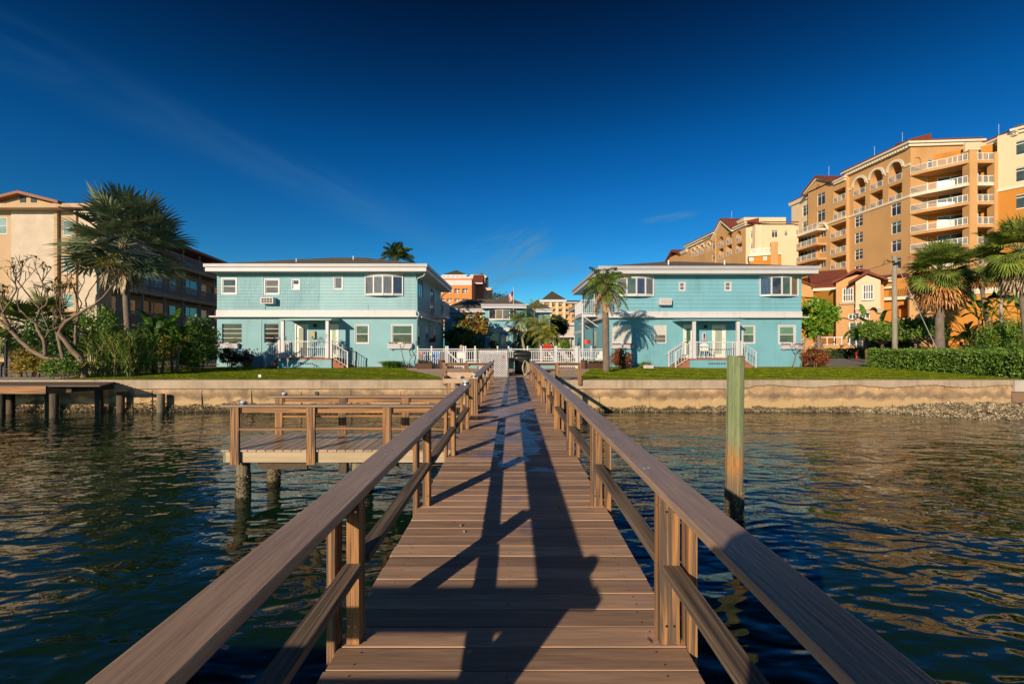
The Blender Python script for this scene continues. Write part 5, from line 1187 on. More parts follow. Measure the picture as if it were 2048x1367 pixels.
# ---- flag
t = thing('flagpole', 'tall pole with the stars and stripes before the central house', 'flag', (X(1027, 46), 46, 0))
x = X(1027, 46); q = MB(); q.tube([(x, 46, 0), (x, 46, Z(576, 46))], [.05, .03], 8); q.tube([(x, 46, Z(576, 46)), (x, 46, Z(574, 46))], [.07, .03], 8); q.obj('pole', mat('pole_grey', (0.45, 0.45, 0.44), .4), t)
q = MB(); zt_, nS, nC = Z(581, 46), 13, 14
def fp(u, v):  # u along the fly, v down the hoist; the cloth hangs in folds
    fall = .62 * u; xx = x - .03 - .50 * u * (1 - .25 * v) ; yy = 46 + .07 * math.sin(u * 9 + v * 3) ; zz = zt_ - v * .85 - fall * (.55 + .2 * math.sin(u * 3)) 
    return (xx, yy, zz)
for j in range(nS):
    for i in range(nC):
        u0, u1, v0, v1 = i / nC, (i + 1) / nC, j / nS, (j + 1) / nS
        q.mi = 2 if (u1 <= .43 and j < 7) else (0 if j % 2 == 0 else 1); q.poly([fp(u0, v0), fp(u0, v1), fp(u1, v1), fp(u1, v0)])
q.obj('flag_cloth', [mat('flag_red', (0.45, 0.02, 0.03), .7), mat('flag_white', (0.7, 0.7, 0.7), .7), mat('flag_blue', (0.02, 0.03, 0.16), .7)], t)

t = thing('pump_cabinet', 'dark brown equipment cabinet behind the lattice screen', 'cabinet', (X(986, 19.9), 19.9, -.06))
q = MB(); q.box(X(961, 19.8), X(1012, 19.8), 19.8, 20.3, -.06, .86); q.obj('body', mat('dark_cabinet', (0.03, 0.02, 0.015), .7), t); q = MB(); q.box(X(960, 19.75), X(1013, 19.75), 19.76, 20.34, .862, .9); q.obj('lid', m_gray, t)
# ================================================================ RESORT COMPLEX AT RIGHT
m_or = mat('stucco_apricot', (0.57, 0.325, 0.135), .85, post=streaks(.35, .35, (.7, .62, .55)), var=.12, vscale=.25, vdetail=8)
m_or2 = mat('stucco_orange', (0.53, 0.218, 0.030), .85, post=streaks(.4, .6, (.7, .6, .55)), var=.08, vscale=.25)
m_cr = mat('stucco_cream', (0.70, 0.55, 0.37), .85, var=.07, vscale=.3)
m_trim = mat('trim_cream', (0.72, 0.63, 0.50), .7, var=.05)
m_wf = mat('window_white', (0.72, 0.70, 0.66), .5)
m_tile = brickmat('roof_tile', (0.32, 0.075, 0.035), (0.22, 0.05, 0.025), (0.08, 0.02, 0.012), 3.2, (0, 2), .3, .3, .04)
g_res = glass('glass_resort', (0.018, 0.022, 0.035), .28, (0.05, 0.055, 0.065), .8)
g_resg = glass('glass_resort_green', (0.06, 0.10, 0.085), .28, (0.035, 0.05, 0.05), .8)
m_rg = mat('rail_glass', (0.42, 0.46, 0.44), .25, var=.3, vscale=1, spec=.7)
_nt = m_rg.node_tree; _t = N(_nt, 'ShaderNodeBsdfTransparent'); _m = N(_nt, 'ShaderNodeMixShader'); _m.inputs[0].default_value = .68
_nt.links.new(_nt.nodes['Principled BSDF'].outputs[0], _m.inputs[1]); _nt.links.new(_t.outputs[0], _m.inputs[2]); _nt.links.new(_m.outputs[0], _nt.nodes['Material Output'].inputs[0])
def res_at(px, t):
    k = (px - CX) / F; Y = (69.7 - t) / (k + .068); return (k * Y, Y)
def RF(pxa, pxb, t=0.0):
    a = res_at(pxa, t); c = res_at(pxb, t); return Fac(a[0], a[1], c[0], c[1])
def gw(fac, q, parent, g=None, cols=2, rows=None, o=-.14):
    r = fac.r(*q); return window(fac, r, parent, m_wf, g or g_res, o=o, fw=.09, cols=cols, colw=.09, rowpos=rows if rows is not None else [.78])
def glassrail(fac, s0, s1, z, h, parent, o=0.0, n=4):
    b = MB(fac); t = .05
    b.box(s0, s1, o - t, o, z + h - .08, z + h); b.box(s0, s1, o - t, o, z + .05, z + .12)
    for i in range(n + 1): s = s0 + (s1 - s0) * i / n; b.box(max(s0, s - .05), min(s1, s + .05), o - t - .005, o + .005, z, z + h)
    r = b.obj('balcony_rail', m_wf, parent); g = MB(fac); g.box(s0 + .02, s1 - .02, o - .03, o - .02, z + .12, z + h - .08); g.obj('rail_glass', m_rg, r); return r
def roof_strip(fac, s0, s1, z, parent, over=.9, rise=1.1, back=3, name='roof', ends=True):
    b = MB(fac); b.prism([(over, z), (over, z + .18), (-back, z + rise + .18), (-back, z)], s0 - (.6 if ends else 0), s1 + (.6 if ends else 0)); r = b.obj(name, m_tile, parent)
    c = MB(fac); c.box(s0 - .5, s1 + .5, 0.001, over - .08, z - .34, z - .003); c.box(s0 - .3, s1 + .3, 0.001, .35, z - .75, z - .343); c.obj('cornice', m_trim, r); return r
def rod(fac, s, z, parent, o=-2): q = MB(fac); q.tube([(s, o, z - .5), (s, o, z + 1.6)], .02, 5); q.obj('lightning_rod', m_wf, parent)
rs = thing('resort_tower', 'apricot high-rise apartment block with arches, glass balconies and red tile roof', 'building', (64, 78, 0))
# --- C: arched facade
FCr = RF(1693, 1821); Lc = FCr.L
ztop = FCr.z(1757, 318)
arches = [(1707, 356, 1730.5, 389), (1740, 340, 1765.5, 376.5), (1776.5, 324.5, 1804, 363)]
lows = [(1707, 396, 1730.5, 427), (1740, 383, 1765.5, 415), (1777, 369.5, 1804, 402.5)]
wc1 = [(1709.5, 431, 1725.5, 453), (1709.5, 464.5, 1725.5, 486), (1709.5, 498, 1725.5, 519), (1709.5, 531, 1725.5, 552)]
wc2 = [(1782, 406.5, 1801.5, 431), (1782.5, 443, 1802, 467), (1782.5, 480, 1802, 503), (1782.5, 516, 1802, 538)]
hol = [(*FCr.r(*q), 2.0, True) for q in arches] + [(*FCr.r(*q), 2.0) for q in lows] + [(*FCr.r(*q), .16) for q in wc1 + wc2]
b = wall(FCr, 0, Lc, 0, ztop, hol, 2.0); b.obj('arched_wall', m_or, rs)
for q in arches + lows:
    s0, s1, za, zb_ = FCr.r(*q); glassrail(FCr, s0, s1, za, 1.05, rs, o=.03, n=2)
    dw = s1 - s0; window(FCr, (s0 + dw * .45, s0 + dw * .92, za + .02, za + 2.2), rs, m_wf, g_res, o=-1.93, fw=.08, cols=1, name='balcony_door')
for q in wc1: gw(FCr, q, rs, cols=2, rows=[.42, .78])
for i, q in enumerate(wc2): gw(FCr, q, rs, g_resg if i in (1,) else g_res)
for q in arches:    # raised arch mouldings joined by string courses
    s0, s1, za, zb_ = FCr.r(*q); r_ = (s1 - s0) / 2; mid = (s0 + s1) / 2; zc_ = zb_ - r_; n = 14; b = MB(FCr)
    for i in range(n):
        t0, t1 = math.pi * i / n, math.pi * (i + 1) / n
        pr = [(mid + (r_ + .02) * math.cos(t0), zc_ + (r_ + .02) * math.sin(t0)), (mid + (r_ + .42) * math.cos(t0), zc_ + (r_ + .42) * math.sin(t0)), (mid + (r_ + .42) * math.cos(t1), zc_ + (r_ + .42) * math.sin(t1)), (mid + (r_ + .02) * math.cos(t1), zc_ + (r_ + .02) * math.sin(t1))]
        b.prism(pr, .002, .16, along=1)
    b.obj('arch_moulding', m_trim, rs)
b = MB(FCr)
sa = [FCr.r(*q) for q in arches]; zc_ = sum(a[3] - (a[1] - a[0]) / 2 for a in sa) / 3
for u, v in ((0, sa[0][0] - .42), (sa[0][1] + .42, sa[1][0] - .42), (sa[1][1] + .42, sa[2][0] - .42), (sa[2][1] + .42, Lc)): b.box(u, max(v, u + .05), .002, .15, zc_ - .3, zc_ + .08)
zband = sa and FCr.z(1757, 411); b.box(0, Lc, .002, .16, zband - .42, zband - .05); b.obj('moulding', m_trim, rs)
b = MB(FCr); n = 26
for i in range(n): s = .3 + (Lc - .6) * i / (n - 1); b.box(s - .14, s + .14, .002, .55, ztop - .55, ztop - .15)
b.obj('dentils', m_trim, rs)
roof_strip(FCr, 0, Lc, ztop + .35, rs); rod(FCr, 4, ztop + 2, rs); rod(FCr, 9.5, ztop + 2, rs)
b = MB(FCr); b.box(0.01, Lc - .01, -14, -2.05, 0, ztop); b.obj('block', m_or, rs)
# --- D: gabled bay with recessed balconies to its right
FD = RF(1632, 1692.9, .55); Ld = FD.L; sG = FD.s(1663); zD = FD.z(1640, 374)
hD = [(*FD.r(1634.5, 386, 1650, 410), .16), (*FD.r(1634.5, 420, 1650, 443), .16)]
for q in ((1641, 457.5, 1651.5, 474.5), (1641, 487.5, 1651.5, 504.5), (1641, 518, 1651.5, 535), (1641, 549, 1651.5, 565)): hD.append((*FD.r(*q), .16))
bal = [(1667, 378, 1691, 402), (1667, 414, 1691, 436), (1661, 447, 1692, 473.5), (1661, 480, 1692, 506), (1661, 513, 1692, 537), (1661, 543, 1692, 566)]
hB = [(*FD.r(*q), 2.2) for q in bal]
b = wall(FD, 0, Ld, 0, zD, hD + hB, 2.2); b.obj('gable_wall', m_or, rs)
b = MB(FD); g0, g1 = FD.s(1616), FD.s(1664); apex = FD.z(1640, 358.5)
b.poly([(g0, .3, zD), (g1, .3, zD), ((g0 + g1) / 2, .3, apex)]); b.box(g0, 0, -2.2, 0, 0, zD); b.obj('gable', m_or, rs)
b = MB(FD)
for (a, za), (c, zc2) in (((g0 - .5, zD - .3), ((g0 + g1) / 2, apex + .1)), (((g0 + g1) / 2, apex + .1), (g1 + .5, zD - .3))):
    b.prism([(a, za), (c, zc2), (c, zc2 + .5), (a, za + .5)], .0, .75, along=1)
b.obj('gable_trim', m_trim, rs)
b = MB(FD); b.prism([(g0 - .9, zD - .3), ((g0 + g1) / 2, apex + .45), (g1 + .9, zD - .3), (g1 + .9, zD + .0), ((g0 + g1) / 2, apex + .85), (g0 - .9, zD + .0)], -6, .95, along=1); b.obj('roof', m_tile, rs)
rod(FD, (g0 + g1) / 2, apex + 1.2, rs)
b = MB(FD)
for dx, dz in ((-.35, 0), (.35, 0), (0, .4)): s = (g0 + g1) / 2 + dx; z = apex - 1.5 + dz; b.tube([(s, .29, z), (s, .32, z)], .16, 8)
b.obj('gable_vent', m_tile, rs)
FD2 = Fac(*(FD.P(sG, 0, 0))[:2], *(FD.P(Ld, 0, 0))[:2]); roof_strip(FD2, 1.2, FD2.L - .4, zD - .2, rs, over=.6, ends=False)
for q in hD[:2]: window(FD, q[:4], rs, m_wf, g_res, o=-.14, fw=.09, cols=2, colw=.09, rowpos=[.8])
for i, q in enumerate(hD[2:]): window(FD, q[:4], rs, m_wf, g_resg if i != 1 else g_res, o=-.14, fw=.09, cols=2, colw=.07, rowpos=[.8])
for i, q in enumerate(hB):
    s0, s1, za, zb_ = q[:4]; glassrail(FD, s0, s1, za, 1.1, rs, o=.03, n=3)
    dw = s1 - s0; window(FD, (s0 + dw * (.05 if i < 2 else .72), s0 + dw * (.6 if i < 2 else .98), za + .02, za + 2.15), rs, m_wf, g_res, o=-2.12, fw=.08, cols=2 if i < 2 else 1, name='balcony_door')
zb2 = FD.z(1662, 447); b = MB(FD); b.box(0, Ld, .002, .2, zb2 + .02, zb2 + .42); b.obj('moulding', m_trim, rs)
s0, s1, za, zb_ = FD.r(1633, 452, 1657, 470); b = MB(FD); n = 10
for i in range(n):
    t0, t1 = i / n, (i + 1) / n; f0 = lambda t: za + .7 + 1.5 * math.sin(math.pi * t) ** .6
    b.prism([(s0 + (s1 - s0) * t0, f0(t0)), (s0 + (s1 - s0) * t1, f0(t1)), (s0 + (s1 - s0) * t1, f0(t1) + .4), (s0 + (s1 - s0) * t0, f0(t0) + .4)], .002, .4, along=1)
b.obj('eyebrow_moulding', m_trim, rs)
b = MB(FD); b.box(g0 + .02, Ld, -12, -2.25, 0, zD); b.obj('block', m_or, rs)
# --- E: cream upper storey set back behind a terrace, F: long balconies below it
FE = RF(1583, 1623, -.5); zE = FE.z(1603, 399)
hE = [(*FE.r(1605, 410, 1618.5, 431), .15), (*FE.r(1605, 442, 1620.5, 461), .15)]
b = wall(FE, 0, FE.L + 1.5, 0, zE, hE, .3); b.obj('upper_wall', m_cr, rs)
for q in hE: window(FE, q[:4], rs, m_wf, g_resg, o=-.14, fw=.09, cols=2, colw=.08, rowpos=[.45, .8])
b = MB(FE); b.box(0.01, FE.L, -10, -.33, 0, zE); b.obj('block', m_cr, rs); roof_strip(FE, 0, FE.L, zE + .3, rs, over=.5, rise=.9, back=3, ends=False)
FFr = RF(1558, 1634, 2.6); wallF = RF(1558, 1634, .9)
zs = [FFr.z(1633, p) for p in (456, 485.5, 515, 546)]
hF = []
for i, z in enumerate(zs[1:]):
    for (u, v, w) in ((1570, 1588, 1), (1600, 1631, 1)):
        s0, s1 = wallF.s(u), wallF.s(v); hF.append((s0, s1, z + .2, z + 2.5, .16))
b = wall(wallF, 0, wallF.L, 0, zs[0] - .35, hF, .3); b.obj('recessed_wall', m_or2, rs)
for i, q in enumerate(hF): window(wallF, q[:4], rs, m_wf, g_res if i % 2 else g_resg, o=-.1, fw=.1, cols=2 if i % 2 == 0 else 4, colw=.1, name='balcony_door')
for i, z in enumerate(zs):
    b = MB(FFr); b.box(-.5 if i else 1, FFr.L, -2.6, 0, z - .42, z); o = b.obj('balcony_slab', m_trim if i == 0 else m_or, rs); glassrail(FFr, -.5 if i else 1, FFr.L - .05, z, 1.1, o, o=-.02, n=8)
b = MB(wallF); b.box(.2, wallF.L, -8, -.33, 0, zs[0] - .4); b.obj('block', m_or, rs)
b = MB(FFr); b.box(-1.2, -.5, -1.6, .0, 0, zs[0] + 1.6); b.obj('end_pier', m_or, rs)
# --- G: cream corner block, H and I: arched wings farther away
def fr(a, c): return Fac(a[0], a[1], c[0], c[1])
G0 = res_at(1491.7, 12); G1 = (52.9, 96.6); G2 = (60.0, 96.6)
FG1, FG2 = fr(G0, G1), fr(G1, G2); zG = Z(447, 96.6)
rf2 = thing('resort_wing', 'distant apricot resort wing with arched loggias, cream corner and red roofs', 'building', (50, 105, 0))
h1 = [(*FG1.r(1501, 461, 1510.5, 476), .15), (*FG1.r(1501, 486, 1510.5, 501), .15)]; h2 = [(*FG2.r(1543.5, 460, 1556, 475), .15), (*FG2.r(1569, 461, 1576, 472), .15)]
b = wall(FG1, 0, FG1.L, 0, zG, h1, .2); b.obj('corner_wall', m_cr, rf2); b = wall(FG2, 0, FG2.L, 0, zG, h2, .2); b.obj('corner_wall', m_cr, rf2)
for f_, hh in ((FG1, h1), (FG2, h2)):
    for q in hh: window(f_, q[:4], rf2, m_wf, g_resg, o=-.13, fw=.09, cols=2, colw=.08, rowpos=[.8])
b = MB(); b.poly([(G0[0] + .2, G0[1], zG + .3), (G1[0], G1[1] - .6, zG + .3), (60.5, 96.0, zG + .3), (60.5, 102, zG + 1.9), (55, 103, zG + 1.9)]); b.poly([(G0[0] - .5, G0[1] - .5, zG), (G1[0] - .2, G1[1] - .8, zG), (G1[0], G1[1] - .6, zG + .3), (G0[0] + .2, G0[1], zG + .3)]); b.poly([(G1[0] - .2, G1[1] - .8, zG), (60.5, 95.8, zG), (60.5, 96.0, zG + .3), (G1[0], G1[1] - .6, zG + .3)]); b.obj('roof', m_tile, rf2)
b = MB(); b.box(52.5, 62, 103, 112, 0, Z(434.5, 103)); b.obj('penthouse', m_cr, rf2)
b = MB(); b.box(51.8, 61, 96.9, 103, 0, zG - .1); b.obj('block', m_cr, rf2)
FGl = Fac(49.6, 95.0, 54.8, 92.6); zt_ = FGl.z(1520, 507)
ow = [(1498, 513.5, 1507, 522), (1526.5, 511, 1534, 520), (1545, 505.5, 1551.5, 524)]
b = wall(FGl, 0, FGl.L, 0, zt_, [(*FGl.r(*q), .15) for q in ow], .2); b.obj('lower_wall', m_or2, rf2)
for q in ow: gw(FGl, q, rf2, o=-.13)
b = MB(FGl); b.box(-.2, FGl.L, -7, .3, zt_ - .5, zt_); b.obj('terrace_slab', m_trim, rf2); glassrail(FGl, .2, 5.2, zt_, 1.1, rf2, o=.2, n=4)
b = MB(FGl); b.box(FGl.s(1541), FGl.s(1556), -1, .4, 0, FGl.z(1550, 484)); b.obj('curved_pier', m_or, rf2)
FH = RF(1430.5, 1491.5, 12); zH = FH.z(1466, 452.5)
ar = [(1437, 473, 1446.6, 492), (1452.8, 465.5, 1463.4, 487.5), (1472, 461.5, 1482, 483)]; lw = [(1437, 497, 1446.6, 517), (1452.8, 490, 1463.4, 510), (1472, 487, 1484, 505)]
b = wall(FH, 0, FH.L, 0, zH - .8, [(*FH.r(*q), 2.0, True) for q in ar] + [(*FH.r(*q), 2.0) for q in lw], 2.0); b.obj('arched_wall', m_or, rf2)
for q in ar + lw: s0, s1, za, zb_ = FH.r(*q); glassrail(FH, s0, s1, za, 1.1, rf2, o=.03, n=2); window(FH, (s0 + .1, s0 + (s1 - s0) * .6, za + .02, za + 2.1), rf2, m_wf, g_res, o=-1.93, fw=.08, name='balcony_door')
b = MB(FH); g0, g1 = 0, FH.s(1465); ap = FH.z(1448, 444); zz = zH - .8
b.poly([(g0, .02, zz), (g1, .02, zz), ((g0 + g1) / 2, .02, ap)]); b.box(g1, FH.L, -.3, .02, zz, zz + .1); b.obj('gable', m_or, rf2)
b = MB(FH)
b.prism([(g0 - .8, zz - .5), ((g0 + g1) / 2, ap + .1), (g1 + .8, zz - .5), (g1 + .8, zz - .0), ((g0 + g1) / 2, ap + .6), (g0 - .8, zz - .0)], .021, .8, along=1); b.obj('gable_trim', m_trim, rf2)
b = MB(FH); b.prism([(g0 - 1, zz - .1), ((g0 + g1) / 2, ap + .61), (g1 + 1, zz - .1), (g1 + 1, zz + .25), ((g0 + g1) / 2, ap + 1.0), (g0 - 1, zz + .25)], -6, .9, along=1); b.obj('roof', m_tile, rf2)
FH2 = Fac(*FH.P(g1 + .3, 0, 0)[:2], *FH.P(FH.L, 0, 0)[:2]); roof_strip(FH2, 0, FH2.L, zz + .35, rf2, over=.7, rise=.9, ends=False)
rod(FH, (g0 + g1) / 2, ap + 1.2, rf2)
FI = RF(1374, 1430, 12.3); zI = FI.z(1400, 481.5)
ai = [(1383, 497, 1388.7, 513), (1392, 493, 1397.3, 511), (1401, 489, 1407.7, 507), (1414.5, 486, 1420, 502)]; wi = [(1424, 484, 1429.5, 499), (1424, 507.5, 1429.5, 520)]
b = wall(FI, 0, FI.L, 0, zI, [(*FI.r(*q), 2.0, True) for q in ai] + [(*FI.r(*q), .15) for q in wi], 2.0); b.obj('arched_wall', m_or, rf2)
for q in ai: s0, s1, za, zb_ = FI.r(*q); glassrail(FI, s0, s1, za, 1.1, rf2, o=.03, n=2)
for q in wi: gw(FI, q, rf2, o=-.13)
b = MB(FI)
for q in ai:
    s0, s1, za, zb_ = FI.r(*q); r_ = (s1 - s0) / 2; mid = (s0 + s1) / 2; z_ = zb_ - r_
    for i in range(8):
        t0, t1 = math.pi * i / 8, math.pi * (i + 1) / 8
        b.prism([(mid + r_ * math.cos(t0), z_ + r_ * math.sin(t0)), (mid + (r_ + .4) * math.cos(t0), z_ + (r_ + .4) * math.sin(t0)), (mid + (r_ + .4) * math.cos(t1), z_ + (r_ + .4) * math.sin(t1)), (mid + r_ * math.cos(t1), z_ + r_ * math.sin(t1))], .002, .14, along=1)
for i in range(16): s = .3 + (FI.L * .62) * i / 15; b.box(s - .15, s + .15, .002, .5, zI - .5, zI - .12)
b.obj('moulding', m_trim, rf2); roof_strip(FI, 0, FI.L, zI + .3, rf2, over=.9, rise=.9, back=3)
FJ = RF(1340, 1374, 12.3); zJ = FJ.z(1357, 507)
b = wall(FJ, -2, FJ.L, 0, zJ, [], .3); b.obj('end_wall', m_or, rf2)
b = MB(FJ); b.prism([(-3, zJ - 1.6), (2.5, zJ + 1.3), (8, zJ - .6), (8, zJ - .1), (2.5, zJ + 1.9), (-3, zJ - 1)], -5, .7, along=1); b.obj('roof', m_tile, rf2)
roof_strip(FJ, 8, FJ.L, zJ + .1, rf2, over=.6, rise=.9, ends=False)
# --- B: stacked balconies turning the corner, A: cream wall at the frame edge
P0 = res_at(1821, 0); P1 = (68.9, 68.35); P2 = (72.7, 68.35)
FB = fr(P0, P1); FB2 = fr(P1, P2)
zsl = [FB.z(1823, p) + .42 for p in (352, 394, 429, 471, 508, 545)]
zT = FB.z(1850, 303)
FBw = Fac(P0[0] + 1.2, P0[1] + 1.5, P0[0] + 8.2, P0[1] - 3.5)    # wall at the back of the balconies
b = wall(FBw, -1, FBw.L + 1.5, 0, zT, [], .3); b.obj('recessed_wall', m_or2, rs)
for i, z in enumerate(zsl):
    b = MB(); A = (P0[0] - .1, P0[1] - .0); pts = [A, (P0[0] + 1.0, P0[1] - 1.9), (P0[0] + 2.5, P0[1] - 3.6), (P1[0] - .4, P1[1] - .0), (P2[0] + .2, P2[1]), (P2[0] + .4, P2[1] + 5), (P0[0] + 1.0, P0[1] + 1.6)]
    lo_ = [(x, y, z - .42) for x, y in pts]; hi_ = [(x, y, z) for x, y in pts]; n = len(pts)
    b.poly(lo_[::-1]); b.poly(hi_)
    for j in range(n): b.poly([lo_[j], lo_[(j + 1) % n], hi_[(j + 1) % n], hi_[j]])
    sl = b.obj('balcony_slab', m_trim if i == 1 else m_or, rs)
    for (a, c, k) in ((pts[0], pts[1], 1), (pts[1], pts[2], 2), (pts[2], pts[3], 4)):
        f_ = fr(a, c); glassrail(f_, 0.03, f_.L - .03, z, 1.12, sl, o=-.02, n=k)
    glassrail(FB2, 1.05, FB2.L - .2, z, 1.12, sl, o=-.05, n=3)
    for (a0, a1) in ((.5, 2.2), (3.3, 8.0)):
        if i == 0 and a0 > 1: continue
        window(FBw, (a0, a1, z + .05, z + 2.5), rs, m_wf, g_resg if i % 2 else g_res, o=.02, fw=.1, cols=2 if a0 < 1 else 3, colw=.12, name='balcony_door')
b = MB(FB2); b.box(-.25, .95, -1.0, .08, 0, zsl[0] + 1.3); b.box(-.35, 1.05, -1.1, .12, zsl[0] + 1.301, zsl[0] + 1.5); b.obj('corner_pillar', m_or, rs)
b = MB(FB2); b.box(FB2.L - .3, FB2.L + .5, -1.0, .08, 0, zsl[0] + 1.2); b.obj('corner_pillar', m_or, rs)
A1 = (73.9, 67.6 - .9); zA = Z(262, 66.7)
FB3 = Fac(P1[0] + 1.4, P1[1] + 2.2, P2[0] + .6, P2[1] + 2.2)
b = wall(FB3, 0, FB3.L + .6, 0, zA, [], .3); b.obj('recessed_wall', m_cr, rs)
for z in zsl: window(FB3, (.2, FB3.L - .2, z + .05, z + 2.6), rs, m_wf, g_res, o=.02, fw=.1, cols=3, colw=.12, name='balcony_door')
A0, A1, A2 = (P2[0] + .2, P2[1] + .0), (73.9, 67.6 - .9), (79.0, 58.0)
zA = Z(262, 66.7)
FA1, FA2 = fr(A0, A1), fr(A1, A2)
zbnd = Z(374, 66.7)
aw = []
for ya in (278, 332, 386, 440): s0 = FA2.s(2027.5); z_ = Z(ya + 30, FA2.Y(s0 + 1)); aw.append((s0, s0 + 3.4, z_, z_ + 2.15, .16))
for f_, hh in ((FA1, []), (FA2, aw)):
    b = wall(f_, 0, f_.L, 0, zbnd, [h for h in hh if h[3] < zbnd], .3); b.obj('lower_wall', m_or2, rs)
    b = wall(f_, 0, f_.L, zbnd, zA, [h for h in hh if h[2] > zbnd], .3); b.obj('upper_wall', m_cr, rs)
    b = MB(f_); b.box(0, f_.L, .002, .15, zbnd - .2, zbnd + .2); b.obj('moulding', m_trim, rs)
for h in aw: window(FA2, h[:4], rs, m_wf, g_resg, o=-.13, fw=.12, cols=2, colw=.1, rowpos=[.8])
roof_strip(FA2, 0, FA2.L, zA + .3, rs, over=.8, rise=.9, ends=False)
FAr = Fac(73.96, 73.0, A1[0], A1[1]); roof_strip(FAr, 0, FAr.L, zA + .1, rs, over=.6, rise=.9, back=3, ends=False)
b = wall(FAr, 0, FAr.L, zsl[0] + 2.6, zA, [], .3); b.obj('upper_wall', m_cr, rs)
rod(FA2, .5, zA + 2, rs); rod(FAr, 2, zA + 1.5, rs)
b = MB(); b.box(76.5, 90, 60, 82, 0, zA - .2); b.obj('block', m_cr, rs)
b = MB(FCr); b.box(Lc - .3, Lc + .4, -9, -4.2, 0, ztop - .3); b.obj('block', m_or, rs)
FCt = Fac(P0[0] - .0, P0[1], P0[0] + 9.4, P0[1] - .7)    # top storey wall with its little arch
hA = [(*FCt.r(1828, 314, 1842, 337), .8, True), (*FCt.r(1856, 318, 1884, 335), .2), (*FCt.r(1905, 310, 1935, 333), .2)]
b = wall(FCt, 0, FCt.L + .5, zsl[0] - .2, ztop - .1, hA, .8); b.obj('top_wall', m_or, rs)
for h in hA[1:]: window(FCt, h[:4], rs, m_wf, g_resg, o=-.15, fw=.1, cols=3, colw=.1, rowpos=[.8])
roof_strip(FCt, -.2, FCt.L + 1, ztop + .3, rs, over=.7, rise=.9, ends=False)
# ================================================================ VILLA IN FRONT OF IT
vl = thing('villa', 'low apricot villa with cream bay, red tile roofs and balcony arch', 'building', (40, 52, 0))
def pf(pa, Ya, pb, Yb): return Fac(X(pa, Ya), Ya, X(pb, Yb), Yb)
V1 = pf(1596, 58.5, 1674, 56.5)
h = [(*V1.r(1642, 585, 1653, 597), .12), (*V1.r(1664, 582, 1671.5, 602), .12)]
zv = V1.z(1650, 578); b = wall(V1, 0, V1.L, 0, zv, h, .15); b.obj('wall', m_or2, vl)
for q in h: window(V1, q[:4], vl, m_wf, g_res, o=-.1, fw=.07, cols=2, colw=.06, rows=2)
b = MB(V1); b.prism([(.8, zv + .1), (.8, zv + .3), (-4.5, zv + 2.9), (-4.5, zv + .1)], V1.s(1622), V1.L + 1.5); r_ = b.obj('roof', m_tile, vl); b = MB(V1); b.box(V1.s(1625), V1.L + .6, .01, .75, zv - .25, zv + .09); b.obj('fascia', m_trim, r_)
b = MB(V1); s1_ = V1.s(1626); b.prism([(-2, zv - .6), (s1_, zv - 1.0), (s1_, zv + .2), (-2, zv + 2.2)], -.3, .5, along=1); b.obj('gable', m_or, vl)
b = MB(V1); b.prism([(-2, zv + 2.2), (s1_ + .4, zv + .1), (s1_ + .4, zv + .35), (-2, zv + 2.5)], -5, .8, along=1); b.obj('roof', m_tile, vl)
V2 = pf(1672, 52, 1768, 49.2); zv2 = V2.z(1692, 558)
h = [(*V2.r(1685, 575.5, 1707, 603), .12), (*V2.r(1696.5, 627, 1740, 637.5), .12), (*V2.r(1698, 643, 1740, 700), .14)]
b = wall(V2, 0, V2.L, 0, V2.z(1710, 560), h, .2); b.obj('wall', m_or, vl)
window(V2, h[0][:4], vl, m_wf, g_res, o=-.1, fw=.09, cols=4, colw=.06, rows=2); window(V2, h[1][:4], vl, m_wf, g_res, o=-.1, fw=.08, cols=6, colw=.07, name='transom_window'); window(V2, h[2][:4], vl, m_wf, g_res, o=-.12, fw=.1, cols=3, colw=.1, name='terrace_door')
za = V2.z(1710, 560); b = MB(V2); b.prism([(-.02, za), (V2.s(1750), za), (V2.s(1735), V2.z(1735, 546) - .3), (V2.s(1713), V2.z(1713, 544) - .3)], -.3, .0, along=1); b.obj('gable', m_or, vl)
b = MB(V2); a_ = (V2.s(1666), V2.z(1668, 568)); c_ = (V2.s(1714), V2.z(1713, 543)); b.prism([a_, c_, (c_[0], c_[1] + .3), (a_[0], a_[1] + .3)], -4, .5, along=1); b.prism([c_, (V2.s(1740), V2.z(1740, 546)), (V2.s(1740), V2.z(1740, 546) + .3), (c_[0], c_[1] + .3)], -4, .5, along=1); b.obj('roof', m_tile, vl)
q_ = V2.r(1680, 604, 1712, 610); b = MB(V2); b.prism([(.002, q_[2]), (.25, q_[2] + .1), (.45, q_[3]), (.002, q_[3])], q_[0], q_[1]); b.obj('window_sill', m_trim, vl)
V3 = Fac(*V2.P(V2.s(1712.5), .9, 0)[:2], *V2.P(V2.s(1762), .9, 0)[:2]); zc0, zc1, zc2_ = V3.z(1737, 614), V3.z(1737, 562), V3.z(1735, 548.5)
h = [(*V3.r(1725, 568, 1747.5, 599), .12)]
b = wall(V3, 0, V3.L, zc0, zc1, h, .2); b.poly([(0, 0, zc1), (V3.L, 0, zc1), (V3.L * .5, 0, zc2_)]); b.box(0, .02, -.9, -.2, zc0, zc1); b.box(V3.L - .02, V3.L, -.9, -.2, zc0, zc1); b.box(.02, V3.L - .02, -.9, -.2, zc0 + .001, zc0 + .1); by = b.obj('bay', m_cr, vl)
window(V3, h[0][:4], by, m_wf, g_res, o=-.1, fw=.09, cols=4, colw=.07, rows=2, sill=.25)
b = MB(V3); b.prism([(-.6, zc1 - .25), (V3.L * .5, zc2_ + .05), (V3.L + .6, zc1 - .1), (V3.L + .6, zc1 + .15), (V3.L * .5, zc2_ + .35), (-.6, zc1 + .05)], -5, .45, along=1); b.obj('roof', m_tile, by)
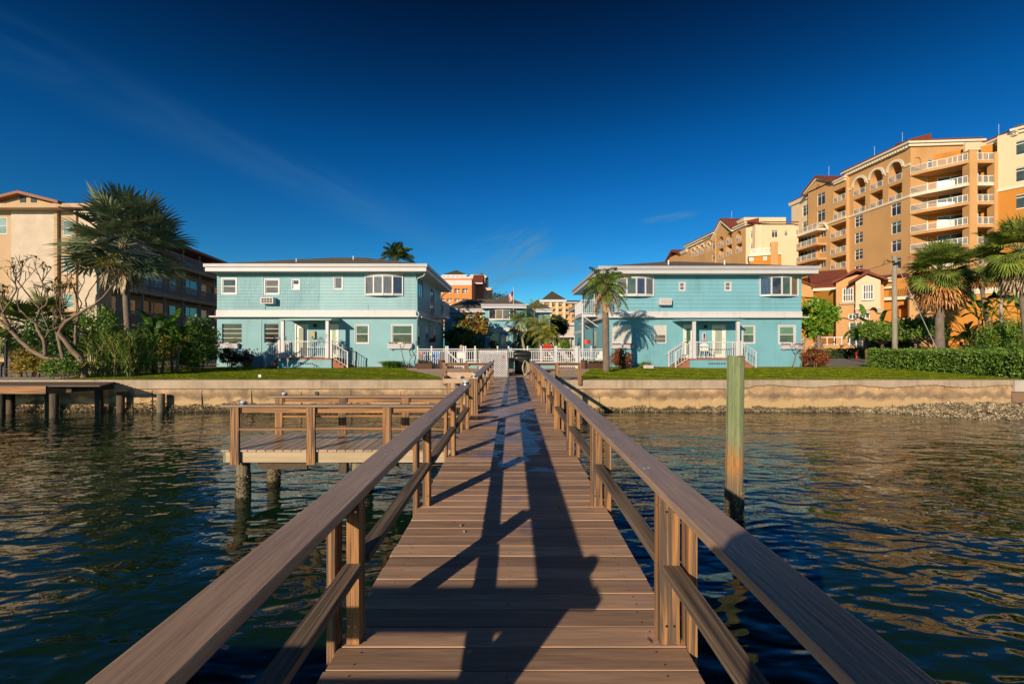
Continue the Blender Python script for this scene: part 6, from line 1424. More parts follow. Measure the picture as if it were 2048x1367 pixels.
for k, s in enumerate((.12, V3.L * .5, V3.L - .12)):
    b = MB(V3)
    for j in range(3): b.box(s - .16, s + .16, -.88, -.05 - .22 * j, zc0 - .2 * (j + 1) - .0, zc0 - .2 * j - .003)
    b.obj('corbel', m_trim, by)
b = MB(V3)
for u, v in ((.28, V3.L * .5 - .16), (V3.L * .5 + .16, V3.L - .28)):
    for i in range(8):
        t0, t1 = i / 8, (i + 1) / 8; f0 = lambda t: zc0 - .32 + .3 * math.sin(math.pi * t) ** .6
        b.prism([(u + (v - u) * t0, f0(t0)), (u + (v - u) * t1, f0(t1)), (u + (v - u) * t1, zc0 - .002), (u + (v - u) * t0, zc0 - .002)], -.2, -.05, along=1)
b.obj('scallop', m_cr, by)
V4 = pf(1762, 50.3, 1819, 48.4)
ha = (*V4.r(1793, 609, 1816, 636.5), 1.2, True)
b = wall(V4, 0, V4.L, 0, V4.z(1775, 558), [ha], 1.2); b.obj('wall', m_or2, vl)
b = MB(V4); 
for py in (557, 563, 576): b.box(0, V4.s(1790), .002, .4, V4.z(1770, py) - .1, V4.z(1770, py) + .12)
b.box(0, V4.L, .002, .5, V4.z(1790, 600), V4.z(1790, 594)); b.box(V4.s(1786), V4.L, .002, .3, ha[2] - .25, ha[2] - .01); b.obj('moulding', m_trim, vl)
b = MB(V4); b.prism([(.7, V4.z(1770, 554)), (.7, V4.z(1770, 552)), (-4, V4.z(1770, 541)), (-4, V4.z(1770, 554))], -4, V4.s(1800)); b.obj('roof', m_tile, vl)
q = MB(V4); k = 9
for i in range(k): s = V4.s(1782) + (V4.s(1817) - V4.s(1782)) * i / (k - 1); q.tube([(s, .3, V4.z(1790, 594)), (s, .42, V4.z(1790, 590)), (s, .3, V4.z(1790, 578))], .02, 4)
q.obj('balcony_grille', m_black, vl)
V5 = pf(1819, 47.2, 1887, 46.4); b = wall(V5, 0, V5.L, 0, V5.z(1850, 586), [], .3); b.obj('wall', m_or, vl)
b = MB(V5); b.box(-.1, V5.L, .002, .35, V5.z(1850, 596), V5.z(1850, 588)); b.box(V5.s(1845), V5.L, .002, .25, V5.z(1860, 643), V5.z(1860, 640)); b.obj('moulding', m_trim, vl)
V6 = pf(1885, 45.0, 2075, 41.0); zw = V6.z(1960, 583); b = wall(V6, 0, V6.L, 0, zw, [], .3); b.obj('garden_wall', m_or2, vl)
b = MB(V6); b.box(-.05, V6.L, -.35, .25, zw, zw + .35); b.box(0, V6.L, .002, .15, zw - .2, zw - .003); b.obj('coping', m_trim, vl)
b = MB(V6); b.box(V6.s(1974), V6.L, -4, -.4, 0, V6.z(2000, 552)); b.box(V6.s(1945), V6.s(1974), -4, -1.5, 0, V6.z(1960, 554)); b.obj('upper_block', m_or2, vl)
b = MB(V6); k = 8
for i in range(k): s = V6.s(1976) + (V6.s(2022) - V6.s(1976)) * i / (k - 1); b.tube([(s - .3, -.39, V6.z(2000, 551)), (s + .3, -.39, V6.z(2000, 551))], .14, 6)
b.obj('tile_edge', m_trim, vl)
w_ = V6.r(1956, 557, 1971, 576); o = MB(V6); 
for i in range(8): s = w_[0] + (w_[1] - w_[0]) * i / 7; o.tube([(s, -.9, w_[2] + .3), (s, -.6, w_[2] + .45), (s, -.9, w_[3])], .025, 4)
o.obj('window_grille', m_black, vl); window(V6, (w_[0] + .1, w_[1] - .1, w_[2] + .4, w_[3]), vl, m_wf, g_res, o=-1.45, fw=.06)
b = MB(); b.poly([(X(1600, 59), 58.9, 0)] * 3) if False else None
b.box(X(1600, 60) , X(1700, 60), 59.5, 66, 0, 8.5); b.box(X(1680, 53), X(1765, 53), 53, 60, 0, 7.8); b.box(X(1770, 52), X(1830, 52), 52, 58, 0, 7.4); b.box(X(1830, 49), 52, 49, 58, 0, 6.2); b.obj('block', m_or2, vl)
# terrace rail and stair at the villa
V7 = pf(1640, 47, 1712, 46.5); tr = thing('terrace_rail', 'white terrace railing on a low tan wall before the villa', 'railing', (V7.O.x + 2, 47, 0))
b = MB(V7); b.box(-1.0, V7.L, -1.5, 0, -.07, V7.z(1670, 691)); b.obj('terrace_wall', m_or, tr)
b = MB(V7); z_ = V7.z(1670, 690.5); b.box(0, V7.L, -.06, 0, z_ + .8, z_ + .88); b.box(0, V7.L, -.06, 0, z_ + .06, z_ + .12)
for i in range(6): s = V7.L * i / 5; b.box(s - .04, s + .04, -.07, .01, z_, z_ + .9)
b.obj('railing', m_wf, tr)
V8 = pf(1603, 45, 1636, 45); b = MB(V8); b.box(.35, 1.0, -.5, 0, -.07, V8.z(1612, 676)); b.box(.28, 1.07, -.55, .05, V8.z(1612, 676), V8.z(1612, 674)); b.obj('stair_pier', m_or, tr)
b = MB(V8)
for u in (-.6, 1.0):
    b.prism([(u, V8.z(1612, 697)), (u + .9, V8.z(1612, 683)), (u + .9, V8.z(1612, 681)), (u, V8.z(1612, 695))], -.1, -.02, along=1); b.prism([(u, V8.z(1612, 692)), (u + .9, V8.z(1612, 677)), (u + .9, V8.z(1612, 675)), (u, V8.z(1612, 690))], -.1, -.02, along=1)
    b.box(u + .35, u + .43, -.11, -.01, V8.z(1612, 697), V8.z(1612, 684))
b.obj('stair_rail', m_wf, tr)
# ================================================================ TAN APARTMENTS AT LEFT
m_tan2 = mat('rough_stucco', (0.60, 0.50, 0.40), .95, var=.18, vscale=1.2, vdetail=9, bump=.9, bscale=9, bdist=.03)
m_tan = mat('tan_panel', (0.52, 0.36, 0.22), .85, var=.12, vscale=1)
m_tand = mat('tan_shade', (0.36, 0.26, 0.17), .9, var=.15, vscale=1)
m_rail3 = mat('taupe_rail', (0.30, 0.25, 0.22), .8)
g_mint = glass('glass_mint', (0.28, 0.40, 0.34), .08, (0.20, 0.30, 0.26), 1.5)
ap = thing('apartment_block', 'tan four storey apartment block with gable and shaded balconies, left edge', 'building', (-33, 36, 0))
YA = 34.0; FA = Fac(X(-90, YA), YA, X(196, YA), YA); zE = FA.z(60, 422)
st0, st1, st2, st3 = FA.s(22), FA.s(120), FA.s(156), FA.L
wl = [FA.r(-14, 434, 14, 468)]
wr = [FA.r(125, 440, 150, 471), FA.r(125, 512, 150, 546), FA.r(125, 587, 150, 617)]
b = wall(FA, 0, st0, 0, zE, [(*q, .12) for q in wl], .15); b.obj('panel_wall', m_tan, ap)
b = wall(FA, st1, st2, 0, zE, [(*q, .12) for q in wr], .15); b.obj('panel_wall', m_tan, ap)
FA_ = Fac(FA.O.x, YA - .12, FA.O.x + FA.L, YA - .12)
b = wall(FA_, FA_.s(22), FA_.s(113), 0, zE, [], .25); b.obj('stucco_wall', m_tan2, ap); b = wall(FA_, FA_.s(157), FA_.L, 0, zE, [], .25); b.obj('stucco_wall', m_tan2, ap)
b = MB(FA); b.box(FA.s(113), FA.s(119.5), -.1, .2, 0, zE); b.box(FA.s(152), FA.s(157), -.1, .2, 0, zE); b.obj('pilaster', m_tan, ap)
for q in wl + wr: split_pane(FA, q, ap, g_mint, g_mint, m_white, fw=.06)
b = MB(FA); b.box(-1, FA.s(141), .0, .9, zE, zE + .12); b.box(-1, FA.L + .3, -1, .6, zE + .121, zE + .4); b.obj('eave', m_tan, ap)
g0, g1, zg = FA.s(-16), FA.s(131), zE + .4
apx = FA.z(57, 393)
b = MB(FA); b.poly([(g0 + .3, .3, zg), (g1 - .3, .3, zg), ((g0 + g1) / 2, .3, apx)]); b.obj('gable', zbump(mat('gable_boards', (0.50, 0.34, 0.20), .8), .1, .02, 'plain'), ap)
b = MB(FA)
for (a, za_), (c, zc_) in (((g0 - .2, zg - .05), ((g0 + g1) / 2, apx)), (((g0 + g1) / 2, apx), (g1 + .2, zg - .05))): b.prism([(a, za_), (c, zc_), (c, zc_ + .2), (a, za_ + .2)], -8, .8, along=1)
b.obj('roof', mat('brown_roof', (0.28, 0.12, 0.07), .8), ap)
b = MB(FA)
for s in ((g0 + g1) / 2 - .3, (g0 + g1) / 2 + .5): b.box(s, s + .4, .3, .34, zg + .15, zg + .6)
b.obj('gable_vent', m_vent, ap)
b = MB(FA); b.box(0.01, FA.L - .4, -1.6, -.3, 0, zE); b.obj('block', m_tan, ap)
cA = (X(196, YA), YA); dA = Vector((-.17, 1)).normalized()
FWg = Fac(cA[0] - .0, YA + .4, cA[0] + dA.x * 34, YA + .4 + dA.y * 34); Lg = 24
slz = [3.05, 6.0, 9.1]
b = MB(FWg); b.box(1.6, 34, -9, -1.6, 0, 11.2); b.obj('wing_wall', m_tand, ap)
b = MB(FWg); b.prism([(.5, 10.75), (.5, 11.0), (-5, 12.3), (-5, 10.75)], 1.0, 34); b.obj('roof', MATS['brown_roof'], ap)
for i, z in enumerate([.1] + slz):
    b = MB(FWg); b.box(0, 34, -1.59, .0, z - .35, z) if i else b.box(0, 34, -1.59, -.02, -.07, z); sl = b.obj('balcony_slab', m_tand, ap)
    if i:
        for j in range(10):
            s = 1.7 + 3.2 * j; q = MB(FWg); q.box(s - .06, s + .06, -.14, -.02, z + .002, z + 2.55 if z < 9 else 10.7); q.obj('balcony_post', m_rail3, ap)
        b = MB(FWg); b.box(0, 34, -.07, -.02, z + .98, z + 1.06); b.box(0, 34, -.07, -.02, z + .08, z + .14)
        n = 34 * 7
        for j in range(n): s = 34 * j / n; b.box(s, s + .045, -.065, -.03, z + .14, z + .98)
        b.obj('railing', m_rail3, sl)
    for j in range(5):
        s = 1.2 + 6.4 * j
        window(FWg, (s, s + 3.2, z + .1, z + 2.3), ap, m_rail3, g_dark if (i + j) % 2 else g_green2, o=-1.58, fw=.08, cols=2, name='sliding_door')
        window(FWg, (s + 4.0, s + 5.4, z + .7, z + 2.2), ap, m_rail3, g_mint if (i + j) % 3 == 0 else g_dark, o=-1.58, fw=.07, cols=1)
# ================================================================ DISTANT BUILDINGS IN THE CENTRE
of = thing('office_building', 'orange office block with white band and grouped windows behind courtyard', 'building', (-18, 140, 0))
m_of = mat('office_orange', (0.64, 0.24, 0.07), .85, var=.06, vscale=.1)
YO = 140; FO = Fac(X(850, YO), YO, X(943.5, YO), YO); zt = FO.z(900, 556)
hh = []
for a, c in ((860, 869.5), (878.5, 889.5), (893.5, 904.5), (909, 920), (924.5, 935.8)):
    for y0, y1 in ((577, 585.8), (597, 603.5), (620, 628)): hh.append((*FO.r(a, y0, c, y1), .5))
b = wall(FO, 0, FO.L, 0, FO.z(900, 570), hh, .6); b.obj('wall', m_of, of)
for q in hh: window(FO, q[:4], of, m_wf, g_dark, o=-.45, fw=.12, cols=2, colw=.2, rows=2)
b = MB(FO); b.box(0, FO.L, -.6, .0, FO.z(900, 569.9), FO.z(900, 560)); b.box(0, FO.L + .1, -.6, .12, zt - .1, zt + .4); b.box(0, FO.L, -.6, .1, FO.z(900, 612), FO.z(900, 608)); b.obj('white_band', m_white, of)
b = MB(FO); b.box(0, FO.L, -.6, .0, FO.z(900, 559.9), zt - .1); b.obj('parapet', m_of, of)
b = MB(); b.box(X(850, YO), X(943.5, YO), YO + .7, YO + 30, 0, zt); b.obj('block', m_of, of)
b = MB(); b.box(X(941, YO), X(941, YO) + 3.2, YO + 14, YO + 34, 0, Z(571, 158)); b.obj('side_block', mat('office_shaded_side', (0.30, 0.17, 0.13), .9), of)  # same building's side away from the sun; the shade is put into its colour
b = MB(); b.prism([(150, Z(565, 150)), (168, Z(565, 150)), (159, Z(558, 159) + 1.5)], X(943, 150), X(968, 158)); b.obj('red_roof', m_tile, of)
b = MB(); b.box(X(943, 150), X(966, 152), 150, 150.5, Z(567.5, 150), Z(564.8, 150)); b.obj('fascia', m_white, of)
gr_ = mat('green_roof', (0.075, 0.07, 0.04), .85, var=.2, vscale=.5)
ht = thing('hotel_tower', 'beige hotel with green hipped roofs rising behind the orange office', 'building', (-14, 200, 0))
YT = 200
def hiproof(px0, px1, py, peak, Y, D, m, par, ex=0):
    x0, x1 = X(px0, Y) - ex, X(px1, Y) + ex; z = Z(py, Y); r_ = MB(); xm = (x0 + x1) / 2
    r_.poly([(x0, Y, z), (x1, Y, z), (xm, Y + D / 2, z + peak)]); r_.poly([(x1, Y, z), (x1, Y + D, z), (xm, Y + D / 2, z + peak)]); r_.poly([(x1, Y + D, z), (x0, Y + D, z), (xm, Y + D / 2, z + peak)]); r_.poly([(x0, Y + D, z), (x0, Y, z), (xm, Y + D / 2, z + peak)]); r_.poly([(x0, Y, z), (x0, Y + D, z), (x1, Y + D, z), (x1, Y, z)])
    r_.obj('roof', m, par)
    q = MB(); q.box(x0, x1, Y - .1, Y + .2, z - .9, z - .02); q.obj('fascia', m_white, par)
b = MB(); b.box(X(867, YT), X(950, YT), YT + 1, YT + 20, 0, Z(551, YT)); b.box(X(884, YT), X(934, YT), YT, YT + .99, 0, Z(549, YT)); b.obj('block', m_cr, ht)
hiproof(884, 934, 549, 3.2, YT, 14, gr_, ht); hiproof(862, 958, 551.5, 1.5, YT + 1.2, 18, gr_, ht)
b = MB(); b.box(X(942, YT), X(971, YT), YT - 3, YT + 12, 0, Z(551, YT)); tb_ = b.obj('tower', m_cr, ht); hiproof(950, 973, 551, 2.2, YT - 3.5, 14, gr_, ht)
FT = Fac(X(942, YT - 3), YT - 3, X(971, YT - 3), YT - 3); window(FT, FT.r(957.5, 558, 965, 564), ht, m_cr, g_green2, o=.02, fw=.1)
for i in range(6): q = MB(); xx = X(886 + 9.2 * i, YT); q.box(xx - .15, xx + .15, YT - .9, YT - .05, Z(554, YT), Z(551.5, YT)); q.obj('bracket', m_white, ht)
for i in range(4): q = MB(); zz = Z(555 + 5 * i, YT); q.box(X(971, YT) + .01, X(976, YT), YT - 2, YT + 4, zz - .8, zz); q.obj('side_balcony', m_black, ht)
b = MB(); b.box(X(963, 170), X(983, 170), 170, 180, 0, Z(576, 170)); b.box(X(962.5, 170), X(983.5, 170), 169.8, 180.2, Z(576, 170), Z(575, 170)); tw = b.obj('annex_tower', m_cr, ht)
for py in (579.7, 588.5, 597.5): q = MB(); xx = X(972, 170); q.tube([(xx, 169.98, Z(py, 170)), (xx, 169.9, Z(py, 170))], .28, 8); q.obj('round_window', m_black, ht)
# right hotel
rh = thing('hotel_building', 'beige and orange hotel with green hipped roof, right of the flagpole', 'building', (22, 160, 0))
YR = 160; FRh = Fac(X(1078, YR), YR, X(1175, YR), YR); s = FRh.s
m_ho = mat('hotel_orange', (0.60, 0.34, 0.13), .85, var=.06, vscale=.1)
holes = []
for a, c in ((1090, 1099), (1103.5, 1111), (1117, 1124.5), (1131, 1137.5), (1144.5, 1151), (1158, 1164)):
    for y0, y1 in ((608, 615), (618, 625.5), (629.5, 636), (639.5, 645.5)): holes.append((*FRh.r(a, y0, c, y1), .9))
b = wall(FRh, 0, s(1131) - 1, 0, FRh.z(1110, 600), [h for h in holes if h[1] < s(1128)], 1.0); b.obj('bay_wall', m_cr, rh)
b = wall(FRh, s(1131) - 1, FRh.L, 0, FRh.z(1150, 605), [h for h in holes if h[0] > s(1129)], 1.0); b.obj('orange_wall', m_ho, rh)
b = MB()
for h in holes:
    window(FRh, h[:4], rh, m_cr, g_green2, o=-.85, fw=.15, cols=2, colw=.1)
    if h[2] > FRh.z(1110, 636): q = MB(FRh); q.box(h[0] - .1, h[1] + .1, .01, .5, h[2] - .5, h[2] + .5); q.obj('balcony', m_ho, rh)
for p in (1086, 1101, 1114, 1128): q = MB(FRh); q.box(s(p) - .45, s(p) + .45, .001, .7, 0, FRh.z(1110, 600)); q.obj('pilaster', m_cr, rh)
for py in (617, 628): q = MB(FRh); q.box(s(1131), FRh.L, .002, .3, FRh.z(1150, py + 1), FRh.z(1150, py)); q.obj('band', m_white, rh)
b = MB(); b.box(X(1078, YR) + .2, X(1175, YR), YR + 1.1, YR + 20, 0, Z(606, YR)); b.obj('block', m_ho, rh)
hiproof(1083, 1133, 598.7, 3.9, YR - 1, 16, gr_, rh)
b = MB(); b.prism([(YR - .5, Z(604, YR)), (YR + 18, Z(604, YR)), (YR + 8, Z(598, YR) + .3)], X(1074, YR), X(1180, YR)); b.obj('roof', gr_, rh)
b = MB(); b.box(X(1130, YR), X(1180, YR), YR - .8, YR - .5, Z(606, YR), Z(604, YR)); b.box(X(1072, YR), X(1088, YR), YR - .8, YR - .5, Z(607, YR), Z(605, YR)); b.obj('fascia', m_white, rh)
# podium with colourful shop front
pd = thing('podium_building', 'beige low building with colourful shop window under a balcony', 'building', (12, 112, 0))
YP = 112; FP2 = Fac(X(1095, YP), YP, X(1175, YP), YP)
m_pod = mat('podium_beige', (0.50, 0.44, 0.39), .85, var=.06, vscale=.2)
h = [(*FP2.r(1110, 657, 1132, 662), .2), (*FP2.r(1108, 677, 1138, 695), 2.0)]
b = wall(FP2, 0, FP2.L, 0, FP2.z(1120, 646), h, .5); b.obj('wall', m_pod, pd); window(FP2, h[0][:4], pd, m_white, g_mint, o=-.15, fw=.1, cols=3, colw=.2)
b = MB(FP2); b.box(-.2, FP2.L + .2, .001, .8, FP2.z(1120, 650), FP2.z(1120, 645.5)); b.box(0, FP2.L, .001, 1.8, FP2.z(1120, 674.5), FP2.z(1120, 673.5)); b.box(0, FP2.L, .001, .1, FP2.z(1120, 665.5), FP2.z(1120, 664)); b.obj('band', m_white, pd)
b = MB(FP2); b.box(FP2.s(1139), FP2.s(1141.5), .2, .6, 0, FP2.z(1140, 674.5)); b.box(FP2.s(1148), FP2.s(1150), .2, .6, 0, FP2.z(1140, 650)); b.obj('column', m_white, pd)
m_mur = mat('shop_display', (0.65, 0.30, 0.10), .5, col2=(0.6, 0.55, 0.5), vscale=2.5, hueisl=0)
q = MB(FP2); a = h[1]; q.box(a[0] + .1, a[1] - .1, -1.9, -1.7, a[3] - 1.6, a[3] - .1); q.obj('display_panel', m_mur, pd)
q = MB(FP2); cx_ = (a[0] + a[1]) / 2 - .2
for i in range(10):
    t0, t1 = math.pi * i / 10, math.pi * (i + 1) / 10; zc_ = a[3] - 2.3
    q.prism([(cx_ + .7 * math.cos(t0), zc_ + .5 * math.sin(t0)), (cx_ + 1.3 * math.cos(t0), zc_ + .9 * math.sin(t0)), (cx_ + 1.3 * math.cos(t1), zc_ + .9 * math.sin(t1)), (cx_ + .7 * math.cos(t1), zc_ + .5 * math.sin(t1))], -.6, -.3, along=1)
q.obj('green_arch', mat('vivid_green', (0.03, 0.45, 0.06), .5), pd)
q = MB(FP2); q.box(a[0] + .1, a[0] + .5, -.6, -.3, a[3] - 2.2, a[3] - .2); q.obj('green_post', MATS['vivid_green'], pd)
# pale house far between left house and wing
t = thing('shed', 'pale grey shed wall seen past the left house', 'building', (X(884, 75), 75, 0))
b = MB(); b.box(X(872, 75), X(897, 75), 75, 80, 0, Z(652, 75)); b.obj('wall', mat('pale_grey', (0.45, 0.46, 0.47), .8), t)
b = MB(); b.box(X(876, 70), X(892, 70), 70, 70.1, .4, Z(674, 70)); b.obj('green_awning', mat('teal_awning', (0.02, 0.25, 0.2), .6), t)
# ================================================================ STREET FURNITURE AT RIGHT
t = thing('utility_pole', 'weathered grey wooden utility pole with guy wire beside the hedge', 'utility pole', (22.7, 27, -.06))
m_pole = mat('pole_wood', (0.36, 0.32, 0.25), .9, col2=(0.22, 0.19, 0.15), vscale=1.5, axis='Z', stretch=14, bump=.6, bscale=4, bdist=.01)
q = MB(); q.tube([(22.72, 27, -.3), (22.7, 27, 3), (22.68, 27, Z(511, 27))], [.15, .135, .115], 12); q.obj('pole', m_pole, t, smooth=True)
gy_ = (X(1895, 22.9), 22.9, -.03); q = MB(); q.tube([(22.72, 26.95, Z(525, 27)), gy_], .018, 6); q.obj('guy_wire', mat('wire_pale', (0.45, 0.42, 0.38), .5, metal=.3), t)
q = MB(); q.tube([(22.6, 26.85, Z(523, 27)), (22.2, 26.85, Z(524, 27)), (22.15, 26.85, Z(522, 27))], .03, 6); q.box(22.5, 22.86, 26.8, 26.84, Z(530, 27), Z(526, 27)); q.obj('bracket', m_black, t)
q = MB()
def wirept(a, c, sag, n=16):
    return [tuple(Vector(a).lerp(Vector(c), i / n) - Vector((0, 0, sag * 4 * (i / n) * (1 - i / n)))) for i in range(n + 1)]
q.tube(wirept((22.6, 27, Z(524, 27)), (X(1590, 37), 37, Z(572, 37)), .15), .012, 5, cap=False); q.tube(wirept((22.6, 27, Z(521, 27)), (X(1790, 40), 40, Z(521, 40)), .1), .01, 5, cap=False)
q.tube([(X(p, 27), 26.95, Z(y, 27)) for p, y in ((1778, 522), (1772, 519), (1766, 522), (1770, 526), (1763, 530), (1767, 524))], .012, 5); q.obj('overhead_wire', m_black, t)
t = thing('street_lamp', 'twin headed black street lamp on a pale post behind the hedge', 'street lamp', (X(2002, 33), 33, 0))
lx = X(2002, 33); q = MB(); q.tube([(lx, 33, 0), (lx, 33, Z(600, 33))], .09, 10); q.obj('post', mat('concrete_post', (0.38, 0.36, 0.33), .8), t, smooth=True)
q = MB(); q.tube([(lx, 33, Z(601, 33)), (lx, 33, Z(576, 33))], .04, 8)
q.tube([(lx + .02, 33, Z(582, 33))] + [(lx - .25 + .25 * math.cos(a), 33, Z(577, 33) + .2 * math.sin(a)) for a in [i * math.pi / 8 for i in range(9)]] + [(lx - .5, 33, Z(583, 33))], .028, 6); q.obj('arm', m_black, t)
q = MB(); q.tube([(lx, 33, Z(577, 33)), (lx + .28, 33, Z(576, 33)), (lx + .36, 33, Z(583, 33))], .028, 6); q.obj('arm', m_black, t)
for dx in (-.5, .36):
    q = MB(); z_ = Z(583, 33); q.tube([(lx + dx, 33, z_), (lx + dx, 33, z_ - .12), (lx + dx, 33, z_ - .2), (lx + dx, 33, z_ - .26), (lx + dx, 33, z_ - .42), (lx + dx, 33, z_ - .46)], [.06, .1, .1, .22, .38, .4], 16); q.obj('lamp_shade', m_black, t, smooth=True)
t = thing('hydrant', 'dark red fire hydrant by the driveway with a small white sign behind', 'hydrant', (X(1713, 42), 42, -.05))
hx = X(1713.5, 42); q = MB(); q.tube([(hx, 42, -.06), (hx, 42, .1), (hx, 42, .55), (hx, 42, .62), (hx, 42, .72)], [.16, .11, .11, .14, .05], 12); q.tube([(hx - .17, 42, .45), (hx + .17, 42, .45)], .05, 8); q.obj('barrel', mat('dark_red', (0.25, 0.015, 0.02), .5), t, smooth=True)
t = thing('small_sign', 'small white sign on a thin stake above the hydrant', 'sign', (X(1716, 42.6), 42.6, -.05))
hx = X(1716, 42.6); q = MB(); q.box(hx - .09, hx + .09, 42.58, 42.6, Z(698, 42.6), Z(690, 42.6)); q.obj('board', m_white, t); q = MB(); q.tube([(hx, 42.6, -.06), (hx, 42.6, Z(698, 42.6))], .012, 6); q.obj('stake', m_steel, t)
t = thing('reflector_sign', 'low yellow rectangular marker board at the driveway by the hedge', 'sign', (X(1756, 31), 31, -.05))
hx = X(1756, 31); q = MB(); q.box(hx - .31, hx + .31, 30.97, 31.0, Z(723, 31), Z(717.5, 31)); q.obj('board', mat('yellow_paint', (0.62, 0.33, 0.02), .5), t)
for sx in (-.25, .25): q = MB(); q.tube([(hx + sx, 31.01, -.06), (hx + sx, 31.01, Z(718, 31))], .015, 6); q.obj('leg', m_black, t)
# ---- far left: dark lamp post and bench by the gravel
t = thing('bollard_lamp', 'black post lamp on the gravel at the far left', 'lamp', (X(12, 19.5), 19.5, -.06))
x = X(12, 19.5); q = MB(); q.tube([(x, 19.5, -.06), (x, 19.5, Z(686, 19.5))], .05, 8); q.obj('post', m_black, t); q = MB(); q.tube([(x, 19.5, Z(686, 19.5)), (x, 19.5, Z(683, 19.5)), (x, 19.5, Z(681, 19.5))], [.12, .12, .02], 8); q.obj('cap', m_black, t)
t = thing('picnic_bench', 'dark wooden picnic bench on the gravel, far left', 'bench', (X(28, 24), 24, -.06))
x = X(28, 24); q = MB(); q.box(x - .8, x + .8, 23.8, 24.5, .66, .71); q.obj('table_top', m_dark, t)
for yy in (23.4, 24.8): q = MB(); q.box(x - .8, x + .8, yy - .14, yy + .14, .38, .42); q.obj('seat', m_dark, t)
for sx in (-.6, .6): q = MB(); q.box(x + sx - .04, x + sx + .04, 23.35, 24.85, .33, .378); q.prism([(24.0, .33), (24.15, .33), (23.75, -.06), (23.6, -.06)], x + sx - .03, x + sx + .03) ; q.box(x + sx - .039, x + sx + .039, 24.1, 24.2, .38, .66); q.box(x + sx - .038, x + sx + .038, 24.5, 24.6, -.06, .33); q.obj('leg', m_dark, t)
t = thing('low_fence', 'low black wire fence posts on the gravel, far left', 'fence', (X(48, 19.3), 19.3, -.06))
q = MB()
for p in (2, 42, 78): q.box(X(p, 19.2) - .03, X(p, 19.2) + .03, 19.17, 19.23, -.06, .42)
for z_ in (.12, .25, .38): q.tube([(X(-30, 19.2), 19.2, z_), (X(80, 19.2), 19.2, z_)], .008, 4)
q.obj('wire_fence', m_black, t)
# ================================================================ VEGETATION
def lm(name, c, c2, isl=.35, hue=.02, tr=.22, rough=.5, vs=1.5):
    return mat(name, c, rough, col2=c2, vscale=vs, island=isl, hueisl=hue, trans=tr, ramp=(.35, .65))
l_silver = lm('leaf_silver', (0.22, 0.27, 0.15), (0.07, 0.10, 0.05), .4, .01, .12)
l_sabal = lm('leaf_sabal', (0.189, 0.246, 0.043), (0.102, 0.160, 0.029), .45, .02)
l_dead = lm('leaf_dead', (0.609, 0.290, 0.087), (0.406, 0.246, 0.116), .5, .03, .2)
l_deadb = lm('leaf_dead_tan', (0.40, 0.362, 0.217), (0.348, 0.217, 0.131), .4, .01, .15)
l_feath = lm('leaf_feather', (0.160, 0.239, 0.032), (0.079, 0.144, 0.024), .45, .02)
l_yel = lm('leaf_yellow_green', (0.319, 0.304, 0.036), (0.189, 0.232, 0.029), .45, .03)
l_hedge = lm('leaf_hedge', (0.164, 0.281, 0.033), (0.081, 0.164, 0.021), .5, .02)
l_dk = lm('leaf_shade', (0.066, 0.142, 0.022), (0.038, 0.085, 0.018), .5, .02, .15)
l_bright = lm('leaf_bright', (0.174, 0.348, 0.022), (0.116, 0.246, 0.022), .3, .01, .45)
l_cro = lm('leaf_croton', (0.290, 0.080, 0.022), (0.145, 0.072, 0.017), .6, .05)
l_croy = lm('leaf_croton_gold', (0.377, 0.275, 0.036), (0.217, 0.189, 0.029), .5, .04)
l_plum = lm('leaf_plum', (0.051, 0.017, 0.017), (0.029, 0.029, 0.014), .5, .04, .1)
l_gold = lm('leaf_seagrape', (0.406, 0.217, 0.036), (0.174, 0.174, 0.029), .6, .06)
l_schef = lm('leaf_schefflera', (0.116, 0.275, 0.022), (0.189, 0.304, 0.029), .5, .02, .25, .3)
m_bark = mat('bark_grey', (0.26, 0.20, 0.15), .9, col2=(0.16, 0.12, 0.09), vscale=2.5, axis='Z', stretch=4, bump=.7, bscale=8, bdist=.02)
m_fran = mat('bark_frangipani', (0.22, 0.155, 0.10), .8, col2=(0.12, 0.085, 0.056), vscale=5, bump=.4, bscale=14, bdist=.01)
m_palmt = zbump(mat('palm_trunk', (0.20, 0.155, 0.125), .9, col2=(0.13, 0.10, 0.08), vscale=4), .11, .03, 'ring')
m_boot = mat('palm_boots', (0.36, 0.27, 0.18), .9, col2=(0.18, 0.12, 0.08), vscale=4, bump=.9, bscale=9, bdist=.06, island=.3)
m_twig = mat('twig', (0.20, 0.14, 0.09), .9, var=.3)
def nrm(v): v = Vector(v); return v.normalized() if v.length > 1e-9 else Vector((0, 0, 1))
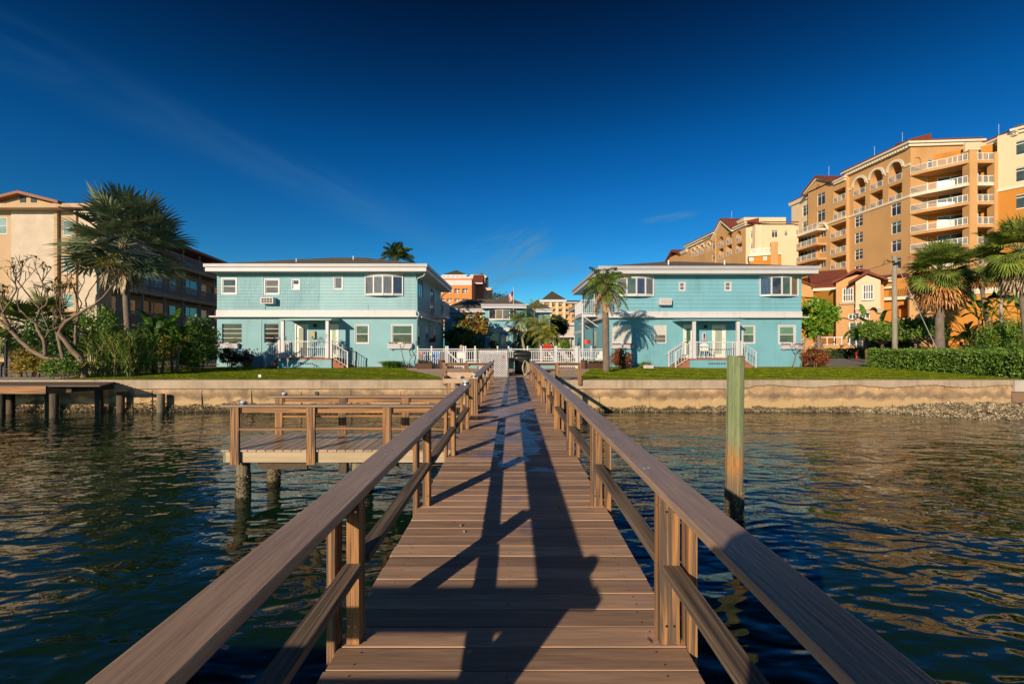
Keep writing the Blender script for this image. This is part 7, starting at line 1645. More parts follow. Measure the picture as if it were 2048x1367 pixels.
def fan_leaf(bl, bp, base, d, pet, rad, nseg, spread, droop, pr=.016, w=1.0, r=None, fold=.25):
    r = r or rnd; d = nrm(d); g = Vector((0, 0, -1)); pts = [Vector(base)]; cd = d.copy(); n = 4
    for i in range(n): cd = nrm(cd + g * droop * .22); pts.append(pts[-1] + cd * pet / n)
    bp.tube(pts, [pr * 1.6, pr * 1.3, pr * 1.1, pr, pr * .8], 4)
    hub = pts[-1]; side = cd.cross(Vector((0, 0, 1))); side = nrm(side) if side.length > .05 else Vector((1, 0, 0)); upv = side.cross(cd)
    tw = r.uniform(-.5, .5); side, upv = side * math.cos(tw) + upv * math.sin(tw), upv * math.cos(tw) - side * math.sin(tw)
    for k in range(nseg):
        t = (k + .5) / nseg * 2 - 1; a = t * spread / 2; ln = rad * (1 - .28 * abs(t) ** 2) * r.uniform(.9, 1.06)
        dd = nrm(cd * math.cos(a) + side * math.sin(a) + upv * fold * abs(math.sin(a)) * .8)
        ww = w * rad * spread / nseg * .30; sd = nrm(dd.cross(upv))
        p0 = hub; p1 = hub + dd * ln * .5 + g * droop * ln * .05; d2 = nrm(dd + g * droop * (.35 + .25 * r.random())); p2 = p1 + d2 * ln * .32; d3 = nrm(d2 + g * droop * .6); p3 = p2 + d3 * ln * .22
        q = upv * ww * .5
        bl.poly([p0, p1 - sd * ww + q * 0, p1 + sd * ww * .0 + q, p0 + sd * .001]); bl.poly([p0, p1 + q, p1 + sd * ww, p0 + sd * .001])
        bl.poly([p1 - sd * ww, p2 - sd * ww * .6, p2 + sd * ww * .6, p1 + sd * ww]); bl.poly([p2 - sd * ww * .6, p3, p2 + sd * ww * .6])
def fan_palm(name, label, x, y, z0_, zc, n, pet, rad, nseg, lmat, trunk_r, dead=0, dmat=None, seed=1, lean=(0, 0), low=-.6, spread=4.2, droop=.5, dhang=1.0, dead_rad=None, hi=1.45, w=1.0, dl=(-1.25, -.35)):
    r = random.Random(seed); t = thing(name, label, 'palm tree', (x, y, z0_)); top = Vector((x + lean[0], y + lean[1], zc))
    b = MB(); k = 8; b.tube([Vector((x, y, z0_ - .1)).lerp(top, (i / k)) + Vector((lean[0] * .15 * math.sin(math.pi * i / k), 0, 0)) for i in range(k + 1)], [trunk_r * (1.25 - .4 * min(1, i / 3)) for i in range(k + 1)], 12); b.obj('trunk', m_palmt, t, smooth=True)
    bl, bp = MB(), MB()
    for i in range(n):
        u = (i + .5) / n; el = low + (hi - low) * u; az = i * 2.39996 + r.uniform(-.3, .3); d = Vector((math.cos(az) * math.cos(el), math.sin(az) * math.cos(el), math.sin(el)))
        fan_leaf(bl, bp, top + Vector((0, 0, -.25 + .5 * u)) + d * trunk_r * .6, d, pet * r.uniform(.8, 1.1), rad * r.uniform(.85, 1.1), nseg, spread, droop * r.uniform(.7, 1.3) * (1.3 - .6 * u), r=r, w=w)
    o = bl.obj('crown', lmat, t); bp.obj('leaf_stalks', mat('stalk', (0.17, 0.20, 0.08), .6, var=.2), t)
    b = MB()
    for i in range(26):
        az = i * 2.39996; z = zc - .9 + .9 * i / 26; dx = Vector((math.cos(az), math.sin(az), 0)); p = Vector((x + lean[0] * .95, y + lean[1] * .95, z)) + dx * trunk_r * .8; b.tube([p, p + dx * .12 + Vector((0, 0, .25))], [.07, .02], 5)
    b.obj('leaf_bases', m_boot, t)
    if dead:
        bl, bp = MB(), MB()
        for i in range(dead):
            az = i * 2.39996 + r.uniform(-.2, .2); el = r.uniform(*dl); d = Vector((math.cos(az) * math.cos(el), math.sin(az) * math.cos(el), math.sin(el)))
            fan_leaf(bl, bp, top + Vector((0, 0, -.45)), d, pet * r.uniform(.6, .95), (dead_rad or rad) * r.uniform(.7, 1.0), max(10, nseg // 2), 2.6, dhang * r.uniform(.9, 1.6), r=r, fold=.6, w=w * .8)
        bl.obj('dead_fronds', dmat or l_dead, t); bp.obj('dead_stalks', l_deadb, t)
    return t
def frond(bl, bp, base, az, el, length, nleaf, ll, droop, r, lw=.035, hang=.5):
    d = Vector((math.cos(az) * math.cos(el), math.sin(az) * math.cos(el), math.sin(el))); g = Vector((0, 0, -1)); n = 10; pts = [Vector(base)]; cd = d.copy()
    for i in range(n): cd = nrm(cd + g * droop * (.05 + .16 * i / n)); pts.append(pts[-1] + cd * length / n)
    bp.tube(pts, [.03 * (1 - .85 * i / n) + .004 for i in range(n + 1)], 4)
    for k in range(nleaf):
        u = .10 + .9 * k / nleaf; f = u * n; i = min(n - 1, int(f)); p = pts[i].lerp(pts[i + 1], f - i); ax = nrm(pts[i + 1] - pts[i]); s = nrm(ax.cross(Vector((0, 0, 1)))); up_ = s.cross(ax)
        L_ = ll * (math.sin(math.pi * min(1, .18 + u * .85)) ** .6) * r.uniform(.85, 1.1)
        for sg in (-1, 1):
            dd = nrm(s * sg * 1.0 + ax * .55 + up_ * r.uniform(-.1, .35) + g * hang * .3); w_ = nrm(ax) * lw
            m1 = p + dd * L_ * .5; d2 = nrm(dd + g * hang); e = m1 + d2 * L_ * .5
            bl.poly([p, m1 + w_ * .5, e, m1 - w_ * .5])
def feather_palm(name, label, x, y, z0_, zc, n, length, nleaf, ll, lmat, trunk_r, seed=1, lean=(0, 0), low=-.5, droop=1.0, dead=0, trunk=True, bulge=0, hang=.5, lw=.035, hi=1.35, tm=None, cat='palm tree'):
    r = random.Random(seed); t = thing(name, label, cat, (x, y, z0_)); top = Vector((x + lean[0], y + lean[1], zc))
    if trunk:
        k = 10; b = MB(); b.tube([Vector((x, y, z0_ - .1)).lerp(top, i / k) + Vector((lean[0] * .2 * math.sin(math.pi * i / k), 0, 0)) for i in range(k + 1)], [trunk_r * (1.15 - .35 * i / k + bulge * math.sin(math.pi * min(1, i / k)) ** 2) for i in range(k + 1)], 12); b.obj('trunk', tm or m_palmt, t, smooth=True)
    bl, bp = MB(), MB()
    for i in range(n):
        u = (i + .5) / n; el = low + (hi - low) * u ** .8; az = i * 2.39996 + r.uniform(-.3, .3)
        frond(bl, bp, top, az, el, length * r.uniform(.85, 1.08) * (1 - .2 * u), nleaf, ll, droop * r.uniform(.8, 1.25), r, lw=lw, hang=hang)
    bl.obj('crown', lmat, t); bp.obj('frond_stems', mat('stem_green', (0.20, 0.20, 0.06), .6), t)
    if dead:
        bl, bp = MB(), MB()
        for i in range(dead): frond(bl, bp, top - Vector((0, 0, .15)), i * 2.39996 + 2.2, r.uniform(-.9, -.1), length * .85, nleaf, ll * .8, droop * 1.8, r, lw=lw, hang=1.2)
        bl.obj('dead_fronds', l_dead, t); bp.obj('dead_stems', l_deadb, t)
    return t
def crown_pts(cx, cy, cz, rx, ry, rz, nclump, per, cr, seed=0, shell=.75, bottom=-.8):
    g = np.random.default_rng(seed); out_ = []
    while len(out_) < nclump:
        v = g.normal(0, 1, 3); v /= np.linalg.norm(v)
        if v[2] < bottom: continue
        out_.append(v * (shell + (1 - shell) * g.random()) if g.random() < .8 else v * g.random() * shell)
    Cc = np.array(out_) * np.array([rx, ry, rz]) * .86 + np.array([cx, cy, cz])
    sz = g.uniform(.6, 1.35, nclump) * cr
    P = np.repeat(Cc, per, 0) + np.clip(g.normal(0, .42, (nclump * per, 3)), -1, 1) * np.repeat(sz, per)[:, None]
    return P
def shrub(name, label, x, y, z0_, rx, ry, h, lmat, size, nclump=30, per=60, cr=.3, seed=1, cat='shrub', aspect=.45, stems=5, up=(0, 0, .3), group=None, flowers=None):
    t = thing(name, label, cat, (x, y, z0_), group); P = crown_pts(x, y, z0_ + h * .52, rx, ry, h * .52, nclump, per, cr, seed); P = P[P[:, 2] > z0_ + .01]
    leafquads('foliage', P, size, lmat, t, aspect=aspect, up=up)
    r = random.Random(seed); b = MB()
    for i in range(stems): a = r.uniform(0, 6.28); e = Vector((x + rx * .6 * math.cos(a), y + ry * .6 * math.sin(a), z0_ + h * .6)); b.tube([(x + .1 * math.cos(a), y + .1 * math.sin(a), z0_ - .05), (x + rx * .25 * math.cos(a), y + ry * .25 * math.sin(a), z0_ + h * .3), e], [.03, .022, .01], 5)
    b.obj('stems', m_twig, t)
    if flowers:
        m_, k = flowers; Q = P[npr.choice(len(P), k)] + npr.normal(0, .03, (k, 3)); leafquads('flowers', Q, size * .8, m_, t, aspect=.8)
    return t
def round_tree(name, label, x, y, z0_, zc, rx, ry, rz, lmat, size, nclump, per, cr, trunk_r=.12, seed=1, cat='tree', tm=None, limbs=7, aspect=.45, up=(0, 0, .3), shell=.75, bottom=-.8):
    t = thing(name, label, cat, (x, y, z0_)); P = crown_pts(x, y, zc, rx, ry, rz, nclump, per, cr, seed, shell, bottom); leafquads('crown', P, size, lmat, t, aspect=aspect, up=up)
    r = random.Random(seed); b = MB(); zf = zc - rz * .75; b.tube([(x, y, z0_ - .1), (x + .05, y, (z0_ + zf) / 2), (x, y, zf)], [trunk_r * 1.2, trunk_r, trunk_r * .85], 10)
    b.obj('trunk', tm or m_bark, t, smooth=True); b = MB()
    for i in range(limbs):
        a = i * 2.4; e = Vector((x + rx * .6 * math.cos(a), y + ry * .6 * math.sin(a), zc + rz * r.uniform(-.1, .6))); b.tube([(x, y, zf - .05), Vector((x, y, zf)).lerp(e, .5) + Vector((0, 0, -.1)), e], [trunk_r * .6, trunk_r * .35, trunk_r * .1], 6)
    b.obj('limbs', tm or m_bark, t, smooth=True)
    return t
def hedge(name, label, pts, width, h, lmat, size, dens, z0_=-.05, seed=0, rough_=.10):
    """clipped hedge following a line: leaves in a shell round an added dark box that blocks light"""
    g = np.random.default_rng(seed); t = thing(name, label, 'hedge', (pts[0][0], pts[0][1], z0_)); P = []
    core = MB()  # dark filler inside the leaves, added to keep light from passing through
    for (a, c) in zip(pts, pts[1:]):
        a, c = np.array(a), np.array(c); d = c - a; L_ = np.linalg.norm(d); d = d / L_; nn = np.array([-d[1], d[0]]); k = int(dens * L_ * (width + 2 * h))
        s = g.uniform(0, L_, k); q = g.uniform(0, width + 2 * h, k)
        o = np.where(q < h, -width / 2, np.where(q < h + width, q - h - width / 2, width / 2)); z = np.where(q < h, q, np.where(q < h + width, h, 2 * h + width - q))
        jit = g.normal(0, rough_ * .5, (k, 3)); lump = .07 * np.sin(s * 3.1) + .05 * np.sin(s * 7.7 + 1)
        XY = a + np.outer(s, d) + np.outer(o + np.sign(o) * lump * .5, nn); P.append(np.column_stack([XY, z0_ + z * (1 + lump * .5)]) + jit)
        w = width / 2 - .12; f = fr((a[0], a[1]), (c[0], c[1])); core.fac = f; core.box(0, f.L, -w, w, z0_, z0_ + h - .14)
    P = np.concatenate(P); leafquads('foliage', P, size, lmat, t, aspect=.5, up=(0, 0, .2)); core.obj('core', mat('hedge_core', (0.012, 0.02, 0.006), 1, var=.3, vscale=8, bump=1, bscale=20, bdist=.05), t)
    return t
def big_leaf(b, base, d, L_, w, droop, fold=.15, n=8):
    """one long paddle leaf with a raised midrib"""
    d = nrm(d); g = Vector((0, 0, -1)); pts = [Vector(base)]; cd = d
    for i in range(n): cd = nrm(cd + g * droop * (.5 + i / n) * .25); pts.append(pts[-1] + cd * L_ / n)
    prev = None
    for i, p in enumerate(pts):
        ax = nrm((pts[min(i + 1, n)] - pts[max(i - 1, 0)])); s = nrm(ax.cross(Vector((0, 0, 1)))); up_ = s.cross(ax); ww = w * (math.sin(math.pi * min(.98, .06 + .9 * i / n)) ** .55) / 2
        cur = (p - s * ww + up_ * ww * fold, p, p + s * ww + up_ * ww * fold)
        if prev: b.poly([prev[0], cur[0], cur[1], prev[1]]); b.poly([prev[1], cur[1], cur[2], prev[2]])
        prev = cur
def paddle_plant(name, label, x, y, z0_, h, n, L_, w, lmat, seed=1, stems=3, spread=.5, cat='plant', low=.2, stem_r=.07, sm=None, droop=.6):
    r = random.Random(seed); t = thing(name, label, cat, (x, y, z0_)); bs, bp, bl = MB(), MB(), MB()
    tops = []
    for i in range(stems):
        a = i * 2.4 + r.random(); xx, yy = x + spread * .4 * math.cos(a), y + spread * .4 * math.sin(a); zt_ = z0_ + h * r.uniform(.4, .65); e = Vector((xx + .15 * math.cos(a), yy + .15 * math.sin(a), zt_)); bs.tube([(xx, yy, z0_ - .1), ((xx + e.x) / 2, (yy + e.y) / 2, (z0_ + zt_) / 2), e], [stem_r * 1.2, stem_r, stem_r * .6], 8); tops.append(e)
    for i in range(n):
        e = tops[i % stems]; az = i * 2.39996 + r.uniform(-.4, .4); el = low + (1.35 - low) * r.random(); d = Vector((math.cos(az) * math.cos(el), math.sin(az) * math.cos(el), math.sin(el))); pe = e + d * h * .22 + Vector((0, 0, h * .05))
        bp.tube([e, pe], [.03, .018], 5); big_leaf(bl, pe, d, L_ * r.uniform(.75, 1.1), w * r.uniform(.8, 1.1), droop * r.uniform(.6, 1.4), r.uniform(.05, .5))
    bs.obj('stem', sm or mat('banana_stem', (0.22, 0.17, 0.08), .7, col2=(0.09, 0.055, 0.03), vscale=3, axis='Z', stretch=6), t, smooth=True); bp.obj('leaf_stalks', l_bright, t); bl.obj('leaves', lmat, t); return t
def grass_clump(name, label, x, y, z0_, rx, ry, h, n, lmat, w=.03, seed=1, cat='plant', arch=.8, canes=0):
    r = random.Random(seed); t = thing(name, label, cat, (x, y, z0_)); b = MB()
    for i in range(n):
        a = r.uniform(0, 6.28); rr = math.sqrt(r.random()); px_, py_ = x + rx * rr * math.cos(a), y + ry * rr * math.sin(a); hz = h * r.uniform(0, .75) if canes else 0
        az = r.uniform(0, 6.28); d = Vector((math.cos(az) * .35, math.sin(az) * .35, 1)); L_ = h * r.uniform(.35, .6) if canes else h * r.uniform(.8, 1.25); p = Vector((px_, py_, z0_ + hz)); cd = nrm(d); pr_ = p; k = 5; s = nrm(cd.cross(Vector((0, 0, 1)))) * w
        for j in range(k):
            cd = nrm(cd + Vector((0, 0, -1)) * arch * .42 * (j + 1) / k + Vector((math.cos(az), math.sin(az), 0)) * .12); q = pr_ + cd * L_ / k; w0, w1 = 1 - .8 * (j / k) ** 2, 1 - .9 * ((j + 1) / k) ** 2; b.poly([pr_ - s * w0, q - s * w1, q + s * w1, pr_ + s * w0]); pr_ = q
    b.obj('blades', lmat, t)
    if canes:
        b = MB()
        for i in range(canes): a = r.uniform(0, 6.28); rr = math.sqrt(r.random()); xx, yy = x + rx * rr * math.cos(a), y + ry * rr * math.sin(a); b.tube([(xx, yy, z0_ - .05), (xx + r.gauss(0, .08), yy, z0_ + h * .4), (xx + r.gauss(0, .2), yy, z0_ + h * r.uniform(.6, .9))], [.018, .014, .008], 5)
        b.obj('canes', mat('cane', (0.33, 0.24, 0.12), .8, var=.4, vscale=2), t)
    return t
# ---------------------------------------------------------------- left side
fan_palm('silver_palm', 'large silver green fan palm with hanging dead fronds, left of the blue house', X(262, 27.5), 27.5, -.05, Z(490, 27.5), 36, 1.65, 1.8, 22, l_silver, .21, dead=16, dmat=l_deadb, seed=4, lean=(-.4, 0), low=-.55, spread=4.0, droop=.2, dhang=1.6, dead_rad=1.2, w=1.0)
fan_palm('fan_palm', 'shaded low fan palm behind the frangipani at the far left', X(22, 25), 25, -.05, 2.3, 26, .8, .95, 22, l_sabal, .15, dead=8, dmat=l_deadb, seed=9, droop=.6)
fan_palm('fan_palm', 'small fan palm growing against the tan wall behind the frangipani', X(96, 27), 27, -.05, 2.6, 22, .8, 1.0, 20, l_sabal, .14, dead=4, dmat=l_deadb, seed=10, droop=.5)
# frangipani, limb by limb
fr_t = thing('frangipani_tree', 'bare branching frangipani tree leaning over the seawall corner at left', 'tree', (X(170, 18.5), 18.5, -.05))
def fp_(x, y, Y=18.5): return W(x * .2048, 560 + y * .2048, Y)
bt = MB(); tips = []
def limb(pts, r0, r1, Ys=None, end=True):
    P = []; n = len(pts)
    for i, (x, y) in enumerate(pts): P.append(fp_(x, y, 18.5 + (Ys * i / (n - 1) if Ys else 0)))
    Q = []
    for i in range(n - 1):
        for k in range(4): Q.append(P[i].lerp(P[i + 1], k / 4) + Vector((rnd.gauss(0, .006), 0, rnd.gauss(0, .006))))
    Q.append(P[-1]); m = len(Q); bt.tube(Q, [r0 + (r1 - r0) * i / (m - 1) for i in range(m)], 8)
    if end: tips.append((P[-1], nrm(P[-1] - P[-2]), r1))
    return P
limb([(830, 960), (810, 870), (790, 760), (700, 680), (640, 590), (575, 520)], .15, .085, -.2, end=False)
limb([(575, 520), (600, 470), (640, 410), (730, 350), (850, 280), (930, 235), (1010, 165), (1110, 40)], .075, .03, -.4)
limb([(780, 930), (700, 860), (620, 790), (480, 765), (400, 735), (300, 680), (200, 590), (100, 480), (60, 400), (20, 330)], .12, .06, .6)
limb([(440, 745), (440, 640), (425, 570), (370, 480), (350, 410), (375, 330), (395, 285)], .075, .05, .3, end=False)
limb([(395, 285), (450, 240), (470, 190), (460, 110), (410, 20)], .04, .022, .2); limb([(395, 285), (320, 200), (240, 100), (180, 20)], .04, .02, -.3)
limb([(350, 410), (270, 360), (190, 285), (165, 200), (180, 90)], .03, .018, -.3); limb([(440, 560), (480, 500), (440, 400), (410, 330)], .03, .02, .3)
limb([(620, 785), (600, 690), (580, 600), (555, 510)], .075, .06, .1); limb([(735, 650), (740, 560), (740, 450), (770, 350), (755, 230), (740, 130), (700, 40)], .065, .022, .4)
limb([(640, 410), (620, 380), (595, 330)], .03, .025); limb([(850, 280), (835, 200), (870, 110), (930, 30)], .03, .018, .2); limb([(755, 330), (800, 230), (760, 150), (800, 60)], .028, .016, -.3)
limb([(620, 410), (560, 460), (480, 495), (430, 480), (300, 400), (200, 290)], .02, .014, -.2, end=False); limb([(100, 480), (40, 430), (-60, 330), (-150, 250)], .055, .03, .2); limb([(50, 370), (10, 240), (-20, 120), (-60, 20)], .04, .02, .3); limb([(20, 330), (100, 210), (160, 100), (150, 0)], .035, .02, -.2); limb([(640, 400), (620, 300), (615, 200), (640, 90)], .028, .017, .4)
limb([(930, 235), (940, 150), (985, 60), (1010, -20)], .025, .015, .3)
def fork(p, d, r_, depth):
    if depth == 0 or p.z > W(0, rnd.uniform(515, 565), 18.5).z: tips2.append((p, d)); return
    for k in range(rnd.choice((2, 2, 3))):
        a = Vector((rnd.uniform(-1, 1), rnd.uniform(-.9, .9), rnd.uniform(-.1, .8))); nd = nrm(d * .9 + a * .85 + Vector((0, 0, .25))); L_ = rnd.uniform(.22, .42) * (.6 + .1 * depth)
        m_ = p + nd * L_ * .5 + Vector((rnd.gauss(0, .02), 0, .02)); e = m_ + nrm(nd + Vector((0, 0, .25))) * L_ * .5
        bt.tube([p, m_, e], [r_, r_ * .9, r_ * .8], 5); fork(e, nrm(e - m_), r_ * .78, depth - 1)
tips2 = []
for p, d, r_ in tips: fork(p, d, min(r_, .019), 4)
bt.obj('trunk', m_fran, fr_t, smooth=True)
bl = MB(); blg = MB()
for p, d in tips2:
    dens = 10 if (p.x > X(232, 18.5)) else (rnd.choice((0, 0, 1, 2, 3, 4)))
    tgt = blg if p.x > X(225, 18.5) or rnd.random() < .3 else bl
    for k in range(dens):
        a = rnd.uniform(0, 6.28); dd = nrm(Vector((math.cos(a), math.sin(a), rnd.uniform(-.2, .9)))); big_leaf(tgt, p, dd, rnd.uniform(.18, .34), .075, rnd.uniform(.3, 1.0), .2, 4)
bl.obj('leaves', lm('leaf_frangipani', (0.189, 0.174, 0.043), (0.116, 0.123, 0.036), .4, .03), fr_t); blg.obj('leaves', lm('leaf_frangipani_gold', (0.348, 0.275, 0.043), (0.203, 0.217, 0.036), .4, .04), fr_t)
def sh(px, Y, top, wpx, **k):
    """size a plant from how wide and how high it stands at depth Y"""
    return dict(x=X(px, Y), y=Y, z0_=-.05, rx=wpx / 2 / F * Y, h=Z(top, Y) + .05)
def SH(name, label, px, Y, top, wpx, lmat, size, ry=.6, **k): return shrub(name, label, **sh(px, Y, top, wpx), ry=ry, lmat=lmat, size=size, **k)
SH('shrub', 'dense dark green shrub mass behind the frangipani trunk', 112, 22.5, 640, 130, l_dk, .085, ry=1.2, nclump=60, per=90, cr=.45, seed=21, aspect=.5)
SH('shrub', 'tall leafy shrub behind the cane clump under the fan palm', 195, 24, 612, 120, l_hedge, .08, ry=1.0, nclump=60, per=80, cr=.45, seed=22)
SH('croton', 'golden croton bush beside the black post at far left', 62, 19.3, 697, 96, l_croy, .06, ry=.5, nclump=40, per=60, cr=.22, seed=23)
SH('shrub', 'low green shrub with tiny pink flowers under the frangipani', 128, 18.3, 712, 90, l_hedge, .045, ry=.35, nclump=40, per=70, cr=.2, seed=24, flowers=(MATS['red_flower'], 40))
grass_clump('cane_clump', 'tall clump of canes with arching strap leaves right of the frangipani', X(222, 19.6), 19.6, -.05, 1.05, .5, Z(652, 19.6), 620, lm('leaf_cane', (0.313, 0.392, 0.097), (0.138, 0.235, 0.039), .45, .03), w=.02, seed=31, canes=46)
grass_clump('cane_clump', 'second cane clump with drooping leaves beside the banana stems', X(272, 20.4), 20.4, -.05, .75, .5, Z(655, 20.4), 420, MATS['leaf_cane'], w=.022, seed=32, canes=26)
SH('shrub', 'dark hedge like shrub between canes and banana plants', 300, 23, 650, 110, l_dk, .08, ry=.9, nclump=60, per=90, cr=.4, seed=25)
paddle_plant('banana_plant', 'banana plant with dark drooping leaves and brown stems, left of the blue house', X(312, 20.9), 20.9, -.05, 2.4, 15, 1.15, .36, l_dk, seed=41, stems=3, spread=.5, low=-.1, droop=.9, stem_r=.06)
bt2 = paddle_plant('banana_plant', 'banana plant with one bright upright lime leaf beside the shrubs', X(347, 21.3), 21.3, -.05, 2.3, 7, .9, .34, lm('leaf_banana', (0.072, 0.174, 0.022), (0.051, 0.116, 0.017), .3, .01, .3), seed=43, stems=2, spread=.3, low=-.2, droop=.9, stem_r=.06)
q = MB(); p = W(328, 664, 21.2); big_leaf(q, p, W(366, 615, 21.2) - p, 1.35, .46, -.08, .06, 10); big_leaf(q, W(336, 664, 21.2), W(372, 685, 21.0) - W(336, 664, 21.2), .95, .3, .5, .1, 8); q.obj('bright_leaf', l_bright, bt2)
SH('shrub', 'tall green hibiscus shrub with pink blooms against the left house corner', 400, 23.6, 636, 82, l_hedge, .075, ry=.8, nclump=55, per=80, cr=.38, seed=26, flowers=(mat('pink_flower', (0.6, 0.04, 0.15), .6), 14), stems=12)
SH('croton', 'orange and green croton between banana and hibiscus', 352, 22.8, 668, 80, l_croy, .06, ry=.6, nclump=40, per=60, cr=.3, seed=27)
SH('shrub', 'low green shrub with orange blooms in front of the hibiscus', 382, 22.2, 690, 60, l_hedge, .06, ry=.5, nclump=30, per=60, cr=.25, seed=28, flowers=(mat('orange_flower', (0.6, 0.16, 0.01), .6), 16))
SH('shrub', 'dark plum leaved shrub under the left flower box', 460, 26.4, 695, 42, l_plum, .06, ry=.5, nclump=40, per=60, cr=.2, seed=51)
SH('shrub', 'smaller dark plum shrub by the left porch stair', 492, 26.7, 700, 24, l_plum, .055, ry=.35, nclump=24, per=50, cr=.17, seed=52)
grass_clump('spiky_plant', 'small spiky plant in front of the dark plum shrubs', X(494, 26.2), 26.2, -.05, .12, .12, .55, 50, l_yel, w=.022, seed=53, arch=.5)
grass_clump('grass_mound', 'round mound of green strap leaves below the left house wall', X(783, 26.6), 26.6, -.05, .5, .35, .75, 620, lm('leaf_mound', (0.131, 0.246, 0.022), (0.072, 0.160, 0.014), .4, .02), w=.012, seed=54, arch=1.3)
def bare_shrub(label, pts_list, Y, leaves=0, seed=1):
    t = thing('bare_shrub', label, 'shrub', (X(pts_list[0][0][0], Y), Y, -.05)); b = MB(); ends = []
    for pts in pts_list: P = [W(x, y, Y + .1 * math.sin(i * 2)) for i, (x, y) in enumerate(pts)]; b.tube(P, [.035 * (1 - .75 * i / (len(P) - 1)) for i in range(len(P))], 6); ends.append(P[-1])
    b.obj('branches', m_bark, t, smooth=True)
    if leaves: leafquads('leaves', np.concatenate([np.array(e) + npr.normal(0, .08, (leaves, 3)) for e in ends]), .06, l_hedge, t)
bare_shrub('leafless shrub before the flower box at the right end of left house', [[(811, 734), (806, 715), (803, 700), (812, 684), (818, 672)], [(803, 700), (800, 690), (808, 680)], [(817, 734), (820, 718), (829, 706), (836, 693)], [(822, 712), (818, 700), (826, 690), (834, 682)]], 26.6, 5)
bare_shrub('leafless shrub before the flower box at the right end of right house', [[(1585, 732), (1588, 722), (1592, 708), (1594, 698), (1602, 688), (1612, 678)], [(1594, 700), (1588, 692), (1584, 684)], [(1598, 692), (1606, 690), (1616, 676)]], 26.6, 5)
feather_palm('royal_palm', 'dark feathery palm top rising behind the left house roof', X(795, 46), 46, 0, Z(513, 46), 20, 2.4, 44, .7, lm('leaf_royal', (0.072, 0.123, 0.022), (0.036, 0.072, 0.014), .4), .14, seed=61, low=-.1, droop=1.2, hang=.9, lw=.075)
# ---------------------------------------------------------------- centre
feather_palm('ringed_palm', 'tall ringed grey trunk palm with orange dying fronds before the right house', X(1213, 22.6), 22.6, -.05, Z(574, 22.6), 19, 1.75, 40, .5, l_feath, .155, seed=71, lean=(-.06, 0), low=-.45, droop=1.5, dead=5, bulge=.12, hang=.75, lw=.045)
t = MB(); p = Vector((X(1212, 22.6), 22.6, 0))
for i in range(30): a = i * 2.4; z = Z(590, 22.6) + .5 * i / 30; d = Vector((math.cos(a), math.sin(a), 0)); t.tube([p + d * .12 + Vector((0, 0, z)), p + d * .26 + Vector((0, 0, z + .26))], [.07, .03], 5)
t.obj('leaf_bases', m_boot, [o for o in C.objects if o.name.startswith('ringed_palm')][0])
round_tree('seagrape_tree', 'orange and green rounded tree in the courtyard left of the glass door', X(946, 50), 50, 0, Z(652, 50), 2.0, 1.6, 1.8, l_gold, .16, 46, 50, .5, .11, seed=72, aspect=.75)
round_tree('dark_tree', 'dark spreading tree shading the left courtyard wing', X(915, 47), 47, 0, Z(668, 47), 1.5, 1.4, .9, l_dk, .13, 34, 60, .45, .1, seed=73, aspect=.6)
feather_palm('courtyard_palm', 'short shaded palm against the left courtyard wing', X(925, 39), 39, 0, Z(682, 39), 14, 1.5, 26, .42, l_dk, .12, seed=74, low=.0, droop=1.2)
round_tree('distant_tree', 'airy distant tree top above the central roof', X(1000, 78), 78, 0, Z(602, 78), 2.3, 2, 1.6, lm('leaf_far', (0.087, 0.102, 0.043), (0.058, 0.072, 0.029), .4), .16, 40, 22, .6, .12, seed=75)
feather_palm('courtyard_palm', 'leaning slender palm with pale trunk right of the flagpole', X(1055, 38), 38, 0, Z(638, 38), 14, 1.8, 30, .55, l_feath, .10, seed=76, lean=(-.6, 0), low=-.5, droop=1.6, hang=.9, lw=.05, tm=mat('pale_trunk', (0.32, 0.28, 0.22), .9, var=.3, vscale=3))
feather_palm('courtyard_palm', 'yellow green feathery palm behind the pool fence', X(1080, 36), 36, 0, Z(655, 36), 18, 2.1, 34, .5, l_yel, .11, seed=77, low=-.35, droop=1.4, hang=.7, lw=.05)
feather_palm('courtyard_palm', 'low arching palm with orange fruit stems behind the fence', X(1093, 33), 33, 0, Z(672, 33), 20, 1.55, 30, .42, l_yel, .10, seed=78, low=-.25, droop=1.5, hang=.6, lw=.045)
feather_palm('courtyard_palm', 'small palm leaning toward the glass door beside the flagpole', X(1030, 40), 40, 0, Z(664, 40), 12, 1.3, 24, .4, l_yel, .08, seed=79, low=-.3, droop=1.5, hang=.8, lw=.045)
feather_palm('courtyard_palm', 'wispy young palm top above the right courtyard roof', X(1069, 46), 46, 0, Z(617, 46), 14, 1.5, 22, .3, l_yel, .09, seed=80, low=.1, droop=.9, hang=.5)
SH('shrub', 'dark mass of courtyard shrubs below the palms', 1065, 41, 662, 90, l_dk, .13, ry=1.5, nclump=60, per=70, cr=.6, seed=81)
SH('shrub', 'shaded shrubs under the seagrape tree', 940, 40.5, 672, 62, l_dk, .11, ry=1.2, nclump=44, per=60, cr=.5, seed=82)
round_tree('clipped_tree', 'dark round clipped tree behind the right courtyard wing', X(1113, 66), 66, 0, Z(652, 66), 1.7, 1.7, 1.5, lm('leaf_clipped', (0.029, 0.058, 0.017), (0.022, 0.043, 0.014), .3), .14, 110, 70, .45, .15, seed=83, shell=.9)
SH('shrub', 'low fern by the glass door', 988, 50, 682, 24, l_dk, .1, ry=.5, nclump=20, per=40, cr=.3, seed=84)
SH('shrub', 'green shrub below the shop window', 1130, 90, 681, 22, l_hedge, .2, ry=.8, nclump=24, per=40, cr=.6, seed=85)
SH('croton', 'rust red croton bush beside the ringed palm trunk', 1242, 25.6, 699, 46, l_cro, .055, ry=.5, nclump=46, per=60, cr=.22, seed=86)
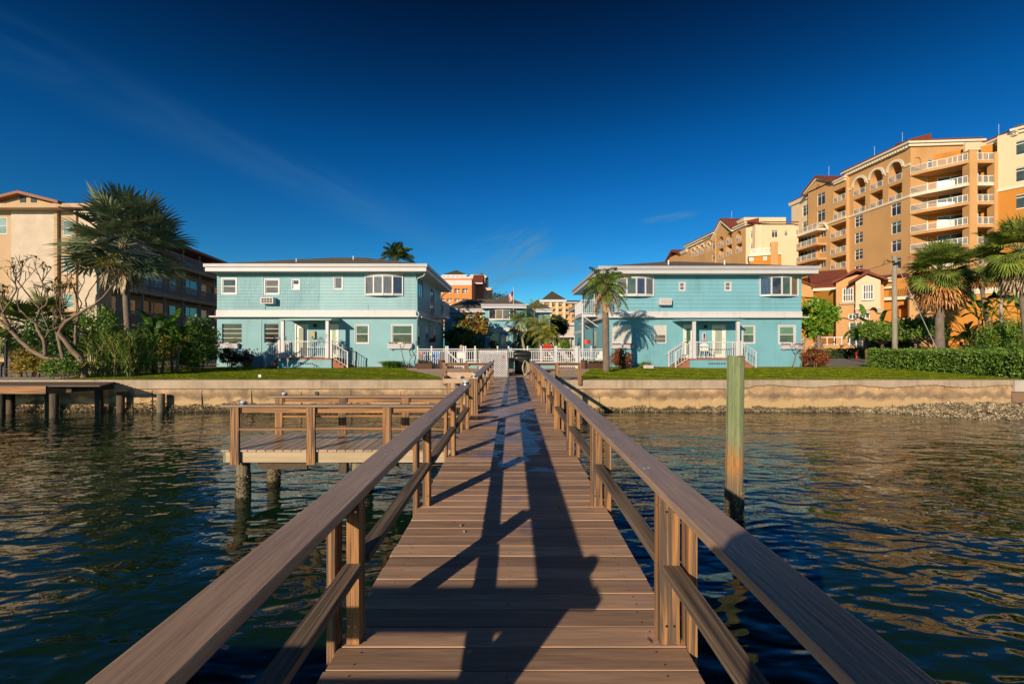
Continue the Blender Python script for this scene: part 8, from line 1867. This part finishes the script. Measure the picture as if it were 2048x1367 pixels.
SH('shrub', 'low sparse green bush behind the lawn sign', 1290, 26.6, 725, 28, l_hedge, .05, ry=.3, nclump=20, per=40, cr=.15, seed=87)
# ---------------------------------------------------------------- right side
SH('croton', 'rust brown croton bush beside the corner of the right house', 1628, 27.3, 698, 52, l_cro, .06, ry=.7, nclump=60, per=60, cr=.26, seed=91)
round_tree('schefflera_tree', 'glossy umbrella tree with round bright crown beside the right house', X(1637, 33), 33, -.05, Z(638, 33), 1.42, 1.3, 1.6, l_schef, .15, 70, 46, .42, .13, seed=92, aspect=.5, up=(0, 0, -.6), bottom=-.9)
fan_palm_stub = MB(); x = X(1637, 33.2)
for i in range(44): a = i * 2.4; z = .1 + 1.3 * i / 44; d = Vector((math.cos(a), math.sin(a), 0)); p = Vector((x, 33.2, z)); fan_palm_stub.tube([p + d * .13, p + d * .32 + Vector((0, 0, .22))], [.06, .025], 5)
fan_palm_stub.tube([(x, 33.2, -.1), (x, 33.2, 1.5)], .15, 10); tag(fan_palm_stub.obj('booted_trunk', m_boot, None), 'stubby trunk covered in old leaf bases under the umbrella tree', 'palm trunk')
hedge('hedge', 'low clipped hedge across the far side of the driveway', [(X(1636, 44), 44), (X(1712, 43), 43)], 1.2, .85, l_dk, .10, 90, seed=93)
SH('shrub', 'pale green shrub behind the red hydrant', 1728, 42.5, 694, 40, l_bright, .09, ry=.6, nclump=30, per=50, cr=.3, seed=94)
paddle_plant('travellers_palm', 'leaning bird of paradise plant with wide leaves before the villa', X(1742, 40), 40, -.05, 4.6, 22, 1.7, .42, lm('leaf_paddle', (0.116, 0.217, 0.029), (0.072, 0.145, 0.022), .35), seed=95, stems=3, spread=1.2, low=-.1, droop=.7, stem_r=.12)
q = MB(); p = W(1722, 655, 39.8); big_leaf(q, p, W(1722, 620, 39.8) - p, 1.8, .7, .0, .05, 8); q.obj('upright_leaf', l_bright, [o for o in C.objects if o.name == 'travellers_palm'][0])
def umbrella(label, px, Y, zc, rx, rz, seed, m_):
    return round_tree('arching_tree', label, X(px, Y), Y, -.05, zc, rx, 1.6, rz, m_, .11, 110, 60, .4, .16, seed=seed, shell=.85, bottom=-.35, limbs=10)
umbrella('broad arching clipped tree behind the utility pole', 1765, 38, Z(668, 38), 2.7, 1.05, 96, l_hedge); umbrella('clipped arching tree between the pole and palm trunk', 1832, 36, Z(664, 36), 2.5, 1.15, 97, l_hedge)
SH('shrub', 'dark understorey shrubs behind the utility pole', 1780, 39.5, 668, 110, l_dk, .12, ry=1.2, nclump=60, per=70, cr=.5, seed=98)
hedge('hedge', 'long clipped green hedge running along the right lawn', [(21.75, 27.2), (21.45, 23.5), (21.05, 20.5), (20.4, 16.5)], 1.0, .98, l_hedge, .055, 560, seed=99)
hedge('hedge', 'short clipped hedge piece left of the utility pole', [(X(1771, 27.6), 27.6), (X(1783, 27.6), 27.6)], .9, .98, l_hedge, .055, 560, seed=100)
hedge('hedge', 'clipped hedge behind the utility pole running right', [(22.6, 28.0), (33, 29.0)], 1.0, 1.0, l_hedge, .06, 330, seed=101)
fan_palm('cabbage_palm', 'full cabbage palm with orange dying fronds and grey trunk beside the pole', X(1879, 32), 32, -.05, Z(548, 32), 54, 1.0, 1.3, 26, l_sabal, .30, dead=70, seed=102, low=.25, droop=.8, dhang=.8, spread=3.4, dead_rad=1.75, dl=(-.9, .3))
fan_palm('cabbage_palm', 'cabbage palm with light green fans at the right edge of view', X(2062, 27), 27, -.05, Z(508, 27), 50, 1.0, 1.35, 28, lm('leaf_sabal_light', (0.246, 0.290, 0.051), (0.116, 0.174, 0.029), .45), .17, dead=40, dmat=l_deadb, dl=(-1.1, .0), seed=103, lean=(-.7, 0), low=-.15, droop=.8, dhang=1.3, spread=3.4)
fan_palm('cabbage_palm', 'thin leaning palm trunk behind the street lamp', X(1992, 37), 37, -.05, Z(532, 37), 22, .9, 1.0, 20, l_sabal, .17, dead=10, dmat=l_dead, seed=104, lean=(-1.3, 0), low=-.4, droop=.9)
paddle_plant('bird_of_paradise', 'white bird of paradise with upright leaves against the orange wall', X(1945, 34), 34, -.05, 2.7, 34, 1.05, .28, l_hedge, seed=105, stems=5, spread=1.2, low=.1, droop=.4, stem_r=.05)
paddle_plant('bird_of_paradise', 'large leaved bird of paradise around the lamp post', X(2000, 36), 36, -.05, 5.4, 44, 1.5, .40, MATS['leaf_paddle'], seed=106, stems=6, spread=2.6, low=.1, droop=.5, stem_r=.08)
SH('shrub', 'big dark rounded hedge mass below the street lamp', 2022, 30, 642, 124, l_hedge, .075, ry=1.6, nclump=130, per=110, cr=.42, seed=107)
SH('shrub', 'dark green shrub behind the long hedge at the right edge', 1960, 29.5, 690, 60, l_dk, .07, ry=.8, nclump=40, per=70, cr=.35, seed=108)
k = 46; P = np.stack([npr.uniform(-.72, .72, k), npr.uniform(1.6, 15, k), np.full(k, .008)], 1); V = []
for p in P:
    a = rnd.uniform(0, 6.28); L_ = rnd.uniform(.012, .03); dx, dy = math.cos(a) * L_, math.sin(a) * L_
    V += [(p[0] - dx, p[1] - dy, .004), (p[0] + dy * .4, p[1] - dx * .4, .012), (p[0] + dx, p[1] + dy, .006), (p[0] - dy * .4, p[1] + dx * .4, .004)]
tag(quads_obj('leaf_litter', np.array(V), 4, l_deadb), 'scattered dry leaf fragments on the boardwalk', 'leaf litter', kind='stuff')
k = 70; V = []
for i in range(k):
    x_, y_ = (rnd.uniform(-16, -7), rnd.uniform(17.7, 25)) if i < 45 else (rnd.uniform(5, 19), rnd.uniform(17.7, 24)); a = rnd.uniform(0, 6.28); L_ = rnd.uniform(.03, .07); dx, dy = math.cos(a) * L_, math.sin(a) * L_
    V += [(x_ - dx, y_ - dy, -.02), (x_ + dy * .5, y_ - dx * .5, .0), (x_ + dx, y_ + dy, .01), (x_ - dy * .5, y_ + dx * .5, -.01)]
tag(quads_obj('fallen_leaves', np.array(V), 4, l_deadb), 'fallen dry leaves lying on the two lawns', 'fallen leaves', kind='stuff')
# ================================================================ PEOPLE
def person(label, x, y, z, joints, radii, edges, skin_top, rz=0, hair=None):
    me = bpy.data.meshes.new('person'); me.from_pydata(joints, edges, []); o = bpy.data.objects.new('person', me); C.objects.link(o)
    o.location = (x, y, z); o.rotation_euler = (0, 0, rz); tag(o, label, 'person')
    md = o.modifiers.new('skin', 'SKIN'); sv = me.skin_vertices[0].data
    for i, r_ in enumerate(radii): sv[i].radius = (r_, r_ * .85)
    sv[0].use_root = True
    s = o.modifiers.new('sub', 'SUBSURF'); s.levels = 2; s.render_levels = 2; me.materials.append(skin_top); return o
m_skin = mat('skin', (0.50, 0.29, 0.19), .55); m_shirt = mat('shirt_purple', (0.13, 0.10, 0.28), .8); m_hair = mat('hair_blond', (0.45, 0.33, 0.18), .7)
# woman seated behind the gate, seen from behind
J = [(0, 0, .5), (0, 0, .75), (0, 0, .95), (0, 0, 1.02), (0, -.01, 1.14), (.17, 0, .93), (-.17, 0, .93), (.22, .05, .66), (-.22, .05, .66), (.2, .28, .6), (-.2, .28, .6), (.12, .4, .5), (-.12, .4, .5), (.12, .42, .08), (-.12, .42, .08), (.12, .56, .03), (-.12, .56, .03)]
E_ = [(0, 1), (1, 2), (2, 3), (3, 4), (2, 5), (2, 6), (5, 7), (6, 8), (7, 9), (8, 10), (0, 11), (0, 12), (11, 13), (12, 14), (13, 15), (14, 16)]
Rr = [.15, .13, .12, .055, .095, .065, .065, .045, .045, .035, .035, .085, .085, .05, .05, .04, .04]
pw = person('seated person with blond hair and purple top behind the gate', X(923, 30), 30, 0, J, Rr, E_, m_shirt)
b = MB(); b.tube([(X(923, 30), 30, 1.26), (X(923, 30), 29.98, 1.2), (X(923, 30), 29.95, 1.1), (X(923, 30), 29.95, .98)], [.06, .115, .12, .07], 12); b.obj('hair', m_hair, pw, smooth=True)
t = thing('garden_chair', 'white garden chair with the seated person behind the gate', 'chair', (X(923, 30), 30, -.045)); x = X(923, 30)
q = MB(); q.box(x - .25, x + .25, 29.85, 30.4, .38, .42); q.obj('seat', MATS['white_plastic'], t); q = MB(); q.box(x - .25, x + .25, 29.8, 29.84, .42, .8); q.obj('backrest', MATS['white_plastic'], t)
for sx in (-.22, .22):
    for yy in (29.85, 30.35): q = MB(); q.tube([(x + sx, yy, -.045), (x + sx, yy, .38)], .02, 6); q.obj('leg', MATS['white_plastic'], t)
# the photographer stands on the dock behind the viewpoint and shades the near end of the right handrail
J = [(0, 0, .95), (0, 0, 1.2), (0, 0, 1.42), (0, 0, 1.52), (0, .01, 1.66), (.2, 0, 1.4), (-.2, 0, 1.4), (.27, .1, 1.15), (-.27, .1, 1.15), (.12, .28, 1.32), (-.12, .28, 1.32), (.11, 0, .9), (-.11, 0, .9), (.13, .03, .5), (-.13, .03, .5), (.14, 0, .09), (-.14, 0, .09), (.15, .17, .04), (-.15, .17, .04)]
E_ = [(0, 1), (1, 2), (2, 3), (3, 4), (2, 5), (2, 6), (5, 7), (6, 8), (7, 9), (8, 10), (0, 11), (0, 12), (11, 13), (12, 14), (13, 15), (14, 16), (15, 17), (16, 18)]
Rr = [.16, .145, .15, .06, .105, .075, .075, .05, .05, .038, .038, .1, .1, .065, .065, .045, .045, .04, .04]
person('standing person in a dark shirt with both hands raised on the dock', -.2, -.6, 0, J, Rr, E_, mat('shirt_dark', (0.05, 0.06, 0.09), .8))
